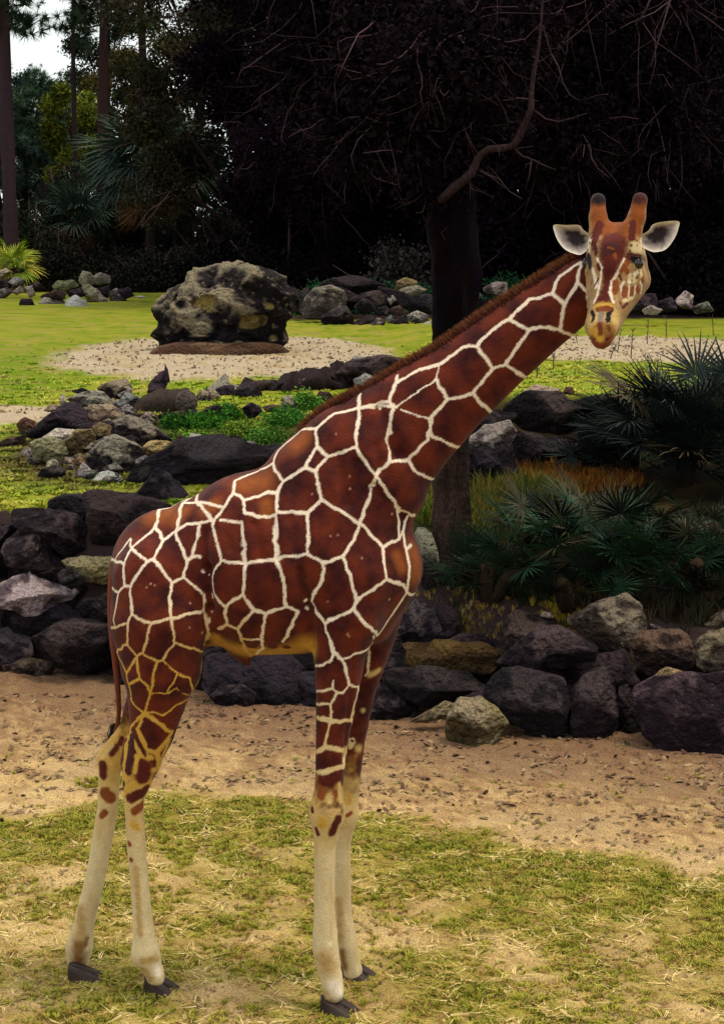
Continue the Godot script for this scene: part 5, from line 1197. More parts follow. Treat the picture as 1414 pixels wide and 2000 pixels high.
func build_palms() -> void:
	for i in 3:
		fans.append(fan_mesh(22 + i * 3, 0.46, 3.9 + i * 0.3, 0.06 + 0.05 * i, 0.013, 0.42, 50 + i))
		big_fans.append(fan_mesh(26 + i * 2, 0.95, 4.2, 0.30 + 0.12 * i, 0.032, 0.75, 60 + i))
	fan_palm(Vector3(-6.82, 1.9, -60), 3.9, 0.17, 36, 1.5, 18, [Color(0.028, 0.050, 0.036), Color(0.020, 0.036, 0.030), Color(0.042, 0.068, 0.048)], [Color(0.15, 0.075, 0.035), Color(0.08, 0.04, 0.03), Color(0.24, 0.14, 0.07)], "tallest dark fan palm with the fullest skirt of hanging brown fronds")
	fan_palm(Vector3(-9.54, 1.92, -63), 2.2, 0.16, 24, 1.0, 12, [Color(0.028, 0.050, 0.036), Color(0.020, 0.036, 0.030), Color(0.042, 0.068, 0.048)], [Color(0.15, 0.075, 0.035), Color(0.08, 0.04, 0.03), Color(0.24, 0.14, 0.07)], "lowest dark fan palm standing left of the others")
	fan_palm(Vector3(-6.38, 1.93, -64), 3.4, 0.16, 30, 1.3, 10, [Color(0.028, 0.050, 0.036), Color(0.020, 0.036, 0.030), Color(0.042, 0.068, 0.048)], [Color(0.15, 0.075, 0.035), Color(0.08, 0.04, 0.03), Color(0.24, 0.14, 0.07)], "second tallest dark fan palm just right of the tallest one")
	fan_palm(Vector3(-8.89, 1.94, -66), 3.0, 0.16, 28, 1.2, 10, [Color(0.028, 0.050, 0.036), Color(0.020, 0.036, 0.030), Color(0.042, 0.068, 0.048)], [Color(0.15, 0.075, 0.035), Color(0.08, 0.04, 0.03), Color(0.24, 0.14, 0.07)], "dark fan palm between the tallest palm and the lower one")
	fan_palm(Vector3(-4.88, 1.91, -62), 2.6, 0.16, 26, 1.0, 12, [Color(0.028, 0.050, 0.036), Color(0.020, 0.036, 0.030), Color(0.042, 0.068, 0.048)], [Color(0.15, 0.075, 0.035), Color(0.08, 0.04, 0.03), Color(0.24, 0.14, 0.07)], "rightmost dark fan palm at the edge of the wood")
	fan_palm(Vector3(-10.62, 1.88, -57), 0.75, 0.12, 18, 0.62, 10, [Color(0.30, 0.36, 0.03), Color(0.22, 0.32, 0.03), Color(0.38, 0.36, 0.05)], [Color(0.34, 0.22, 0.08), Color(0.22, 0.15, 0.06)], "small bright yellow-green fan palm at the left frame edge")
	fan_palm(Vector3(-8.96, 1.95, -67.5), 0.75, 0.1, 12, 0.5, 16, [Color(0.20, 0.17, 0.03), Color(0.24, 0.16, 0.04)], [Color(0.34, 0.2, 0.06), Color(0.20, 0.12, 0.05)], "small withered yellow-brown palm on the dark bank")
	fan_palm(Vector3(-6.59, 1.95, -67), 0.5, 0.1, 8, 0.36, 12, [Color(0.10, 0.07, 0.03)], [Color(0.18, 0.09, 0.05), Color(0.14, 0.07, 0.04)], "smallest withered reddish palm on the dark bank")


func build_palmettos() -> void:
	palmetto(Vector3(3.05, 1.04, -17.41), 72, 1.65, 1.5, 1.05, [Color(0.014, 0.023, 0.023), Color(0.020, 0.032, 0.031), Color(0.009, 0.014, 0.015), Color(0.017, 0.028, 0.026), Color(0.085, 0.10, 0.085), Color(0.11, 0.085, 0.05)], "largest palmetto, a dark blue-green dome at the right frame edge", "palmettos on the right")  # the palest green here and in the next two plants paints blade shine
	palmetto(Vector3(2.56, 1.07, -17.76), 32, 0.95, 1.0, 0.75, [Color(0.014, 0.023, 0.023), Color(0.020, 0.032, 0.031), Color(0.009, 0.014, 0.015), Color(0.017, 0.028, 0.026), Color(0.085, 0.10, 0.085), Color(0.11, 0.085, 0.05)], "palmetto with pale shining blades at the left foot of the largest one", "palmettos on the right")
	palmetto(Vector3(3.6, 1.03, -17.14), 40, 1.3, 1.3, 1.0, [Color(0.014, 0.023, 0.023), Color(0.020, 0.032, 0.031), Color(0.009, 0.014, 0.015), Color(0.017, 0.028, 0.026), Color(0.085, 0.10, 0.085), Color(0.11, 0.085, 0.05)], "palmetto at the right frame edge merging with the largest one", "palmettos on the right")
	palmetto(Vector3(1.36, 0.78, -13.54), 26, 0.95, 0.8, 0.7, [Color(0.008, 0.019, 0.011), Color(0.011, 0.028, 0.015), Color(0.006, 0.010, 0.008), Color(0.026, 0.066, 0.034), Color(0.045, 0.042, 0.022), Color(0.022, 0.052, 0.030)], "green palmetto with two bright upright fans in the bed right of the trunk", "palmettos on the right")
	palmetto(Vector3(1.81, 0.8, -13.63), 26, 1.0, 0.8, 0.74, [Color(0.008, 0.019, 0.011), Color(0.011, 0.028, 0.015), Color(0.006, 0.010, 0.008), Color(0.026, 0.066, 0.034), Color(0.045, 0.042, 0.022), Color(0.022, 0.052, 0.030)], "dark green palmetto above the pale pointed boulder", "palmettos on the right")
	palmetto(Vector3(0.94, 0.74, -13.41), 20, 0.5, 0.7, 0.55, [Color(0.008, 0.019, 0.011), Color(0.011, 0.028, 0.015), Color(0.006, 0.010, 0.008), Color(0.026, 0.066, 0.034), Color(0.045, 0.042, 0.022), Color(0.022, 0.052, 0.030)], "low palmetto with drooping fans next to the trunk's foot", "palmettos on the right")
	palmetto(Vector3(2.2, 0.76, -13.45), 26, 0.6, 0.9, 0.66, [Color(0.008, 0.019, 0.011), Color(0.011, 0.028, 0.015), Color(0.006, 0.010, 0.008), Color(0.026, 0.066, 0.034), Color(0.045, 0.042, 0.022), Color(0.022, 0.052, 0.030)], "shaded palmetto behind the top of the right wall", "palmettos on the right")
	palmetto(Vector3(2.69, 0.84, -13.83), 24, 0.75, 0.8, 0.66, [Color(0.008, 0.019, 0.011), Color(0.011, 0.028, 0.015), Color(0.006, 0.010, 0.008), Color(0.026, 0.066, 0.034), Color(0.045, 0.042, 0.022), Color(0.022, 0.052, 0.030)], "palmetto with a radiating star of blades at the right frame edge", "palmettos on the right")
	palmetto(Vector3(1.5, 0.7, -13.22), 14, 0.4, 0.6, 0.5, [Color(0.008, 0.019, 0.011), Color(0.011, 0.028, 0.015), Color(0.006, 0.010, 0.008), Color(0.026, 0.066, 0.034), Color(0.045, 0.042, 0.022), Color(0.022, 0.052, 0.030)], "smallest palmetto, just above the yellow moss cushion", "palmettos on the right")
	palmetto(Vector3(2.54, 0.7, -13.22), 16, 0.4, 0.7, 0.55, [Color(0.008, 0.019, 0.011), Color(0.011, 0.028, 0.015), Color(0.006, 0.010, 0.008), Color(0.026, 0.066, 0.034), Color(0.045, 0.042, 0.022), Color(0.022, 0.052, 0.030)], "low palmetto behind the tilted grey stone at the wall's right end", "palmettos on the right")


func leafy_bush(called: String, at: Vector3, size: Vector3, n: int, leaf: Color, second: Color, label: String, category: String, scale_ := 1.0, group := "") -> void:
	var t := thing(called, at, label, category, group)
	var st := begin()
	for k in 7:
		var e := Vector3(rng.randfn() * size.x * 0.4, size.y * rng.randf_range(0.5, 0.9), rng.randfn() * size.z * 0.4)
		tube(st, [Vector3(0, -0.05, 0), e * 0.5 + Vector3(0.02, 0, 0), e], [0.02 * size.y, 0.014 * size.y, 0.006 * size.y], 4, Color(0.05, 0.035, 0.03))
	put("stems", done(st), mat["twig"], t)
	var places := []
	var tints := PackedColorArray()
	for k in n:
		var v := in_ball()
		v.y = absf(v.y)
		var wob := 0.75 + 0.5 * fine.get_noise_3d(v.x * 0.7 + at.x, v.y * 0.7, v.z * 0.7 + at.z)
		places.append(Transform3D(any_turn().scaled(Vector3.ONE * scale_ * rng.randf_range(0.6, 1.2)), v * size * wob))
		tints.append(leaf.lerp(second, rng.randf()) * rng.randf_range(0.7, 1.3))
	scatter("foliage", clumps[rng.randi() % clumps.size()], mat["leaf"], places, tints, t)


func blade_tuft(called: String, places_in: Array, spread_: Vector2, n: int, height: float, colors: Array, label: String) -> void:
	var tuft := grass_tuft(12, height, 0.004 + height * 0.045, 0.8)
	var places := []
	var tints := PackedColorArray()
	for p in places_in:
		for k in n:
			var q: Vector3 = p + Vector3(rng.randfn() * spread_.x, 0, rng.randfn() * spread_.y)
			if -q.z - wall_line(q.x) < 0.75:
				continue
			q.y = land(q.x, q.z) - 0.01
			var s := rng.randf_range(0.5, 1.2)
			places.append(Transform3D(Basis(Vector3.UP, rng.randf() * TAU).scaled(Vector3(s, s, s)), q))
			tints.append(colors[rng.randi() % colors.size()] * rng.randf_range(0.7, 1.3))
	tag(scatter(called, tuft, mat["grass"], places, tints), label, "grass")


func build_shrubs() -> void:
	leafy_bush("shrub", Vector3(-1.57, 1.77, -41.5), Vector3(0.42, 0.5, 0.42), 260, Color(0.02, 0.10, 0.02), Color(0.05, 0.16, 0.03), "bright green shrub peeping over the right shoulder of the big weathered boulder", "shrub", 0.5, "")
	leafy_bush("shrub", Vector3(-0.79, 1.78, -42), Vector3(0.7, 0.75, 0.7), 300, Color(0.012, 0.05, 0.025), Color(0.03, 0.075, 0.035), "green shrub above the pale grey round boulder", "shrub", 0.7, "")
	leafy_bush("shrub", Vector3(-0.08, 1.78, -42.5), Vector3(0.7, 0.75, 0.7), 300, Color(0.012, 0.05, 0.025), Color(0.03, 0.075, 0.035), "green fan-leaved shrub above the long low dark boulder", "shrub", 0.7, "")
	leafy_bush("shrub", Vector3(0.62, 1.78, -42), Vector3(0.7, 0.75, 0.7), 300, Color(0.012, 0.05, 0.025), Color(0.03, 0.075, 0.035), "dark green shrub behind the far wall's top stones", "shrub", 0.7, "")
	leafy_bush("shrub", Vector3(1.28, 1.8, -42.5), Vector3(0.7, 0.75, 0.7), 300, Color(0.012, 0.05, 0.025), Color(0.03, 0.075, 0.035), "bluish green shrub left of the straight trunk", "shrub", 0.7, "")
	leafy_bush("shrub", Vector3(3.26, 1.8, -42), Vector3(0.7, 1.0, 0.7), 260, Color(0.012, 0.05, 0.025), Color(0.025, 0.06, 0.03), "green shrub right of the trunk above the giraffe's neck", "shrub", 0.7, "")
	leafy_bush("shrub", Vector3(0.9, 1.81, -44), Vector3(1.2, 1.9, 1.2), 420, Color(0.022, 0.024, 0.016), Color(0.05, 0.035, 0.04), "tall dull shrub with faint yellow leaves left of the trunk", "shrub", 0.9, "")
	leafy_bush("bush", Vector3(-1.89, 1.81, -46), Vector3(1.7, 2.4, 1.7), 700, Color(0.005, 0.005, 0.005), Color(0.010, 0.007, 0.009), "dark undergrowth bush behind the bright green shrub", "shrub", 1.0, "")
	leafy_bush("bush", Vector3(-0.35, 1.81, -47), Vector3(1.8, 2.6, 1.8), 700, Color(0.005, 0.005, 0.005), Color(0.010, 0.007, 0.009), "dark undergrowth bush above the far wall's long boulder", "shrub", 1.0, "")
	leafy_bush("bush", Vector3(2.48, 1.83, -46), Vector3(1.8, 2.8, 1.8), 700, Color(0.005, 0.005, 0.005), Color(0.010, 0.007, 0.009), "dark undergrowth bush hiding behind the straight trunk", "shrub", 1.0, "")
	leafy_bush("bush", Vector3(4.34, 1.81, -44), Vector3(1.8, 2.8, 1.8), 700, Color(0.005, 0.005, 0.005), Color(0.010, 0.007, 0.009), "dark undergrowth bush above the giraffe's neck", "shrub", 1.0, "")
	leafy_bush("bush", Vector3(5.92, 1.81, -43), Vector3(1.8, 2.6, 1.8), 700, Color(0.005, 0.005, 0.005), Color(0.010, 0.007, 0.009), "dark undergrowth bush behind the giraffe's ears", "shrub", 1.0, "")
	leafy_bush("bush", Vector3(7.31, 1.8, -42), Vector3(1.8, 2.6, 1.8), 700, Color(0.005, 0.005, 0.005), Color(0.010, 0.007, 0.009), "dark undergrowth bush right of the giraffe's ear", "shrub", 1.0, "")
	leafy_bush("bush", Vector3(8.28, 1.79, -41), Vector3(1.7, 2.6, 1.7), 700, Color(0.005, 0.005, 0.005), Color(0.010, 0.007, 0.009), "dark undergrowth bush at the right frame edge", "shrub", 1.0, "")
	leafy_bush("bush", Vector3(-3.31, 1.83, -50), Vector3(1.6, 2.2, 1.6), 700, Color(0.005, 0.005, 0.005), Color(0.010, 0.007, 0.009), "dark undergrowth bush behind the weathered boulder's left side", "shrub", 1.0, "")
	leafy_bush("bush", Vector3(-12.04, 2.2, -71), Vector3(1.5, 2.4, 1.5), 620, Color(0.018, 0.024, 0.018), Color(0.024, 0.018, 0.022), "dark bush on the bank under the left pine", "shrub", 1.0, "")
	leafy_bush("bush", Vector3(-9.9, 2.66, -72), Vector3(1.6, 2.9, 1.6), 620, Color(0.014, 0.018, 0.016), Color(0.024, 0.018, 0.022), "dark bush on the bank behind the withered palm", "shrub", 1.0, "")
	leafy_bush("bush", Vector3(-7.58, 2.66, -72), Vector3(1.8, 3.0, 1.8), 620, Color(0.010, 0.012, 0.012), Color(0.024, 0.018, 0.022), "dark bush on the bank behind the tall palm's trunk", "shrub", 1.0, "")
	leafy_bush("bush", Vector3(-5.42, 1.97, -70), Vector3(1.8, 2.8, 1.8), 620, Color(0.012, 0.011, 0.012), Color(0.024, 0.018, 0.022), "dark bush on the bank near the weathered boulder", "shrub", 1.0, "")
	leafy_bush("bush", Vector3(-14.42, 2.66, -72), Vector3(1.6, 2.6, 1.6), 620, Color(0.022, 0.030, 0.02), Color(0.024, 0.018, 0.022), "dark bush at the left frame edge behind the bright palm", "shrub", 1.0, "")
	leafy_bush("bush", Vector3(-11.52, 3.1, -74), Vector3(1.6, 3.4, 1.6), 620, Color(0.014, 0.022, 0.018), Color(0.024, 0.018, 0.022), "second-row dark bush between the left pines", "shrub", 1.0, "")
	leafy_bush("bush", Vector3(-9.37, 3.11, -75), Vector3(1.7, 3.6, 1.7), 620, Color(0.012, 0.02, 0.018), Color(0.024, 0.018, 0.022), "second-row dark bush behind the fan palms", "shrub", 1.0, "")
	leafy_bush("bush", Vector3(-3.76, 2.66, -72), Vector3(1.9, 3.4, 1.9), 620, Color(0.012, 0.012, 0.012), Color(0.024, 0.018, 0.022), "second-row dark bush left of the big weathered boulder's top", "shrub", 1.0, "")
	leafy_bush("bush", Vector3(-9.59, 1.89, -58.5), Vector3(1.3, 2.2, 1.3), 560, Color(0.014, 0.020, 0.014), Color(0.018, 0.014, 0.014), "dark green bush in front of the lowest fan palm", "shrub", 1.0, "")
	leafy_bush("bush", Vector3(-8.11, 1.89, -59), Vector3(1.4, 1.5, 1.4), 560, Color(0.012, 0.018, 0.013), Color(0.018, 0.014, 0.014), "dark green bush in front of the second pine's foot", "shrub", 1.0, "")
	leafy_bush("bush", Vector3(-6.6, 1.89, -58), Vector3(1.5, 1.4, 1.5), 560, Color(0.010, 0.014, 0.011), Color(0.018, 0.014, 0.014), "dark green bush before the tallest fan palm's trunk", "shrub", 1.0, "")
	leafy_bush("bush", Vector3(-5.26, 1.89, -58.5), Vector3(1.5, 1.8, 1.5), 560, Color(0.012, 0.015, 0.012), Color(0.018, 0.014, 0.014), "dark green bush left of the big weathered boulder's crown", "shrub", 1.0, "")
	leafy_bush("bush", Vector3(-11.03, 1.91, -62), Vector3(1.3, 3.2, 1.3), 560, Color(0.020, 0.034, 0.018), Color(0.018, 0.014, 0.014), "mid green bush beside the thick reddish pine trunk", "shrub", 1.0, "")
	leafy_bush("bush", Vector3(-9.96, 1.93, -64), Vector3(1.5, 4.6, 1.5), 560, Color(0.018, 0.030, 0.018), Color(0.018, 0.014, 0.014), "tall mid green bush between the left pines", "shrub", 1.0, "")
	leafy_bush("bush", Vector3(-8.49, 1.95, -66.5), Vector3(1.5, 3.2, 1.5), 560, Color(0.014, 0.026, 0.018), Color(0.018, 0.014, 0.014), "tall green bush behind the withered palm", "shrub", 1.0, "")
	leafy_bush("bush", Vector3(-4.55, 1.91, -61), Vector3(1.6, 3.2, 1.6), 560, Color(0.012, 0.013, 0.011), Color(0.018, 0.014, 0.014), "tall dark bush above the weathered boulder's left side", "shrub", 1.0, "")
	leafy_bush("shrub", Vector3(-10.8, 1.89, -59), Vector3(0.5, 0.55, 0.5), 170, Color(0.12, 0.12, 0.03), Color(0.20, 0.11, 0.04), "dry olive bush at the foot of the bright palm", "shrub", 0.6, "")
	leafy_bush("shrub", Vector3(-11.55, 1.9, -60), Vector3(0.6, 0.9, 0.6), 200, Color(0.12, 0.10, 0.04), Color(0.16, 0.13, 0.06), "dry grey-brown bush left of the bright palm's trunk", "shrub", 0.6, "")
	leafy_bush("shrub", Vector3(-10.38, 1.9, -60), Vector3(0.4, 0.45, 0.4), 110, Color(0.16, 0.06, 0.02), Color(0.22, 0.10, 0.03), "reddish dry bush right of the bright palm", "shrub", 0.5, "")
	leafy_bush("herb", Vector3(-1.7, 1.38, -19.67), Vector3(0.26, 0.17, 0.26), 190, Color(0.03, 0.12, 0.014), Color(0.06, 0.18, 0.02), "dark green herb clump beside the short mossy log", "herb", 0.28, "")
	leafy_bush("herb", Vector3(-1.5, 1.41, -20.32), Vector3(0.22, 0.15, 0.22), 190, Color(0.03, 0.12, 0.014), Color(0.06, 0.18, 0.02), "green herb clump in front of the jagged dark stone", "herb", 0.28, "")
	leafy_bush("herb", Vector3(-1.95, 1.38, -19.67), Vector3(0.2, 0.12, 0.2), 190, Color(0.02, 0.08, 0.012), Color(0.05, 0.13, 0.02), "shaded herb clump right against the short mossy log", "herb", 0.28, "")
	leafy_bush("herb", Vector3(-1.66, 1.32, -18.52), Vector3(0.2, 0.1, 0.2), 190, Color(0.07, 0.18, 0.02), Color(0.16, 0.26, 0.03), "light green herb clump above the long dark slab", "herb", 0.28, "")
	leafy_bush("herb", Vector3(-1.21, 1.36, -19.2), Vector3(0.26, 0.13, 0.26), 190, Color(0.07, 0.17, 0.02), Color(0.18, 0.24, 0.03), "yellowish herb clump in the middle of the herb bed", "herb", 0.28, "")
	leafy_bush("herb", Vector3(-0.81, 1.39, -19.86), Vector3(0.3, 0.2, 0.3), 190, Color(0.03, 0.14, 0.02), Color(0.08, 0.2, 0.03), "largest green herb clump next to the giraffe's withers", "herb", 0.28, "")
	leafy_bush("herb", Vector3(-0.62, 1.45, -21.05), Vector3(0.22, 0.2, 0.22), 190, Color(0.04, 0.14, 0.02), Color(0.1, 0.2, 0.03), "green herb clump under the rotten log near the mane", "herb", 0.28, "")
	leafy_bush("herb", Vector3(-0.97, 1.33, -18.59), Vector3(0.22, 0.12, 0.22), 190, Color(0.04, 0.13, 0.02), Color(0.1, 0.19, 0.03), "low green herb clump touching the giraffe's back line", "herb", 0.28, "")
	blade_tuft("dry_grass", [Vector3(1.685, 1.053, -17.626), Vector3(1.935, 1.058, -17.665), Vector3(2.191, 1.068, -17.744), Vector3(2.378, 1.058, -17.665), Vector3(1.476, 1.044, -17.469), Vector3(1.797, 1.035, -17.276), Vector3(2.054, 1.041, -17.413)], Vector2(0.16, 0.22), 130, 0.15, [Color(0.30, 0.10, 0.018), Color(0.18, 0.055, 0.015), Color(0.38, 0.18, 0.025)], "rusty orange dry grass below the shaded hollow on the right")
	blade_tuft("tall_grass", [Vector3(1.073, 0.981, -16.129), Vector3(1.257, 0.998, -16.495), Vector3(1.416, 1.01, -16.747), Vector3(1.58, 1.022, -17.008), Vector3(0.97, 0.953, -15.554), Vector3(1.093, 0.948, -15.444)], Vector2(0.14, 0.35), 80, 0.24, [Color(0.12, 0.12, 0.012), Color(0.07, 0.09, 0.012), Color(0.16, 0.09, 0.018)], "olive yellow grass right of the grey trunk")
	blade_tuft("tall_grass", [Vector3(0.595, 0.998, -16.009), Vector3(0.535, 1.032, -16.248)], Vector2(0.1, 0.3), 60, 0.22, [Color(0.12, 0.16, 0.02), Color(0.2, 0.2, 0.03)], "green grass between the giraffe's throat and the trunk")
	blade_tuft("ledge_grass", [Vector3(0.313, 0.328, -13.368), Vector3(0.5, 0.366, -13.32), Vector3(0.722, 0.404, -13.253), Vector3(0.905, 0.431, -13.197), Vector3(0.238, 0.271, -13.366)], Vector2(0.13, 0.14), 170, 0.06, [Color(0.26, 0.16, 0.035), Color(0.16, 0.11, 0.03), Color(0.32, 0.22, 0.08)], "dry brownish grass on the ledge above the long dark boulder")
	blade_tuft("moss_grass", [Vector3(1.4, 0.646, -13.148), Vector3(1.471, 0.647, -13.124), Vector3(1.346, 0.636, -13.159)], Vector2(0.05, 0.08), 90, 0.06, [Color(0.40, 0.30, 0.03), Color(0.32, 0.22, 0.03)], "yellow moss cushion between the pale pointed boulder and its neighbours")
	blade_tuft("bed_grass", [Vector3(1.115, 0.776, -13.539), Vector3(1.496, 0.776, -13.539), Vector3(1.876, 0.776, -13.539), Vector3(2.257, 0.776, -13.539), Vector3(2.599, 0.776, -13.539), Vector3(2.283, 0.928, -15.017), Vector3(1.941, 0.959, -15.666), Vector3(2.667, 0.918, -14.813)], Vector2(0.35, 0.5), 90, 0.2, [Color(0.02, 0.026, 0.014), Color(0.035, 0.03, 0.015), Color(0.05, 0.035, 0.02)], "dark grass and leaf mould between the palmettos")


# ==================================================================== giraffe
# The animal's own axes: x towards its chest, y up, z towards its left flank, which faces the camera.
var bone_a := PackedVector3Array()
var bone_d := PackedVector3Array()
var bone_l := PackedFloat32Array()
var bone_r := PackedFloat32Array()
var bone_g := PackedFloat32Array()
var bone_k := PackedFloat32Array()
var bone_z := PackedFloat32Array()
var bone_s := PackedFloat32Array()
var bone_c := PackedInt32Array()
var near_bones := {}
var bone_from := 0
var bone_to := 0
const BLOCK := 0.12

func bone(chain: int, a: Vector3, b: Vector3, ra: float, rb: float, k: float, flat: float) -> void:
	# a tapered capsule; flat squeezes it sideways; bones of one chain join plainly, chains join smoothly over k
	var zc := (a.z + b.z) * 0.5 if flat != 1.0 else 0.0
	var s := 1.0 / flat
	var qa := Vector3(a.x, a.y, (a.z - zc) * s)
	var qd := Vector3(b.x, b.y, (b.z - zc) * s) - qa
	bone_a.append(qa)
	bone_d.append(qd)
	bone_l.append(1.0 / maxf(qd.length_squared(), 1e-9))
	bone_r.append(ra)
	bone_g.append(rb - ra)
	bone_k.append(k)
	bone_z.append(zc)
	bone_s.append(s)
	bone_c.append(chain)


func bone_reach(i: int, p: Vector3) -> float:
	var q := Vector3(p.x, p.y, (p.z - bone_z[i]) * bone_s[i]) - bone_a[i]
	var t := clampf(q.dot(bone_d[i]) * bone_l[i], 0.0, 1.0)
	return (q - bone_d[i] * t).length() - bone_r[i] - bone_g[i] * t


func bones_by(p: Vector3) -> PackedInt32Array:
	var key := Vector3i((p / BLOCK).floor())
	if near_bones.has(key):
		return near_bones[key]
	var mid := (Vector3(key) + Vector3.ONE * 0.5) * BLOCK
	var best := 1e3
	var all := PackedFloat32Array()
	for i in range(bone_from, bone_to):
		var r := bone_reach(i, mid)
		all.append(r)
		best = minf(best, r)
	var list := PackedInt32Array()
	for i in all.size():
		if all[i] < best + 0.32:
			list.append(i + bone_from)
	near_bones[key] = list
	return list


func body_field(p: Vector3) -> float:
	var d := 1e3
	var chain := -1
	var dc := 1e3
	var kc := 0.05
	for i in bones_by(p):
		if bone_c[i] != chain:
			if chain >= 0:
				var h := maxf(kc - absf(d - dc), 0.0) / kc
				d = minf(d, dc) - h * h * kc * 0.25
			chain = bone_c[i]
			kc = bone_k[i]
			dc = 1e3
		var q := Vector3(p.x, p.y, (p.z - bone_z[i]) * bone_s[i]) - bone_a[i]
		var t := clampf(q.dot(bone_d[i]) * bone_l[i], 0.0, 1.0)
		dc = minf(dc, (q - bone_d[i] * t).length() - bone_r[i] - bone_g[i] * t)
	var h := maxf(kc - absf(d - dc), 0.0) / kc
	return minf(d, dc) - h * h * kc * 0.25


func skin(lo: Vector3, hi: Vector3, cell: float, per_block: int) -> Array:
	# surface nets over the blocks that the surface may cross: [vertices, triangles]
	near_bones.clear()
	var size := cell * per_block
	var n := Vector3i(((hi - lo) / size).ceil())
	var value := {}
	var vert := {}
	var verts := PackedVector3Array()
	var cells := []
	for bx in n.x:
		for by in n.y:
			for bz in n.z:
				var mid := lo + (Vector3(bx, by, bz) + Vector3.ONE * 0.5) * size
				if absf(body_field(mid)) > size * 1.55:
					continue
				for i in range(bx * per_block, (bx + 1) * per_block):
					for j in range(by * per_block, (by + 1) * per_block):
						for k in range(bz * per_block, (bz + 1) * per_block):
							var v := PackedFloat32Array()
							var inside := 0
							for c in 8:
								var ci := i + (c & 1)
								var cj := j + ((c >> 1) & 1)
								var ck := k + (c >> 2)
								var key := (ci * 2048 + cj) * 2048 + ck
								var f: float
								if value.has(key):
									f = value[key]
								else:
									f = body_field(lo + Vector3(ci, cj, ck) * cell)
									value[key] = f
								v.append(f)
								if f < 0.0:
									inside += 1
							if inside == 0 or inside == 8:
								continue
							var sum := Vector3.ZERO
							var cuts := 0
							for c in 8:
								for axis in 3:
									var e := c | (1 << axis)
									if e == c or (v[c] < 0.0) == (v[e] < 0.0):
										continue
									var t := v[c] / (v[c] - v[e])
									var p := Vector3(c & 1, (c >> 1) & 1, c >> 2)
									p[axis] += t
									sum += p
									cuts += 1
							vert[(i * 2048 + j) * 2048 + k] = verts.size()
							verts.append(lo + (Vector3(i, j, k) + sum / cuts) * cell)
							cells.append(Vector3i(i, j, k))
	var index := PackedInt32Array()
	for c in cells:
		var key: int = (c.x * 2048 + c.y) * 2048 + c.z
		var f0: float = value[key]
		for axis in 3:
			var step: int = [2048 * 2048, 2048, 1][axis]
			var f1: float = value[key + step]
			if (f0 < 0.0) == (f1 < 0.0):
				continue
			var s1: int = [2048, 1, 2048 * 2048][axis]
			var s2: int = [1, 2048 * 2048, 2048][axis]
			if not (vert.has(key - s1) and vert.has(key - s2) and vert.has(key - s1 - s2)):
				continue
			var a: int = vert[key]
			var b: int = vert[key - s1]
			var d: int = vert[key - s1 - s2]
			var e: int = vert[key - s2]
			if f0 < 0.0:
				index.append_array([a, d, b, a, e, d])
			else:
				index.append_array([a, b, d, a, d, e])
	return [verts, index]


func relax(verts: PackedVector3Array, index: PackedInt32Array, rounds: int, amount: float) -> void:
	for r in rounds:
		var sum := PackedVector3Array()
		sum.resize(verts.size())
		var count := PackedInt32Array()
		count.resize(verts.size())
		for i in range(0, index.size(), 3):
			var a := index[i]
			var b := index[i + 1]
			var c := index[i + 2]
			sum[a] += verts[b] + verts[c]
			sum[b] += verts[c] + verts[a]
			sum[c] += verts[a] + verts[b]
			count[a] += 2
			count[b] += 2
			count[c] += 2
		var push := amount if r % 2 == 0 else -amount * 1.02
		for i in verts.size():
			if count[i]:
				verts[i] += (sum[i] / count[i] - verts[i]) * push


func finer(verts: PackedVector3Array, index: PackedInt32Array) -> Array:
	var normal := smooth_normals(verts, index)
	var mids := {}
	var out := verts.duplicate()
	var tris := PackedInt32Array()
	for i in range(0, index.size(), 3):
		var m := [0, 0, 0]
		for e in 3:
			var a := index[i + e]
			var b := index[i + (e + 1) % 3]
			var key := mini(a, b) * 4194304 + maxi(a, b)
			if mids.has(key):
				m[e] = mids[key]
			else:
				var ab := out[b] - out[a]
				var na := normal[a]
				var nb := normal[b]
				mids[key] = out.size()
				m[e] = out.size()
				out.append((out[a] + out[b]) * 0.5 + (na + nb).normalized() * (ab.dot(nb) - ab.dot(na)) * 0.125)
		tris.append_array([index[i], m[0], m[2], m[0], index[i + 1], m[1], m[2], m[1], index[i + 2], m[0], m[1], m[2]])
	return [out, tris]


# markings of the coat: each piece of line or stroke is held in a hash of small boxes
var line_a := PackedVector3Array()
var line_b := PackedVector3Array()
var line_w := PackedFloat32Array()
var line_box := {}
var mark_a := PackedVector3Array()
var mark_b := PackedVector3Array()
var mark_r := PackedFloat32Array()
var mark_c := []
var mark_s := PackedFloat32Array()
var mark_h := []
var mark_u := []
var mark_box := {}
const BOX := 0.05

func into_boxes(boxes: Dictionary, a: Vector3, b: Vector3, r: float, n: int) -> void:
	var lo := Vector3i(((a.min(b) - Vector3.ONE * r) / BOX).floor())
	var hi := Vector3i(((a.max(b) + Vector3.ONE * r) / BOX).floor())
	for x in range(lo.x, hi.x + 1):
		for y in range(lo.y, hi.y + 1):
			for z in range(lo.z, hi.z + 1):
				var key := Vector3i(x, y, z)
				if not boxes.has(key):
					boxes[key] = PackedInt32Array()
				boxes[key].append(n)


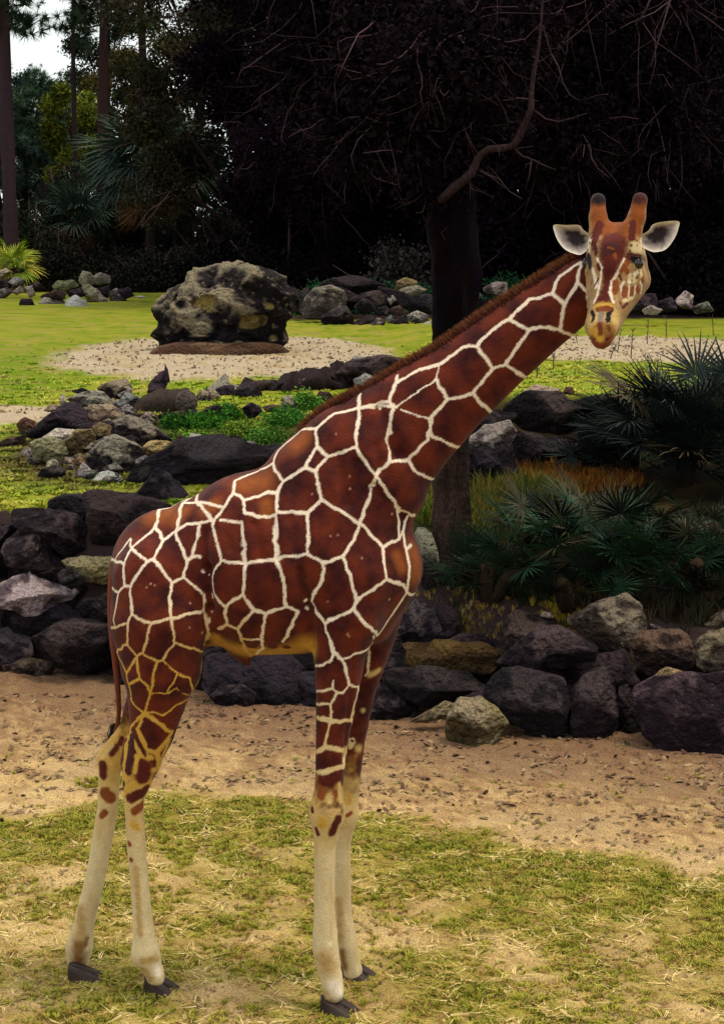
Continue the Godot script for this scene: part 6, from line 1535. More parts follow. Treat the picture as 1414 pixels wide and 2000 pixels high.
func pale_line(width: float, pts: Array) -> void:
	# traced on the left flank; above the legs the right flank carries the same net mirrored
	for i in range(0, pts.size() - 3, 3):
		var a := Vector3(pts[i], pts[i + 1], pts[i + 2]) * 0.001
		var b := Vector3(pts[i + 3], pts[i + 4], pts[i + 5]) * 0.001
		for side in [1.0, -1.0]:
			if side < 0.0 and (a.y < 1.15 or a.x > 1.42):
				continue
			var m := Vector3(1, 1, side)
			var n := line_a.size()
			line_a.append(a * m)
			line_b.append(b * m)
			line_w.append(width)
			into_boxes(line_box, a * m, b * m, 0.045 if a.y > 1.2 else 0.07, n)


var dyes := {}

func mark(where: String, dye: String, r: float, pts: Array) -> void:
	r *= 0.001
	var last := maxi(pts.size() - 3, 3)
	for i in range(0, last, 3):
		var k := i + 3 if pts.size() > 3 else i
		var a := Vector3(pts[i], pts[i + 1], pts[i + 2]) * 0.001
		var b := Vector3(pts[k], pts[k + 1], pts[k + 2]) * 0.001
		into_boxes(mark_box, a, b, r * 1.8 + 0.03, mark_a.size())
		mark_a.append(a)
		mark_b.append(b)
		mark_r.append(r)
		mark_c.append(dyes[dye])
		if where == "body" and dye in ["tawny", "amber", "tan", "brown", "straw", "white"]:
			mark_s.append(r * 0.8)
		elif dye in ["gold", "ash", "straw", "lip", "chestnut", "cream"] or where == "head" and r > 0.02:
			mark_s.append(clampf(r * 0.5, 0.003, 0.016))
		else:
			mark_s.append(clampf(r * 0.25, 0.0025, 0.008))
		mark_h.append(where == "head")
		mark_u.append(where == "body" and dye in ["tawny", "amber"])


func reach_of(p: Vector3, a: Vector3, b: Vector3) -> float:
	var d := b - a
	var t := clampf((p - a).dot(d) / maxf(d.length_squared(), 1e-9), 0.0, 1.0)
	return (p - a - d * t).length()


func along_skin(p: Vector3, n: Vector3, a: Vector3, b: Vector3) -> float:
	# how far p lies from the stroke a-b, measured along the skin
	var d := b - a
	var t := clampf((p - a).dot(d) / maxf(d.length_squared(), 1e-9), 0.0, 1.0)
	var v := p - a - d * t
	var up := v.dot(n)
	if absf(up) > 0.04:
		return 1.0
	return (v - n * up).length()


func dyed(c: Color, p: Vector3, n: Vector3, box: Vector3i, head: bool, under: bool, n1: float, n2: float) -> Color:
	if mark_box.has(box):
		for i in mark_box[box]:
			if mark_h[i] != head or mark_u[i] != under:
				continue
			var r := mark_r[i]
			var e := along_skin(p, n, mark_a[i], mark_b[i]) + (n2 * 0.3 + n1 * 0.2) * minf(r, 0.022) + (fine.get_noise_3d(p.x * 26.0, p.y * 26.0, p.z * 26.0) * 0.005 if head else 0.0)
			var soft := mark_s[i]
			if e < r + soft:
				var dye: Color = mark_c[i]
				c = c.lerp(dye * (1.0 + n2 * 0.3), 1.0 - smoothstep(r - soft, r + soft, e))
	return c


func coat(p: Vector3, n: Vector3, head: bool) -> Color:
	var n1 := fine.get_noise_3d(p.x * 2.2, p.y * 2.2, p.z * 2.2)
	var n2 := fine.get_noise_3d(p.x * 9.0, p.y * 9.0, p.z * 9.0)
	var c: Color = dyes["fawn"] if head else dyes["cream"]
	var leg_top := (1.03 if p.z > 0.0 else 1.20) if p.x < 0.0 else 0.98
	if not head:
		var brown: Color = dyes["hide"].lerp(dyes["deep"], clampf(0.5 + n1 * 1.1, 0.0, 1.0))
		brown = brown * (1.0 + n2 * 0.2)
		var cream: Color = dyes["cream"].lerp(dyes["straw"], smoothstep(0.55, 0.95, p.y + n1 * 0.1)).lerp(dyes["gold"], smoothstep(0.85, 1.1, p.y))
		cream = cream * (1.0 + n2 * 0.15)
		cream = cream.lerp(dyes["tan"], 0.4 * smoothstep(0.05, 0.45, fine.get_noise_3d(p.x * 3.0, p.y * 0.9, p.z * 3.0) + n2 * 0.3))
		c = cream.lerp(brown, smoothstep(leg_top - 0.10, leg_top + 0.05, p.y + n1 * 0.16 + n2 * 0.03))
	else:
		c = c * (1.0 + n2 * 0.4 + n1 * 0.3)
	var box := Vector3i((p / BOX).floor())
	c = dyed(c, p, n, box, head, true, n1, n2)
	if not head:
		var line: Color = dyes["gold"].lerp(dyes["white"], smoothstep(1.5, 1.95, p.y)) if p.x < 0.15 else dyes["tanline"].lerp(dyes["white"], smoothstep(1.25, 1.6, p.y))
		var best := 1.0
		var q := p + Vector3(fine.get_noise_3d(p.x * 5.0, p.y * 5.0, p.z * 5.0), fine.get_noise_3d(p.x * 5.0 + 9.0, p.y * 5.0, p.z * 5.0), 0) * 0.009
		if line_box.has(box):
			var legs := 1.0 - smoothstep(1.05, 1.25, p.y)
			for i in line_box[box]:
				var a := line_a[i]
				var b := line_b[i]
				if legs > 0.0:  # on a leg the rings run round it
					if a.z * p.z < 0.0:
						continue
					a.z = lerpf(a.z, p.z, legs * 0.8)
					b.z = lerpf(b.z, p.z, legs * 0.8)
				best = minf(best, along_skin(q, n, a, b) / line_w[i])
		best += n2 * 0.002 + fine.get_noise_3d(p.x * 40.0, p.y * 40.0, p.z * 40.0) * 0.0018
		c = c.lerp(line, 1.0 - smoothstep(0.0048, 0.0088, best))
	c = dyed(c, p, n, box, head, false, n1, n2)
	c.a = 1.0
	return c


var folds := []

func pelt(verts: PackedVector3Array, index: PackedInt32Array, head: bool) -> Array:
	var normal := smooth_normals(verts, index)
	for i in verts.size():
		var p := verts[i]
		for f in folds:
			var a: Vector3 = f[0]
			if absf(p.x - a.x) > 0.5 or absf(p.y - a.y) > 0.5 or p.z < 0.0:
				continue
			var e := reach_of(p, a, f[1])
			if e < f[2] * 3.0:
				verts[i] -= normal[i] * f[3] * exp(-e * e / (f[2] * f[2]))
	normal = smooth_normals(verts, index)
	var cols := PackedColorArray()
	cols.resize(verts.size())
	for i in verts.size():
		cols[i] = coat(verts[i], normal[i], head)
	return [verts, normal, cols, index]


func ear_mesh(outline: Array, cup: Vector3, middle: Vector3) -> ArrayMesh:
	# a leaf-shaped shell: the rim is the outline, the inside is hollowed along cup, the back is a second skin
	var st := begin()
	var rings := 7
	var rim := []
	for i in range(0, outline.size(), 3):
		rim.append(Vector3(outline[i], outline[i + 1], outline[i + 2]) * 0.001)
	var line := bent(rim + [rim[0]], 4)
	var dark := Color(0.02, 0.014, 0.016)
	var white := Color(0.72, 0.66, 0.56)
	var pink := Color(0.36, 0.29, 0.26)
	for back in 2:
		for r in rings:
			for k in line.size() - 1:
				var quad := []
				var tint := []
				for c in [[r, k], [r, k + 1], [r + 1, k + 1], [r + 1, k]]:
					var t: float = float(c[0]) / rings
					var p: Vector3 = middle.lerp(line[c[1]], t)
					p += cup * (1.0 - t * t) * (0.8 if back == 0 else 1.15)
					var wave := fine.get_noise_3d(p.x * 12, p.y * 12, p.z * 12) * 0.25
					tint.append((dark.lerp(pink, smoothstep(0.42, 0.8, t + wave)).lerp(white, smoothstep(0.78, 0.98, t + wave * 0.4))) if back == 0 else Color(0.5, 0.38, 0.22))
					quad.append(p)
				tri(st, quad[0], quad[1], quad[2], tint[0], tint[1], tint[2])
				tri(st, quad[0], quad[2], quad[3], tint[0], tint[2], tint[3])
	return done(st)


func hoof_mesh() -> ArrayMesh:
	# two toes, each a wedge that widens to the ground and reaches forward
	var st := begin()
	var c := Color(0.030, 0.017, 0.014)
	for side in [-1.0, 1.0]:
		var rings := []
		for k in 5:
			var t := k / 4.0
			var ring := []
			for i in 14:
				var a := TAU * i / 14.0
				var ex := lerpf(0.080, 0.050, t)
				var ez := lerpf(0.037, 0.028, t)
				var x := cos(a) * ex + lerpf(0.030, 0.0, t)
				var z: float = sin(a) * ez + side * (lerpf(0.037, 0.027, t) - 0.012 * clampf(-cos(a), 0.0, 1.0))
				ring.append(Vector3(x, 0.002 + 0.050 * t * (1.0 - 0.35 * cos(a) * t), z))
			rings.append(ring)
		for k in 4:
			for i in 14:
				var l := (i + 1) % 14
				tri(st, rings[k][i], rings[k + 1][i], rings[k + 1][l], c, c, c)
				tri(st, rings[k][i], rings[k + 1][l], rings[k][l], c, c, c)
		for i in range(1, 13):
			tri(st, rings[4][0], rings[4][i + 1], rings[4][i], c, c, c)
	return done(st)


func strand(st: SurfaceTool, root: Vector3, tip: Vector3, side: Vector3, ca: Color, cb: Color) -> void:
	var mid := root.lerp(tip, 0.55)
	tri(st, root - side, mid - side * 0.8, root + side, ca, ca, ca)
	tri(st, root + side, mid - side * 0.8, mid + side * 0.8, ca, ca, ca)
	tri(st, mid - side * 0.8, tip, mid + side * 0.8, ca, cb, ca)


func build_giraffe() -> void:
	var g := thing("giraffe", Vector3(-0.6, 0, -7.9), "reticulated giraffe with brown patches and cream lines standing on the sand, facing the viewer", "giraffe")
	g.rotation.y = -deg_to_rad(5.0)
	dyes = {
		"hide": Color(0.130, 0.0185, 0.0075), "deep": Color(0.036, 0.004, 0.004), "white": Color(0.86, 0.72, 0.57), "cream": Color(0.68, 0.54, 0.30), "straw": Color(0.62, 0.42, 0.15), "gold": Color(0.60, 0.34, 0.055),
		"fawn": Color(0.36, 0.215, 0.09), "tanline": Color(0.74, 0.54, 0.26), "amber": Color(0.50, 0.25, 0.03), "tan": Color(0.50, 0.32, 0.12), "brown": Color(0.24, 0.11, 0.03), "russet": Color(0.095, 0.013, 0.009), "rust": Color(0.23, 0.06, 0.015),
		"chestnut": Color(0.24, 0.062, 0.011), "tawny": Color(0.235, 0.060, 0.011), "soot": Color(0.055, 0.012, 0.012), "black": Color(0.012, 0.008, 0.012), "ash": Color(0.30, 0.22, 0.18), "lip": Color(0.20, 0.045, 0.02), "muzzle": Color(0.34, 0.175, 0.05), "scar": Color(0.42, 0.2, 0.12),
	}
	bone(1, Vector3(-0.351, 1.921, 0), Vector3(-0.225, 1.912, 0), 0.1424, 0.2667, 0.07, 0.7)
	bone(1, Vector3(-0.225, 1.912, 0), Vector3(-0.037, 1.908, 0), 0.2667, 0.3327, 0.07, 0.7)
	bone(1, Vector3(-0.037, 1.908, 0), Vector3(0.165, 1.943, 0), 0.3327, 0.4026, 0.07, 0.7)
	bone(1, Vector3(0.165, 1.943, 0), Vector3(0.31, 1.949, 0), 0.4026, 0.3975, 0.07, 0.7)
	bone(1, Vector3(0.31, 1.949, 0), Vector3(0.436, 1.973, 0), 0.3975, 0.3835, 0.07, 0.7)
	bone(2, Vector3(0.436, 1.973, 0), Vector3(0.686, 1.937, 0), 0.3659, 0.1584, 0.1, 0.78)
	bone(3, Vector3(0.366, 2.129, 0), Vector3(0.481, 2.219, 0), 0.2860, 0.3290, 0.06, 0.71)
	bone(3, Vector3(0.481, 2.219, 0), Vector3(0.591, 2.344, 0), 0.3290, 0.3060, 0.06, 0.68)
	bone(3, Vector3(0.591, 2.344, 0), Vector3(0.733, 2.488, 0), 0.3060, 0.2460, 0.06, 0.64)
	bone(3, Vector3(0.733, 2.488, 0), Vector3(0.87, 2.607, 0), 0.2460, 0.2126, 0.06, 0.62)
	bone(3, Vector3(0.87, 2.607, 0), Vector3(1.01, 2.718, 0), 0.2126, 0.1815, 0.06, 0.62)
	bone(3, Vector3(1.01, 2.718, 0), Vector3(1.16, 2.844, 0), 0.1815, 0.1615, 0.06, 0.62)
	bone(3, Vector3(1.16, 2.844, 0), Vector3(1.308, 2.965, 0), 0.1615, 0.1480, 0.06, 0.62)
	bone(3, Vector3(1.308, 2.965, 0), Vector3(1.445, 3.067, 0), 0.1480, 0.1325, 0.06, 0.62)
	bone(3, Vector3(1.445, 3.067, 0), Vector3(1.535, 3.14, 0.02), 0.1325, 0.1148, 0.06, 0.62)
	bone(4, Vector3(-0.268, 1.883, 0.13), Vector3(-0.253, 1.706, 0.15), 0.1883, 0.2147, 0.06, 0.8)
	bone(4, Vector3(-0.253, 1.706, 0.15), Vector3(-0.248, 1.517, 0.155), 0.2147, 0.1757, 0.06, 0.8)
	bone(4, Vector3(-0.248, 1.517, 0.155), Vector3(-0.27, 1.358, 0.15), 0.1757, 0.1257, 0.06, 0.8)
	bone(4, Vector3(-0.27, 1.358, 0.15), Vector3(-0.296, 1.219, 0.14), 0.1257, 0.0996, 0.06, 0.8)
	bone(4, Vector3(-0.296, 1.219, 0.14), Vector3(-0.337, 1.089, 0.128), 0.0996, 0.0756, 0.06, 0.8)
	bone(4, Vector3(-0.337, 1.089, 0.128), Vector3(-0.375, 0.995, 0.125), 0.0756, 0.0557, 0.06, 0.8)
	bone(5, Vector3(-0.401, 1.163, 0.13), Vector3(-0.408, 1.075, 0.125), 0.0244, 0.0312, 0.04, 1)
	bone(6, Vector3(-0.345, 1.076, 0.125), Vector3(-0.384, 0.915, 0.125), 0.0667, 0.0446, 0.035, 1)
	bone(6, Vector3(-0.384, 0.915, 0.125), Vector3(-0.371, 0.614, 0.125), 0.0446, 0.0415, 0.035, 1)
	bone(6, Vector3(-0.371, 0.614, 0.125), Vector3(-0.352, 0.358, 0.127), 0.0415, 0.0450, 0.035, 1)
	bone(6, Vector3(-0.352, 0.358, 0.127), Vector3(-0.343, 0.212, 0.127), 0.0450, 0.0587, 0.035, 1)
	bone(7, Vector3(-0.343, 0.212, 0.127), Vector3(-0.316, 0.151, 0.127), 0.0587, 0.0474, 0.03, 1)
	bone(7, Vector3(-0.316, 0.151, 0.127), Vector3(-0.298, 0.106, 0.13), 0.0474, 0.0429, 0.03, 1)
	bone(8, Vector3(-0.291, 1.8, -0.12), Vector3(-0.29, 1.565, -0.14), 0.1809, 0.1639, 0.06, 0.8)
	bone(8, Vector3(-0.29, 1.565, -0.14), Vector3(-0.341, 1.352, -0.15), 0.1639, 0.1098, 0.06, 0.8)
	bone(8, Vector3(-0.341, 1.352, -0.15), Vector3(-0.43, 1.159, -0.16), 0.1098, 0.0759, 0.06, 0.8)
	bone(8, Vector3(-0.43, 1.159, -0.16), Vector3(-0.548, 0.992, -0.17), 0.0759, 0.0509, 0.06, 0.8)
	bone(9, Vector3(-0.534, 1.081, -0.16), Vector3(-0.578, 1.011, -0.17), 0.0208, 0.0254, 0.04, 1)
	bone(10, Vector3(-0.553, 0.992, -0.17), Vector3(-0.571, 0.769, -0.18), 0.0509, 0.0488, 0.035, 1)
	bone(10, Vector3(-0.571, 0.769, -0.18), Vector3(-0.629, 0.474, -0.19), 0.0488, 0.0468, 0.035, 1)
	bone(10, Vector3(-0.629, 0.474, -0.19), Vector3(-0.694, 0.223, -0.2), 0.0468, 0.0494, 0.035, 1)
	bone(10, Vector3(-0.694, 0.223, -0.2), Vector3(-0.723, 0.099, -0.2), 0.0494, 0.0590, 0.035, 1)
	bone(11, Vector3(-0.723, 0.099, -0.2), Vector3(-0.727, 0.03, -0.2), 0.0590, 0.0496, 0.03, 1)
	bone(11, Vector3(-0.727, 0.03, -0.2), Vector3(-0.73, 0, -0.2), 0.0496, 0.0449, 0.03, 1)
	bone(12, Vector3(0.562, 1.901, 0.11), Vector3(0.547, 1.752, 0.14), 0.1913, 0.1564, 0.06, 0.9)
	bone(12, Vector3(0.547, 1.752, 0.14), Vector3(0.522, 1.601, 0.16), 0.1564, 0.1152, 0.06, 0.9)
	bone(12, Vector3(0.522, 1.601, 0.16), Vector3(0.512, 1.423, 0.165), 0.1152, 0.0915, 0.06, 0.9)
	bone(12, Vector3(0.512, 1.423, 0.165), Vector3(0.488, 1.2, 0.17), 0.0915, 0.0700, 0.06, 0.9)
	bone(12, Vector3(0.488, 1.2, 0.17), Vector3(0.476, 1.019, 0.17), 0.0700, 0.0614, 0.06, 0.9)
	bone(12, Vector3(0.476, 1.019, 0.17), Vector3(0.467, 0.887, 0.17), 0.0614, 0.0726, 0.06, 0.9)
	bone(13, Vector3(0.467, 0.887, 0.17), Vector3(0.458, 0.746, 0.17), 0.0726, 0.0485, 0.035, 1)
	bone(13, Vector3(0.458, 0.746, 0.17), Vector3(0.453, 0.493, 0.17), 0.0485, 0.0454, 0.035, 1)
	bone(13, Vector3(0.453, 0.493, 0.17), Vector3(0.459, 0.273, 0.172), 0.0454, 0.0578, 0.035, 1)
	bone(13, Vector3(0.459, 0.273, 0.172), Vector3(0.479, 0.171, 0.175), 0.0578, 0.0512, 0.035, 1)
	bone(13, Vector3(0.479, 0.171, 0.175), Vector3(0.495, 0.084, 0.18), 0.0512, 0.0490, 0.035, 1)
	bone(14, Vector3(0.644, 1.817, -0.11), Vector3(0.628, 1.626, -0.15), 0.1565, 0.1172, 0.05, 1)
	bone(14, Vector3(0.628, 1.626, -0.15), Vector3(0.581, 1.343, -0.17), 0.1172, 0.0659, 0.05, 1)
	bone(14, Vector3(0.581, 1.343, -0.17), Vector3(0.543, 1.106, -0.18), 0.0659, 0.0571, 0.05, 1)
	bone(14, Vector3(0.543, 1.106, -0.18), Vector3(0.517, 0.869, -0.18), 0.0571, 0.0551, 0.05, 1)
	bone(14, Vector3(0.517, 0.869, -0.18), Vector3(0.508, 0.769, -0.18), 0.0551, 0.0598, 0.05, 1)
	bone(15, Vector3(0.508, 0.769, -0.18), Vector3(0.496, 0.631, -0.18), 0.0598, 0.0392, 0.03, 1)
	bone(15, Vector3(0.496, 0.631, -0.18), Vector3(0.503, 0.319, -0.18), 0.0392, 0.0371, 0.03, 1)
	bone(15, Vector3(0.503, 0.319, -0.18), Vector3(0.524, 0.138, -0.18), 0.0371, 0.0488, 0.03, 1)
	bone(15, Vector3(0.524, 0.138, -0.18), Vector3(0.538, 0.065, -0.18), 0.0488, 0.0442, 0.03, 1)
	bone(15, Vector3(0.538, 0.065, -0.18), Vector3(0.547, 0.034, -0.18), 0.0442, 0.0465, 0.03, 1)
	bone(16, Vector3(0.072, 1.557, 0), Vector3(0.101, 1.507, 0), 0.0490, 0.0223, 0.05, 1)
	bone(17, Vector3(0.686, 1.917, 0), Vector3(0.649, 1.681, 0), 0.1540, 0.0796, 0.06, 1)
	bone(18, Vector3(1.672, 3.271, 0.039), Vector3(1.651, 3.189, 0.091), 0.0940, 0.0880, 0.03, 1)
	bone(19, Vector3(1.667, 3.319, 0.051), Vector3(1.637, 3.23, 0.126), 0.0750, 0.0700, 0.05, 1)
	bone(20, Vector3(1.724, 3.234, 0.13), Vector3(1.716, 3.204, 0.138), 0.0360, 0.0340, 0.03, 1)
	bone(21, Vector3(1.571, 3.234, 0.07), Vector3(1.571, 3.204, 0.081), 0.0360, 0.0340, 0.03, 1)
	bone(22, Vector3(1.721, 3.268, 0.125), Vector3(1.709, 3.231, 0.156), 0.0260, 0.0240, 0.03, 1)
	bone(23, Vector3(1.576, 3.268, 0.068), Vector3(1.564, 3.231, 0.099), 0.0260, 0.0240, 0.03, 1)
	bone(24, Vector3(1.639, 3.188, 0.121), Vector3(1.609, 3.037, 0.197), 0.0800, 0.0560, 0.04, 1)
	bone(25, Vector3(1.628, 3.034, 0.2), Vector3(1.618, 2.979, 0.234), 0.0500, 0.0500, 0.03, 1)
	bone(26, Vector3(1.594, 3.034, 0.187), Vector3(1.577, 2.979, 0.218), 0.0500, 0.0500, 0.03, 1)
	bone(27, Vector3(1.599, 2.965, 0.224), Vector3(1.595, 2.926, 0.234), 0.0490, 0.0410, 0.03, 1)
	bone(28, Vector3(1.621, 2.995, 0.168), Vector3(1.61, 2.924, 0.194), 0.0380, 0.0340, 0.025, 1)
	bone(29, Vector3(1.734, 3.161, 0.031), Vector3(1.635, 2.988, 0.173), 0.0680, 0.0360, 0.05, 1)
	bone(30, Vector3(1.631, 3.161, -0.009), Vector3(1.607, 2.988, 0.162), 0.0680, 0.0360, 0.05, 1)
	bone(31, Vector3(1.726, 3.172, 0.114), Vector3(1.67, 3.062, 0.167), 0.0480, 0.0360, 0.04, 1)
	bone(32, Vector3(1.581, 3.172, 0.057), Vector3(1.586, 3.062, 0.134), 0.0480, 0.0360, 0.04, 1)
	bone(33, Vector3(1.692, 3.304, 0.128), Vector3(1.734, 3.414, 0.106), 0.0580, 0.0340, 0.04, 1)
	bone(34, Vector3(1.595, 3.304, 0.09), Vector3(1.58, 3.414, 0.046), 0.0580, 0.0340, 0.04, 1)
	bone(35, Vector3(1.734, 3.414, 0.106), Vector3(1.747, 3.485, 0.092), 0.0340, 0.0310, 0.02, 1)
	bone(36, Vector3(1.58, 3.414, 0.046), Vector3(1.58, 3.485, 0.026), 0.0340, 0.0310, 0.02, 1)
	bone(37, Vector3(1.627, 3.276, 0.152), Vector3(1.622, 3.224, 0.165), 0.0400, 0.0300, 0.06, 1)
	bone(38, Vector3(1.529, 3.127, 0), Vector3(1.694, 3.237, -0.019), 0.0750, 0.0850, 0.06, 0.75)
	pale_line(1.0, [1071, 2688, 104, 1114, 2646, 81, 1151, 2603, 2, 1150, 2602, 4])
	pale_line(1.0, [1208, 2810, 93, 1246, 2786, 77, 1282, 2761, 44, 1299, 2754, 1])
	pale_line(1.0, [1429, 2959, 72, 1471, 2932, 37, 1487, 2928, 0])
	pale_line(1.0, [903, 2517, 124, 953, 2491, 101, 1001, 2463, 53, 1020, 2456, 2])
	pale_line(1.0, [837, 2367, 123, 892, 2332, 68, 912, 2318, 3])
	pale_line(1.0, [774, 2193, 132, 807, 2179, 96, 832, 2163, 38])
	pale_line(0.9, [-388, 1968, 223, -451, 1963, 116, -489, 1953, 12])
	pale_line(0.9, [-410, 1850, 237, -481, 1858, 40, -486, 1884, 35])
	pale_line(0.74, [-360, 1728, 298, -417, 1705, 261, -447, 1690, 223])
	pale_line(0.74, [-365, 1637, 286, -429, 1585, 205, -433, 1572, 185])
	pale_line(0.9, [-267, 2113, 121, -267, 2149, 80, -276, 2173, -12, -265, 2175, -9])
	pale_line(1.0, [-93, 2220, 96, -105, 2241, 3])
	pale_line(1.0, [599, 2627, 97, 599, 2679, 49])
	pale_line(1.0, [749, 2731, 78, 755, 2761, 56])
	pale_line(1.0, [73, 2314, 88, 121, 2334, 63, 172, 2355, 46, 231, 2385, 92, 257, 2352, 138, 282, 2318, 170, 331, 2350, 178, 381, 2382, 190, 424, 2368, 204, 473, 2427, 185, 429, 2468, 157, 386, 2404, 181, 381, 2382, 190])
	pale_line(1.0, [231, 2385, 92, 251, 2441, 47, 300, 2484, 51, 348, 2526, 43, 418, 2539, 109])
	pale_line(1.0, [418, 2539, 109, 429, 2468, 157])
	pale_line(1.0, [418, 2539, 109, 454, 2570, 105, 490, 2599, 91, 544, 2613, 93, 599, 2627, 97, 649, 2632, 115, 697, 2637, 123, 744, 2640, 123])
	pale_line(1.0, [599, 2627, 97, 597, 2576, 135, 594, 2525, 167, 591, 2473, 188])
	pale_line(1.0, [591, 2473, 188, 533, 2451, 191, 473, 2427, 185])
	pale_line(1.0, [591, 2473, 188, 633, 2412, 201, 677, 2355, 200])
	pale_line(1.0, [744, 2640, 123, 727, 2572, 148, 730, 2520, 156, 733, 2468, 164, 736, 2416, 177])
	pale_line(1.0, [736, 2416, 177, 707, 2386, 191, 677, 2355, 200])
	pale_line(1.0, [736, 2416, 177, 810, 2413, 142])
	pale_line(1.0, [810, 2413, 142, 849, 2456, 138, 888, 2498, 126, 898, 2543, 128, 907, 2588, 129])
	pale_line(1.0, [810, 2413, 142, 837, 2367, 123, 892, 2332, 68])
	pale_line(1.0, [677, 2355, 200, 721, 2283, 184, 748, 2239, 164, 774, 2193, 132, 807, 2179, 96])
	pale_line(1.0, [677, 2355, 200, 665, 2300, 200, 647, 2251, 201, 629, 2204, 210, 613, 2155, 219])
	pale_line(1.0, [613, 2155, 219, 653, 2112, 206, 705, 2052, 188])
	pale_line(1.0, [613, 2155, 219, 569, 2185, 230, 525, 2214, 236, 456, 2255, 236])
	pale_line(1.0, [456, 2255, 236, 435, 2329, 218, 424, 2368, 204])
	pale_line(1.0, [456, 2255, 236, 399, 2201, 243, 333, 2201, 236, 266, 2200, 228])
	pale_line(1.0, [266, 2200, 228, 265, 2242, 203, 263, 2283, 178, 282, 2318, 170])
	pale_line(1.0, [266, 2200, 228, 257, 2188, 233, 262, 2131, 258, 267, 2073, 276, 270, 2014, 286])
	pale_line(1.0, [257, 2188, 233, 190, 2177, 231, 130, 2194, 219, 122, 2244, 185])
	pale_line(1.0, [122, 2244, 185, 183, 2257, 178, 220, 2278, 168, 254, 2274, 180])
	pale_line(1.0, [122, 2244, 185, 75, 2271, 151, 73, 2314, 88])
	pale_line(1.0, [399, 2201, 243, 401, 2146, 266, 403, 2090, 282, 404, 2033, 293, 337, 2024, 291, 270, 2014, 286])
	pale_line(1.0, [270, 2014, 286, 208, 2003, 281, 137, 1988, 279])
	pale_line(1.0, [137, 1988, 279, 131, 2046, 271, 124, 2102, 257, 117, 2158, 236])
	pale_line(1.0, [137, 1988, 279, 132, 1924, 281, 126, 1859, 274])
	pale_line(1.0, [404, 2033, 293, 466, 1998, 287, 544, 2021, 267])
	pale_line(1.0, [544, 2021, 267, 586, 2084, 239, 613, 2155, 219])
	pale_line(1.0, [544, 2021, 267, 560, 1980, 275, 577, 1938, 280, 590, 1889, 276, 604, 1840, 271])
	pale_line(1.0, [604, 1840, 271, 644, 1868, 259, 684, 1893, 239, 723, 1917, 208, 714, 1986, 204, 705, 2052, 188])
	pale_line(1.0, [723, 1917, 208, 791, 1879, 132, 802, 1840, 98])
	pale_line(1.0, [604, 1840, 271, 592, 1805, 273, 532, 1774, 279, 470, 1739, 263])
	pale_line(1.0, [592, 1805, 273, 626, 1754, 262, 657, 1716, 235, 678, 1653, 91])
	pale_line(1.0, [470, 1739, 263, 436, 1780, 261, 405, 1825, 278])
	pale_line(1.0, [405, 1825, 278, 432, 1875, 285, 460, 1924, 286, 466, 1998, 287])
	pale_line(1.0, [270, 2014, 286, 284, 1975, 290, 298, 1935, 291, 302, 1873, 285, 305, 1809, 271])
	pale_line(1.0, [305, 1809, 271, 262, 1791, 263, 219, 1773, 255, 171, 1789, 260, 126, 1859, 274])
	pale_line(1.0, [305, 1809, 271, 361, 1787, 267, 336, 1739, 246, 310, 1690, 218, 282, 1637, 179])
	pale_line(1.0, [219, 1773, 255, 206, 1711, 229, 192, 1647, 190, 189, 1599, 145])
	pale_line(1.0, [171, 1789, 260, 133, 1744, 244, 93, 1697, 218])
	pale_line(1.0, [126, 1859, 274, 87, 1827, 264, 47, 1794, 249, 48, 1716, 218, 93, 1697, 218, 108, 1649, 188, 192, 1647, 190])
	pale_line(0.7, [470, 1739, 263, 476, 1699, 257, 489, 1668, 260])
	pale_line(0.8, [678, 1653, 91, 646, 1615, 181, 596, 1603, 240, 543, 1585, 261, 505, 1616, 261])
	pale_line(0.7, [505, 1616, 261, 489, 1668, 260])
	pale_line(1.0, [705, 2052, 188, 773, 2078, 119])
	pale_line(1.0, [773, 2078, 119, 788, 2110, 93, 803, 2162, 87])
	pale_line(1.0, [773, 2078, 119, 770, 2139, 116, 774, 2193, 132])
	pale_line(1.0, [788, 2110, 93, 799, 2028, 110, 815, 1951, 115, 809, 1898, 120, 802, 1840, 98])
	pale_line(1.0, [799, 2028, 110, 819, 2041, 74])
	pale_line(1.0, [802, 1840, 98, 774, 1800, 102, 747, 1758, 100, 713, 1705, 97, 678, 1653, 91])
	pale_line(1.0, [802, 1840, 98, 828, 1818, 8])
	pale_line(1.0, [108, 1649, 188, 124, 1542, 41, 189, 1599, 145])
	pale_line(1.0, [599, 2627, 97, 677, 2648, 114, 730, 2659, 114])
	pale_line(1.0, [730, 2659, 114, 749, 2731, 78, 798, 2759, 80, 845, 2786, 74, 889, 2797, 81, 932, 2808, 86, 985, 2845, 82, 1032, 2883, 79, 1086, 2889, 88])
	pale_line(1.0, [730, 2659, 114, 753, 2633, 126, 744, 2640, 123])
	pale_line(0.5, [753, 2633, 126, 800, 2666, 121, 848, 2698, 118, 885, 2722, 112, 922, 2746, 108, 932, 2808, 86])
	pale_line(1.0, [922, 2746, 108, 947, 2707, 117, 971, 2667, 119, 934, 2625, 125, 897, 2582, 130, 907, 2588, 129])
	pale_line(0.5, [773, 2625, 130, 831, 2604, 135, 894, 2585, 130])
	pale_line(1.0, [971, 2667, 119, 1040, 2677, 108, 1071, 2688, 104, 1114, 2646, 81, 1151, 2603, 2])
	pale_line(1.0, [1071, 2688, 104, 1114, 2741, 102, 1156, 2795, 100, 1208, 2810, 93])
	pale_line(1.0, [1156, 2795, 100, 1121, 2842, 101, 1086, 2889, 88])
	pale_line(1.0, [1086, 2889, 88, 1125, 2926, 83, 1164, 2963, 79, 1222, 3000, 79])
	pale_line(1.0, [1222, 3000, 79, 1262, 2977, 90, 1302, 2954, 92, 1271, 2906, 94, 1240, 2858, 94, 1208, 2810, 93, 1246, 2786, 77, 1282, 2761, 44])
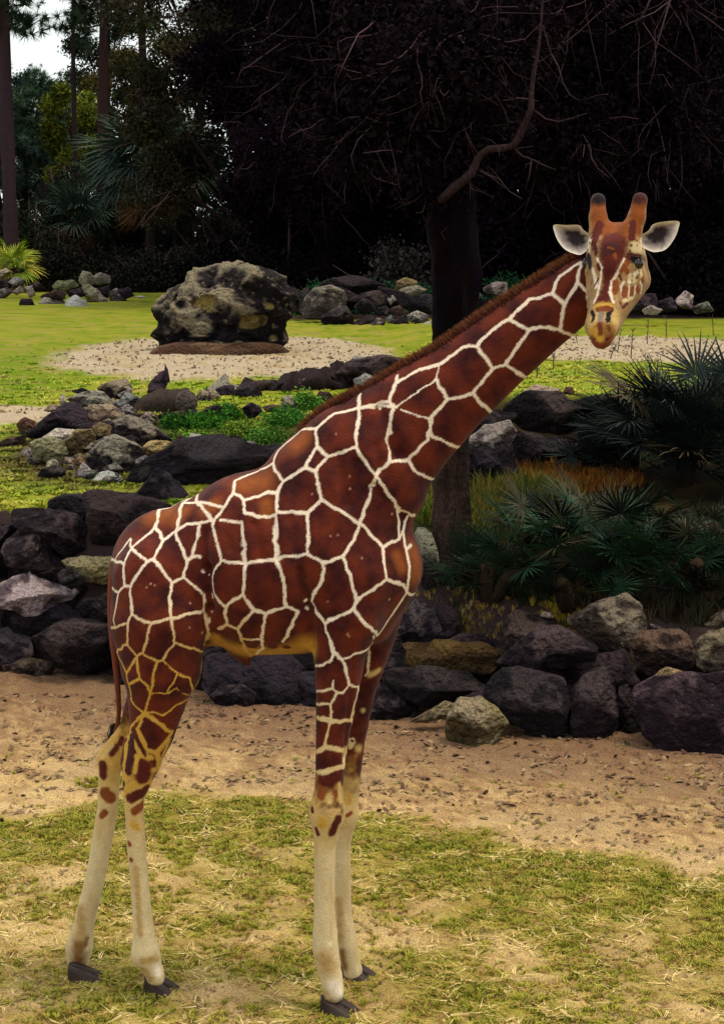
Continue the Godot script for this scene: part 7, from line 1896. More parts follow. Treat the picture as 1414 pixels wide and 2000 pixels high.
	pale_line(1.0, [1222, 3000, 79, 1261, 3040, 73, 1301, 3079, 65, 1348, 3090, 71, 1395, 3101, 75])
	pale_line(1.0, [1302, 2954, 92, 1344, 2970, 89, 1386, 2964, 83, 1429, 2959, 72, 1471, 2932, 37])
	pale_line(1.0, [1429, 2959, 72, 1438, 3012, 81, 1448, 3064, 82])
	pale_line(1.0, [1448, 3064, 82, 1395, 3101, 75])
	pale_line(1.0, [1448, 3064, 82, 1474, 3107, 85, 1499, 3149, 87, 1542, 3112, 89, 1548, 3049, 68])
	pale_line(1.0, [1499, 3149, 87, 1504, 3185, 83, 1514, 3237, 56])
	pale_line(1.0, [1395, 3101, 75, 1426, 3174, 57, 1470, 3206, 62, 1514, 3237, 56])
	pale_line(1.0, [897, 2582, 130, 903, 2517, 124, 953, 2491, 101, 1001, 2463, 53])
	pale_line(1.0, [-276, 2173, -12, -204, 2195, -5, -138, 2225, 12, -165, 2207, 48, -93, 2220, 96, -26, 2218, 156, 36, 2213, 188, 75, 2271, 151])
	pale_line(1.0, [-276, 2173, -12, -267, 2149, 80, -267, 2113, 121, -228, 2066, 179, -175, 2103, 162, -166, 2158, 124, -165, 2207, 48])
	pale_line(1.0, [-93, 2220, 96, -47, 2190, 165, -6, 2156, 207, 36, 2213, 188])
	pale_line(1.0, [-6, 2156, 207, 23, 2195, 195, 49, 2234, 177, 75, 2271, 151])
	pale_line(0.9, [-175, 2103, 162, -128, 2136, 157, -45, 2149, 192, -6, 2156, 207])
	pale_line(0.9, [-68, 2137, 185, -79, 2072, 205, -92, 2007, 219])
	pale_line(0.9, [-7, 2141, 213, 8, 2094, 237, 22, 2045, 254, 36, 1996, 264])
	pale_line(1.0, [-6, 2156, 207, -7, 2141, 213])
	pale_line(1.0, [24, 2162, 215, 69, 2159, 228, 114, 2156, 236, 117, 2158, 236])
	pale_line(0.9, [-228, 2066, 179, -240, 2031, 220, -253, 1996, 250])
	pale_line(0.9, [-267, 2113, 121, -314, 2071, 158, -363, 2030, 186])
	pale_line(0.9, [-363, 2030, 186, -384, 2056, 122])
	pale_line(0.9, [-363, 2030, 186, -378, 1993, 215, -388, 1968, 223])
	pale_line(0.9, [-451, 1963, 116, -388, 1968, 223, -383, 1925, 244, -381, 1879, 253])
	pale_line(0.9, [-363, 2030, 186, -319, 2010, 233, -282, 1985, 256, -253, 1996, 250])
	pale_line(0.9, [-282, 1985, 256, -317, 1934, 270, -355, 1879, 267])
	pale_line(0.9, [-253, 1996, 250, -213, 1948, 264, -176, 1898, 264, -127, 1920, 239, -119, 1989, 223])
	pale_line(0.9, [-119, 1989, 223, -146, 2047, 200, -175, 2103, 162])
	pale_line(0.9, [-119, 1989, 223, -92, 2007, 219, -63, 2002, 229])
	pale_line(0.9, [36, 1996, 264, -13, 1929, 253, -42, 1947, 242])
	pale_line(0.9, [-13, 1929, 253, -10, 1856, 247, 19, 1825, 250, 47, 1794, 249])
	pale_line(0.9, [36, 1996, 264, 87, 1993, 274, 137, 1988, 279])
	pale_line(0.9, [-127, 1920, 239, -83, 1879, 234, -38, 1839, 233, -37, 1774, 219])
	pale_line(0.9, [-176, 1898, 264, -180, 1845, 280, -177, 1800, 292, -174, 1755, 305, -128, 1762, 282, -84, 1767, 245, -37, 1774, 219])
	pale_line(0.9, [-174, 1755, 305, -215, 1744, 316, -257, 1732, 321, -297, 1749, 315, -339, 1765, 300, -347, 1822, 283, -355, 1879, 267, -381, 1879, 253, -410, 1850, 237, -481, 1858, 40])
	pale_line(0.74, [-410, 1850, 237, -422, 1790, 238, -433, 1731, 242, -417, 1705, 261])
	pale_line(0.74, [-339, 1765, 300, -360, 1728, 298, -417, 1705, 261])
	pale_line(0.74, [-360, 1728, 298, -362, 1683, 297, -365, 1637, 286, -429, 1585, 205])
	pale_line(0.74, [-365, 1637, 286, -325, 1585, 292, -295, 1606, 303, -274, 1671, 318, -257, 1732, 321])
	pale_line(0.74, [-295, 1606, 303, -236, 1568, 301, -213, 1570, 299, -187, 1611, 299, -161, 1652, 299, -167, 1705, 307, -174, 1755, 305])
	pale_line(0.74, [-161, 1652, 299, -104, 1623, 256, -65, 1576, 127, -35, 1660, 175, -35, 1718, 204, -37, 1774, 219])
	pale_line(0.52, [-213, 1570, 299, -156, 1511, 274, -178, 1468, 278, -203, 1422, 267])
	pale_line(0.74, [-156, 1511, 274, -110, 1483, 237, -122, 1391, 147])
	pale_line(0.44, [-203, 1422, 267, -162, 1445, 263, -122, 1391, 147])
	pale_line(0.52, [-203, 1422, 267, -274, 1421, 271])
	pale_line(0.74, [-236, 1568, 301, -253, 1497, 295, -274, 1421, 271])
	pale_line(0.74, [-314, 1485, 283, -280, 1458, 285, -274, 1421, 271])
	pale_line(0.74, [-314, 1485, 283, -372, 1455, 241])
	pale_line(0.74, [-314, 1485, 283, -320, 1534, 286, -325, 1585, 292])
	pale_line(0.74, [-325, 1585, 292, -380, 1503, 248, -403, 1545, 231, -429, 1585, 205])
	pale_line(0.74, [-380, 1503, 248, -372, 1455, 241, -368, 1377, 215, -309, 1330, 243])
	pale_line(0.74, [-274, 1421, 271, -292, 1375, 254, -309, 1330, 243, -264, 1328, 248, -222, 1322, 238, -170, 1364, 222, -122, 1391, 147])
	pale_line(0.74, [-65, 1576, 127, -73, 1529, 138, -77, 1481, 141, -91, 1441, 169, -122, 1391, 147])
	pale_line(1.0, [47, 1794, 249, 51, 1717, 219, 9, 1690, 190])
	pale_line(0.9, [-451, 1963, 116, -413, 2013, 139, -384, 2056, 122])
	pale_line(1.5, [-199, 1231, 183, -228, 1185, 191, -265, 1143, 193, -305, 1160, 208])
	pale_line(2.0, [-308, 996, 158, -369, 1002, 185, -425, 947, 143])
	pale_line(1.5, [-398, 1208, 146, -360, 1183, 197, -330, 1123, 199])
	pale_line(1.8, [-350, 1122, 196, -324, 1109, 198, -291, 1123, 195])
	pale_line(1.2, [-385, 1244, 175, -360, 1183, 197])
	pale_line(1.6, [-264, 1058, 123, -265, 1143, 193])
	pale_line(1.6, [-264, 1058, 123, -302, 1059, 184])
	pale_line(0.89, [-309, 1330, 243, -345, 1291, 220, -385, 1244, 175, -403, 1166, 165])
	pale_line(1.11, [-309, 1330, 243, -337, 1257, 219, -320, 1209, 217, -305, 1160, 208, -305, 1107, 195, -305, 1054, 184, -308, 996, 158])
	pale_line(1.2, [-308, 1324, 242, -272, 1305, 241, -233, 1271, 225, -199, 1231, 183])
	pale_line(1.2, [-345, 1249, 214, -324, 1206, 216, -305, 1160, 208])
	pale_line(1.6, [-403, 1166, 165, -407, 1114, 169, -410, 1062, 171, -417, 1006, 162, -425, 947, 143])
	pale_line(1.0, [489, 1668, 260, 505, 1616, 261, 543, 1585, 261])
	pale_line(1.0, [543, 1585, 261, 562, 1510, 246, 569, 1465, 236])
	pale_line(0.8, [423, 1538, 204, 460, 1554, 243, 494, 1582, 259, 508, 1616, 262])
	pale_line(0.8, [569, 1465, 236, 606, 1449, 186, 602, 1430, 188])
	pale_line(0.8, [569, 1465, 236, 543, 1435, 244])
	pale_line(0.8, [668, 1671, 192, 630, 1555, -50, 624, 1501, -64, 618, 1445, -79, 602, 1430, 188, 588, 1377, 196, 575, 1323, 201, 576, 1287, 173])
	pale_line(0.8, [421, 1424, 173, 459, 1443, 233, 497, 1452, 248, 520, 1436, 248, 543, 1435, 244])
	pale_line(0.8, [520, 1436, 248, 491, 1386, 243, 458, 1385, 231, 420, 1368, 175])
	pale_line(0.8, [497, 1452, 248, 507, 1487, 252])
	pale_line(0.8, [491, 1386, 243, 486, 1302, 238])
	pale_line(1.2, [430, 1315, 203, 467, 1315, 234, 514, 1314, 239, 578, 1305, 185])
	pale_line(0.8, [486, 1302, 238, 474, 1257, 234, 462, 1212, 229, 466, 1194, 230])
	pale_line(0.8, [514, 1314, 239, 486, 1302, 238])
	pale_line(1.6, [427, 1165, 202, 466, 1194, 230, 513, 1187, 228, 550, 1171, 191])
	pale_line(0.8, [550, 1171, 191, 541, 1094, 193])
	pale_line(1.5, [436, 1077, 212, 498, 1097, 227, 541, 1104, 195])
	mark("head", "chestnut", 62.5, [1653, 3414, 58, 1650, 3351, 152])
	mark("head", "chestnut", 40.6, [1586, 3372, 115, 1588, 3492, 56])
	mark("head", "chestnut", 37.8, [1729, 3372, 159, 1743, 3490, 123])
	mark("head", "tawny", 24.9, [1645, 3393, 80, 1679, 3384, 138])
	mark("head", "tawny", 14.1, [1603, 3447, 67, 1578, 3413, 89])
	mark("head", "tawny", 12.3, [1723, 3425, 144, 1739, 3453, 134])
	mark("head", "black", 38.3, [1589, 3500, 53, 1589, 3530, 29])
	mark("head", "soot", 37.1, [1744, 3502, 119, 1747, 3531, 95])
	mark("head", "russet", 55.4, [1637, 3319, 188, 1637, 3270, 206])
	mark("head", "russet", 34.4, [1633, 3262, 210, 1620, 3197, 215])
	mark("head", "russet", 21.3, [1618, 3181, 214, 1608, 3108, 231])
	mark("head", "russet", 24.6, [1586, 3083, 235, 1619, 3084, 243])
	mark("head", "russet", 19.9, [1586, 3384, 106, 1561, 3315, 141])
	mark("head", "russet", 18.1, [1715, 3388, 155, 1712, 3335, 176])
	mark("head", "russet", 12.4, [1561, 3319, 139, 1569, 3270, 169])
	mark("head", "russet", 14.0, [1707, 3262, 185, 1695, 3237, 193])
	mark("head", "soot", 24.6, [1641, 3294, 201, 1617, 3286, 200])
	mark("head", "tawny", 7.4, [1645, 3266, 206, 1647, 3254, 209])
	mark("head", "tawny", 4.1, [1617, 3294, 198, 1641, 3286, 203])
	mark("head", "white", 5.3, [1573, 3250, 183, 1591, 3213, 207, 1586, 3156, 203, 1575, 3099, 218, 1563, 3073, 223])
	mark("head", "white", 6.2, [1683, 3246, 197, 1658, 3193, 212, 1635, 3156, 216, 1627, 3116, 229, 1641, 3076, 242])
	mark("head", "white", 17.4, [1543, 3319, 109, 1538, 3282, 111])
	mark("head", "cream", 21.3, [1723, 3294, 180, 1772, 3286, 48])
	mark("head", "white", 12.4, [1754, 3319, 140, 1785, 3278, 46])
	mark("head", "russet", 5.4, [1544, 3311, 118])
	mark("head", "russet", 5.8, [1537, 3282, 107])
	mark("head", "russet", 5.0, [1554, 3286, 142])
	mark("head", "russet", 4.9, [1734, 3321, 167])
	mark("head", "russet", 5.4, [1768, 3298, 48])
	mark("head", "russet", 7.4, [1710, 3302, 185])
	mark("head", "russet", 3.7, [1736, 3302, 170])
	mark("head", "russet", 3.7, [1747, 3309, 156])
	mark("head", "russet", 5.3, [1707, 3280, 187])
	mark("head", "russet", 5.8, [1550, 3331, 115])
	mark("head", "black", 15.0, [1539, 3259, 110, 1547, 3220, 138])
	mark("head", "black", 18.9, [1726, 3248, 179, 1748, 3233, 165])
	mark("head", "soot", 6.6, [1711, 3266, 184, 1759, 3256, 145])
	mark("head", "white", 13.2, [1558, 3200, 165, 1571, 3139, 193])
	mark("head", "russet", 9.0, [1577, 3225, 195, 1581, 3205, 199])
	mark("head", "russet", 5.8, [1580, 3168, 195, 1563, 3135, 182])
	mark("head", "russet", 4.1, [1555, 3155, 153, 1552, 3143, 145])
	mark("head", "chestnut", 12.3, [1695, 3235, 194, 1673, 3201, 207])
	mark("head", "white", 9.0, [1736, 3195, 176, 1721, 3178, 181, 1705, 3156, 187])
	mark("head", "cream", 12.3, [1709, 3180, 186, 1726, 3160, 178])
	mark("head", "white", 4.9, [1684, 3156, 199, 1672, 3136, 207, 1677, 3099, 212])
	mark("head", "white", 3.7, [1706, 3136, 188, 1704, 3095, 193])
	mark("head", "white", 3.7, [1732, 3139, 174, 1730, 3102, 171])
	mark("head", "white", 4.9, [1754, 3155, 158, 1759, 3105, 108])
	mark("head", "cream", 7.4, [1750, 3209, 165, 1758, 3176, 159])
	mark("head", "tawny", 10.7, [1689, 3205, 198, 1696, 3193, 194])
	mark("head", "russet", 3.3, [1717, 3180, 183])
	mark("head", "russet", 3.3, [1731, 3201, 178])
	mark("head", "russet", 2.9, [1704, 3193, 191])
	mark("head", "russet", 3.3, [1738, 3172, 172])
	mark("head", "russet", 3.7, [1718, 3160, 182])
	mark("head", "rust", 14.8, [1651, 3152, 214, 1649, 3116, 224])
	mark("head", "rust", 14.0, [1690, 3123, 198, 1686, 3103, 205])
	mark("head", "rust", 10.3, [1719, 3127, 182, 1715, 3101, 185])
	mark("head", "rust", 9.9, [1740, 3127, 167, 1747, 3110, 149])
	mark("head", "tawny", 8.3, [1761, 3168, 153, 1763, 3155, 149])
	mark("head", "russet", 5.7, [1672, 3164, 205, 1664, 3181, 210])
	mark("head", "russet", 7.4, [1681, 3053, 220, 1698, 3068, 202])
	mark("head", "russet", 5.7, [1672, 3067, 225, 1668, 3075, 227])
	mark("head", "cream", 6.6, [1685, 3079, 211, 1724, 3090, 176])
	mark("head", "straw", 61.2, [1602, 3012, 275, 1602, 2980, 286])
	mark("head", "muzzle", 49.0, [1599, 2951, 283, 1604, 2922, 276])
	mark("head", "gold", 18.8, [1582, 3057, 248, 1623, 3058, 255])
	mark("head", "ash", 13.1, [1590, 3033, 262, 1588, 3004, 276])
	mark("head", "black", 8.2, [1554, 3037, 237, 1562, 3019, 254, 1557, 3001, 263])
	mark("head", "black", 10.2, [1632, 3046, 259, 1621, 3026, 268, 1618, 3004, 279])
	mark("head", "soot", 3.7, [1560, 2919, 258, 1588, 2930, 277, 1620, 2920, 269])
	mark("head", "rust", 12.3, [1580, 3047, 252, 1623, 3050, 259])
	mark("head", "rust", 5.7, [1570, 2979, 277, 1563, 2958, 272])
	mark("head", "rust", 5.7, [1619, 2980, 287, 1627, 2959, 284])
	mark("head", "gold", 24.5, [1563, 2954, 272, 1571, 2938, 273])
	mark("head", "lip", 29.5, [1564, 2913, 259, 1621, 2914, 267])
	mark("head", "lip", 24.6, [1569, 2896, 249, 1613, 2897, 259])
	mark("head", "soot", 3.7, [1564, 2926, 265, 1589, 2934, 277, 1620, 2926, 271])
	mark("head", "gold", 18.0, [1579, 2951, 277, 1588, 2930, 277])
	mark("head", "lip", 9.8, [1586, 2988, 283, 1589, 2951, 282])
	mark("body", "russet", 34.4, [-325, 1082, 198, -328, 1031, 187])
	mark("body", "russet", 26.0, [-387, 929, 173, -322, 963, 156])
	mark("body", "rust", 19.1, [-375, 867, 171, -340, 893, 141])
	mark("body", "gold", 14.7, [-383, 811, 169, -357, 796, 163])
	mark("body", "gold", 10.6, [-213, 1195, 180, -270, 1046, 141])
	mark("body", "gold", 9.3, [-351, 1122, 198, -363, 1052, 193])
	mark("body", "soot", 18.5, [-374, 1208, 191, -396, 1054, 181])
	mark("body", "soot", 10.7, [-422, 993, 161, -434, 955, 139])
	mark("body", "russet", 23.3, [-577, 992, -119, -580, 940, -126])
	mark("body", "russet", 19.7, [-531, 1050, -120, -516, 1072, -116])
	mark("body", "rust", 27.0, [-571, 862, -126, -544, 832, -131])
	mark("body", "rust", 16.2, [-574, 767, -130, -589, 748, -133])
	mark("body", "russet", 14.3, [-485, 1117, -111, -493, 1095, -112])
	mark("body", "straw", 9.7, [-582, 1025, -127, -531, 1084, -122])
	mark("body", "rust", 13.9, [-403, 720, 159])
	mark("body", "rust", 12.2, [-395, 649, 162])
	mark("body", "tan", 14.7, [-370, 609, 167, -359, 319, 176])
	mark("body", "tan", 17.5, [-341, 200, 193, -285, 204, 163])
	mark("body", "brown", 28.1, [-710, 142, -140, -715, 27, -151])
	mark("body", "brown", 12.7, [-680, 132, -150, -674, 159, -157])
	mark("body", "tan", 28.1, [-703, 291, -154, -703, 184, -146])
	mark("body", "white", 14.8, [-286, 168, 163, -279, 135, 165])
	mark("body", "tan", 20.2, [-346, 149, 172, -320, 106, 170])
	mark("body", "rust", 18.8, [451, 1003, 224, 446, 979, 225])
	mark("body", "rust", 12.2, [507, 994, 220, 505, 975, 223])
	mark("body", "russet", 20.7, [522, 880, 228, 493, 815, 225])
	mark("body", "russet", 10.4, [424, 832, 224, 431, 807, 221])
	mark("body", "gold", 20.6, [457, 874, 246, 452, 853, 241])
	mark("body", "russet", 9.4, [404, 921, 213, 408, 909, 221])
	mark("body", "straw", 14.1, [484, 976, 228, 484, 958, 231])
	mark("body", "straw", 8.5, [524, 1029, 207, 531, 950, 203])
	mark("body", "tan", 9.4, [443, 916, 240, 526, 916, 220])
	mark("body", "gold", 10.8, [535, 880, -126, 533, 840, -125])
	mark("body", "rust", 9.8, [526, 787, -115, 545, 799, -125])
	mark("body", "straw", 13.5, [633, 1437, -84, 668, 1454, -103])
	mark("body", "straw", 10.9, [586, 1334, 185, 599, 1269, -115])
	mark("body", "straw", 15.3, [551, 1172, 194, 579, 1089, -136])
	mark("body", "amber", 52.8, [22, 1598, 109, 133, 1571, 109, 275, 1567, 91, 384, 1618, 171])
	mark("body", "amber", 26.2, [-14, 1644, 151, 11, 1595, 97])
	mark("body", "amber", 28.9, [-24, 1557, 32, -45, 1517, 136])
	mark("body", "russet", 26.2, [148, 1614, 164])
	mark("body", "russet", 21.8, [235, 1613, 159])
	mark("body", "russet", 17.5, [293, 1605, 147])
	mark("body", "russet", 19.6, [58, 1665, 191])
	mark("body", "scar", 5.4, [-261, 1897, 282])
	mark("body", "scar", 4.3, [-244, 1891, 282])
	mark("body", "scar", 4.3, [-278, 1882, 285])
	mark("body", "scar", 5.4, [-101, 1810, 247])
	mark("body", "scar", 4.3, [-100, 1710, 272])
	mark("body", "scar", 5.4, [-56, 1677, 217])
	mark("body", "scar", 4.3, [524, 2110, 253])
	mark("body", "scar", 4.3, [495, 2107, 263])
	mark("body", "scar", 5.3, [569, 2350, 209])
	mark("body", "scar", 6.4, [576, 2299, 216])
	mark("body", "scar", 5.4, [743, 2186, 151])
	mark("body", "scar", 4.3, [624, 2014, 250])
	mark("body", "scar", 6.5, [734, 1825, 169])
	mark("body", "scar", 5.3, [566, 1693, 270])
	mark("body", "scar", 4.3, [572, 1684, 267])
	mark("body", "scar", 4.3, [483, 1832, 273])
	mark("body", "scar", 4.3, [414, 2277, 225])
	mark("body", "scar", 4.3, [507, 2523, 158])
	mark("body", "tawny", 56.3, [120, 2303, 123, 197, 2316, 127])
	mark("body", "tawny", 30.0, [218, 2228, 204, 225, 2199, 224])
	mark("body", "tawny", 47.5, [337, 2472, 111, 358, 2493, 103])
	mark("body", "tawny", 43.5, [829, 2020, 75, 843, 1911, 80])
	mark("body", "tawny", 25.8, [763, 2010, 153, 784, 1955, 147])
	mark("body", "tawny", 48.3, [-223, 2170, 63, -287, 2149, 76])
	mark("body", "tawny", 34.8, [-177, 2147, 130, -159, 2178, 109])
	mark("body", "tawny", 30.3, [-51, 2197, 159, -5, 2221, 167])
	mark("body", "tan", 35.3, [456, 261, 230, 474, 215, 228])
	mark("body", "white", 26.6, [506, 133, 224, 522, 98, 221])
	mark("body", "tan", 20.8, [481, 378, -147, 487, 186, -145])
	mark("body", "brown", 18.5, [500, 142, -137, 508, 66, -144])
	mark("body", "tan", 22.2, [454, 91, 211, 472, 60, 218])
	folds.append([Vector3(0.684, 2.633, 0.123), Vector3(0.768, 2.444, 0.157), 0.028, 0.022])
	folds.append([Vector3(0.605, 2.405, 0.204), Vector3(0.581, 2.235, 0.223), 0.026, 0.018])
	folds.append([Vector3(0.523, 2.435, 0.195), Vector3(0.556, 2.236, 0.228), 0.022, 0.013])
	folds.append([Vector3(0.665, 2.309, 0.202), Vector3(0.795, 2.162, 0.098), 0.018, 0.02])
	folds.append([Vector3(0.374, 1.964, 0.297), Vector3(0.401, 1.809, 0.273), 0.022, 0.024])
	folds.append([Vector3(-0.034, 1.96, 0.245), Vector3(-0.022, 1.781, 0.225), 0.024, 0.028])
	folds.append([Vector3(-0.027, 1.781, 0.224), Vector3(-0.056, 1.57, 0.122), 0.018, 0.02])
	folds.append([Vector3(-0.042, 2.107, 0.213), Vector3(-0.034, 1.96, 0.245), 0.024, 0.02])
	folds.append([Vector3(0.173, 2.147, 0.243), Vector3(0.205, 2.023, 0.279), 0.022, 0.012])
	folds.append([Vector3(0.251, 2.169, 0.242), Vector3(0.281, 2.015, 0.287), 0.022, 0.013])
	folds.append([Vector3(0.106, 2.146, 0.241), Vector3(0.132, 2, 0.278), 0.022, 0.012])
	folds.append([Vector3(0.322, 2.182, 0.245), Vector3(0.351, 2.007, 0.295), 0.022, 0.011])
	folds.append([Vector3(0.407, 1.797, 0.27), Vector3(0.413, 1.607, 0.197), 0.016, 0.018])
	folds.append([Vector3(0.035, 2.193, 0.201), Vector3(0.069, 2.051, 0.263), 0.022, 0.01])
	folds.append([Vector3(0.678, 2.478, 0.177), Vector3(0.694, 2.373, 0.196), 0.02, 0.012])
	folds.append([Vector3(0.485, 0.786, 0.222), Vector3(0.486, 0.328, 0.219), 0.01, 0.005])
	folds.append([Vector3(0.48, 1.554, 0.253), Vector3(0.463, 1.103, 0.227), 0.016, 0.007])
	folds.append([Vector3(0.587, 1.576, 0.243), Vector3(0.543, 1.143, 0.201), 0.014, 0.006])
	folds.append([Vector3(-0.352, 0.927, 0.165), Vector3(-0.333, 0.307, 0.176), 0.01, 0.005])
	folds.append([Vector3(-0.204, 1.664, 0.314), Vector3(-0.267, 1.315, 0.246), 0.03, 0.01])
	folds.append([Vector3(0.73, 2.498, 0.159), Vector3(0.814, 2.411, 0.141), 0.02, 0.01])
	folds.append([Vector3(0.504, 1.778, 0.275), Vector3(0.61, 1.701, 0.262), 0.02, 0.008])
	bone_from = 0
	bone_to = 62
	var made := skin(Vector3(-1.15, 0.0, -0.5), Vector3(1.75, 3.4, 0.5), 0.021, 6)
	relax(made[0], made[1], 6, 0.6)
	made = finer(made[0], made[1])
	made = finer(made[0], made[1])
	var trunk := pelt(made[0], made[1], false)
	bone_from = 62
	bone_to = bone_c.size()
	made = skin(Vector3(1.37, 2.76, -0.18), Vector3(1.91, 3.65, 0.39), 0.0085, 8)
	relax(made[0], made[1], 4, 0.55)
	made = finer(made[0], made[1])
	var face := pelt(made[0], made[1], true)
	var first: int = trunk[0].size()
	var tris: PackedInt32Array = trunk[3]
	for i in face[3]:
		tris.append(i + first)
	var arrays := []
	arrays.resize(Mesh.ARRAY_MAX)
	arrays[Mesh.ARRAY_VERTEX] = trunk[0] + face[0]
	arrays[Mesh.ARRAY_NORMAL] = trunk[1] + face[1]
	arrays[Mesh.ARRAY_COLOR] = trunk[2] + face[2]
	arrays[Mesh.ARRAY_INDEX] = tris
	var whole := ArrayMesh.new()
	whole.add_surface_from_arrays(Mesh.PRIMITIVE_TRIANGLES, arrays)
	put("body", whole, mat["hide"], g)
	put("ear", ear_mesh([1555, 3342, 80, 1521, 3364, 80, 1502, 3384, 80, 1451, 3384, 80, 1400, 3385, 80, 1402, 3356, 80, 1418, 3319, 80, 1446, 3286, 80, 1481, 3269, 80, 1515, 3265, 80, 1553, 3302, 80], Vector3(0, 0, -0.035), Vector3(1.493, 3.335, 0.08)), mat["hair"], g)
	put("ear", ear_mesh([1749, 3342, 80, 1783, 3360, 80, 1803, 3387, 80, 1850, 3398, 80, 1905, 3399, 80, 1906, 3372, 80, 1889, 3327, 80, 1857, 3286, 80, 1820, 3275, 80, 1795, 3278, 80, 1753, 3302, 80], Vector3(0, 0, -0.035), Vector3(1.818, 3.344, 0.08)), mat["hair"], g)
	var ball := SphereMesh.new()
	ball.radius = 0.027
	ball.height = 0.054
	ball.radial_segments = 24
	ball.rings = 12
	for place in [Vector3(1.736, 3.229, 0.156), Vector3(1.544, 3.229, 0.081)]:
		var eye := put("eye", ball, tinted("wet", Color(0.012, 0.008, 0.008)), g)
		eye.position = place
		var lash := begin()
		for k in 26:
			var a := lerpf(0.15, PI - 0.15, k / 25.0)
			var root: Vector3 = Vector3(cos(a) * 0.027, 0.006 + sin(a) * 0.017, 0.012)
			strand(lash, root, root + Vector3(cos(a) * 0.012, 0.004, 0.024), Vector3(0.0016, 0, 0), Color(0.015, 0.01, 0.01), Color(0.02, 0.012, 0.012))
		put("eyelashes", done(lash), mat["hair"], eye)
	# mane: a crest of short upright hair down the back of the neck
	var st := begin()
	var ridge := bent([Vector3(0.341, 2.517, 0), Vector3(0.412, 2.583, 0), Vector3(0.5, 2.641, 0), Vector3(0.587, 2.685, 0), Vector3(0.718, 2.757, 0), Vector3(0.804, 2.814, 0), Vector3(0.912, 2.871, 0), Vector3(1.019, 2.946, 0), Vector3(1.126, 3.022, 0), Vector3(1.232, 3.092, 0), Vector3(1.338, 3.16, 0), Vector3(1.443, 3.224, 0), Vector3(1.527, 3.266, 0)], 4)
	for i in 5200:
		var t := rng.randf() * (ridge.size() - 1.001)
		var k := int(t)
		var p: Vector3 = ridge[k].lerp(ridge[k + 1], t - k)
		var along: Vector3 = (ridge[k + 1] - ridge[k]).normalized()
		var out := Vector3(-along.y, along.x, 0)
		var z := rng.randfn() * 0.012
		var root := p + Vector3(0, 0, z) - out * 0.035
		var tip := root + out * rng.randf_range(0.045, 0.075) - along * rng.randf_range(-0.01, 0.025) + Vector3(0, 0, z * 0.6 + rng.randfn() * 0.006)
		var c := Color(0.05, 0.010, 0.008) * rng.randf_range(0.5, 1.6)
		strand(st, root, tip, Vector3(along.x, along.y, rng.randfn() * 0.6).normalized() * 0.0028, c, Color(0.17, 0.06, 0.018) * rng.randf_range(0.5, 1.3))
	put("mane", done(st), mat["hair"], g)
	# tail with its tuft
	st = begin()
	tube(st, bent([Vector3(-0.478, 1.941, -0.02), Vector3(-0.491, 1.818, -0.01), Vector3(-0.494, 1.66, 0), Vector3(-0.482, 1.5, 0), Vector3(-0.477, 1.357, -0.02), Vector3(-0.495, 1.221, -0.1), Vector3(-0.55, 1.09, -0.25)], 5), spread([0.024, 0.020, 0.017, 0.014, 0.012, 0.010, 0.009], 5), 9, Color(0.14, 0.035, 0.016), 0.1)
	put("tail", done(st), mat["hair"], g)
	st = begin()
	var tail_end := Vector3(-0.55, 1.09, -0.25)
	for i in 700:
		var root := tail_end + Vector3(rng.randfn() * 0.006, rng.randf_range(-0.02, 0.06), rng.randfn() * 0.006)
		var tip := tail_end + Vector3(-0.012 + rng.randfn() * 0.016, -rng.randf_range(0.03, 0.10), rng.randfn() * 0.016)
		strand(st, root, tip, Vector3(0.0018, 0, rng.randfn() * 0.001), Color(0.014, 0.01, 0.013), Color(0.02, 0.012, 0.014))
	put("tail_tuft", done(st), mat["hair"], g)
	var hoof := hoof_mesh()
	for place in [[Vector3(-0.318, 0, 0.026), -0.25], [Vector3(-0.693, 0, -0.077), 0.12], [Vector3(0.49, 0, 0.175), -0.3], [Vector3(0.541, 0, -0.215), -0.35]]:
		var h := put("hoof", hoof, mat["horn"], g)
		h.position = place[0]
		h.rotation.y = place[1]


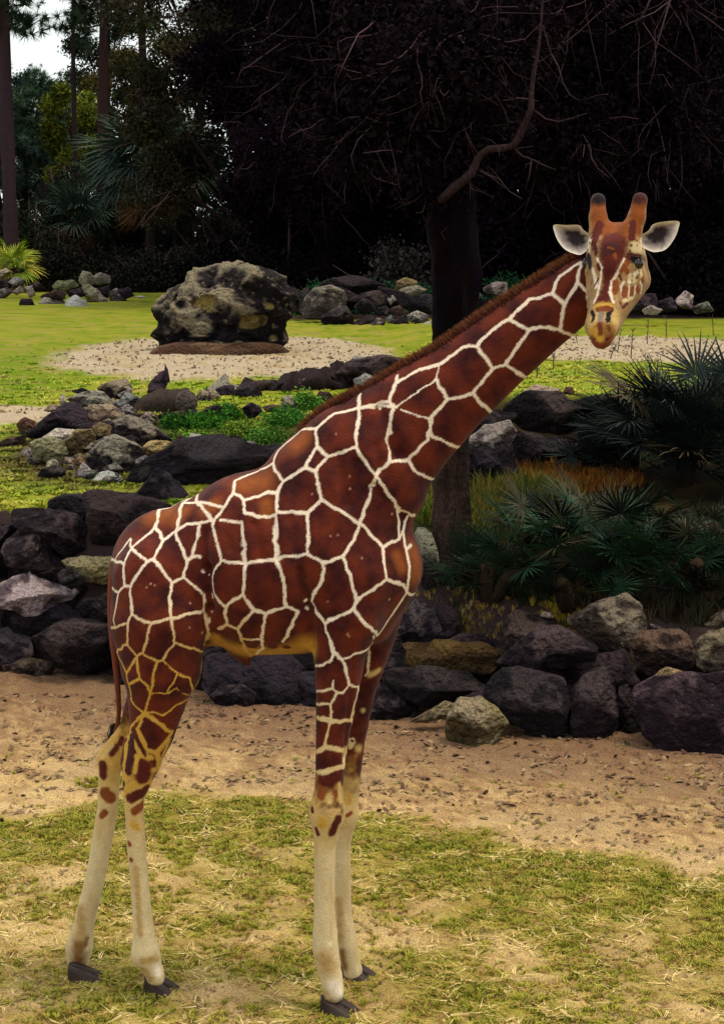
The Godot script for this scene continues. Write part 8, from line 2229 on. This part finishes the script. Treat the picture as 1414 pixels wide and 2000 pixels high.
# ==================================================================== small things
func build_litter() -> void:
	var st := begin()
	var c := Color.WHITE
	for k in 6:
		var a := TAU * k / 6.0
		var b := TAU * (k + 1) / 6.0
		tri(st, Vector3(0, 0.25, 0), Vector3(cos(a), 0.1 * sin(a * 2.0), sin(a) * 0.45), Vector3(cos(b), 0.1 * sin(b * 2.0), sin(b) * 0.45), c, c, c)
	var chip := done(st)
	var places := []
	var tints := PackedColorArray()
	for i in 44000:
		var d := rng.randf_range(7.2, 13.4)
		var x := rng.randf_range(-0.24, 0.24) * d
		if d > wall_line(x) + 0.3:
			continue
		var bare := 1.0 - turf(x, -d)
		if rng.randf() > bare * 0.9 + 0.12 or fine.get_noise_2d(x * 0.5 + 30.0, d * 0.9) < rng.randf_range(-0.25, 0.45):
			continue
		var s := 0.004 + 0.016 * pow(rng.randf(), 4.0) * (1.0 + 1.2 * smoothstep(9.3, 10.8, d))
		places.append(Transform3D(Basis.from_euler(Vector3(rng.randfn() * 0.35, rng.randf() * TAU, rng.randfn() * 0.35)).scaled(Vector3.ONE * s), Vector3(x, land(x, -d) + 0.006 + fine.get_noise_2d(x * 0.8, d * 0.8) * 0.03, -d)))
		var tone := Color(0.24, 0.13, 0.07).lerp(Color(0.07, 0.03, 0.03), rng.randf())
		if rng.randf() < 0.25:
			tone = Color(0.55, 0.40, 0.22)
		tints.append(tone.lerp(land_color(x, -d), 0.35) * rng.randf_range(0.7, 1.2))
	tag(scatter("leaf_litter", chip, mat["soil_detail"], places, tints), "brown crumbs of bark, dung and dead leaves scattered on the sand", "litter")
	# straw: long thin dead blades lying flat between the turf
	st = begin()
	for k in 7:
		var a := rng.randf() * TAU
		var dir := Vector3(cos(a), rng.randf_range(-0.05, 0.25), sin(a))
		var side := Vector3(-sin(a), 0, cos(a)) * 0.0016
		var root := Vector3(rng.randfn(), 0, rng.randfn()) * 0.02
		var l := rng.randf_range(0.03, 0.08)
		tri(st, root - side, root + dir * l, root + side, c, c, c)
	var wisp := done(st)
	places = []
	tints = PackedColorArray()
	for i in 3500:
		var d := rng.randf_range(7.2, 11.0)
		var x := rng.randf_range(-0.24, 0.24) * d
		if rng.randf() > turf(x, -d) + 0.12 or d > 10.6 - 0.5 * x:
			continue
		places.append(Transform3D(Basis(Vector3.UP, rng.randf() * TAU).scaled(Vector3.ONE * rng.randf_range(0.7, 1.4)), Vector3(x, land(x, -d) + 0.012 + fine.get_noise_2d(x * 0.8, d * 0.8) * 0.03, -d)))
		tints.append([Color(0.75, 0.58, 0.27), Color(0.50, 0.34, 0.10), Color(0.36, 0.30, 0.05), Color(0.26, 0.13, 0.05)][rng.randi() % 4])
	tag(scatter("straw", wisp, mat["grass"], places, tints), "pale dead grass blades lying flat on the near sand", "straw")
	# pebbles on the sand ring of the weathered boulder
	places = []
	tints = PackedColorArray()
	for i in 12000:
		var d := rng.randf_range(19.5, 36.0)
		var x := rng.randf_range(-0.2, 0.2) * d
		if on_sand_ring(x, d) < 0.6 or rng.randf() > 0.5 + fine.get_noise_2d(x * 0.5, d * 0.5) * 1.5:
			continue
		places.append(Transform3D(any_turn().scaled(Vector3.ONE * rng.randf_range(0.012, 0.038)), Vector3(x, land(x, -d) + 0.01, -d)))
		tints.append(Color(0.30, 0.19, 0.10).lerp(Color(0.62, 0.52, 0.36), rng.randf()) * rng.randf_range(0.5, 1.2))
	tag(scatter("pebbles", chip, mat["soil_detail"], places, tints), "pebbles and bark crumbs strewn over the sand ring of the weathered boulder", "pebbles")


func build_stalks() -> void:
	for place in [[Vector3(2.34, 1.8, -22.69), 0.20], [Vector3(2.03, 1.78, -21.54), 0.15], [Vector3(3.34, 1.8, -28.85), 0.18], [Vector3(3.66, 1.82, -25.27), 0.38], [Vector3(4.37, 1.8, -28.52), 0.39], [Vector3(5.01, 1.8, -30.61), 0.38], [Vector3(3.29, 1.82, -24.65), 0.17], [Vector3(3.56, 1.81, -25.91), 0.36], [Vector3(5.97, 1.79, -31.61), 0.35]]:
		var t := thing("weed_stalk", place[0], "thin dark dry weed stalk standing in the lawn around the giraffe's muzzle", "weed stalk", "dry weed stalks in the lawn right of the giraffe's neck")
		var h: float = place[1]
		var st := begin()
		var lean := Vector3(rng.randfn() * 0.03, 0, rng.randfn() * 0.03)
		tube(st, [Vector3(0, -0.02, 0), lean * 0.5 + Vector3.UP * h * 0.5, lean + Vector3.UP * h], [0.008, 0.007, 0.004], 5, Color(0.05, 0.035, 0.03), 0.3)
		put("stem", done(st), mat["twig"], t)
		for k in 5:
			st = begin()
			var y := h * rng.randf_range(0.35, 0.95)
			var a := rng.randf() * TAU
			tube(st, [lean * y / h + Vector3.UP * y, lean * y / h + Vector3(cos(a) * 0.05, y + 0.05, sin(a) * 0.05)], [0.005, 0.002], 4, Color(0.06, 0.04, 0.035))
			put("side_shoot", done(st), mat["twig"], t)
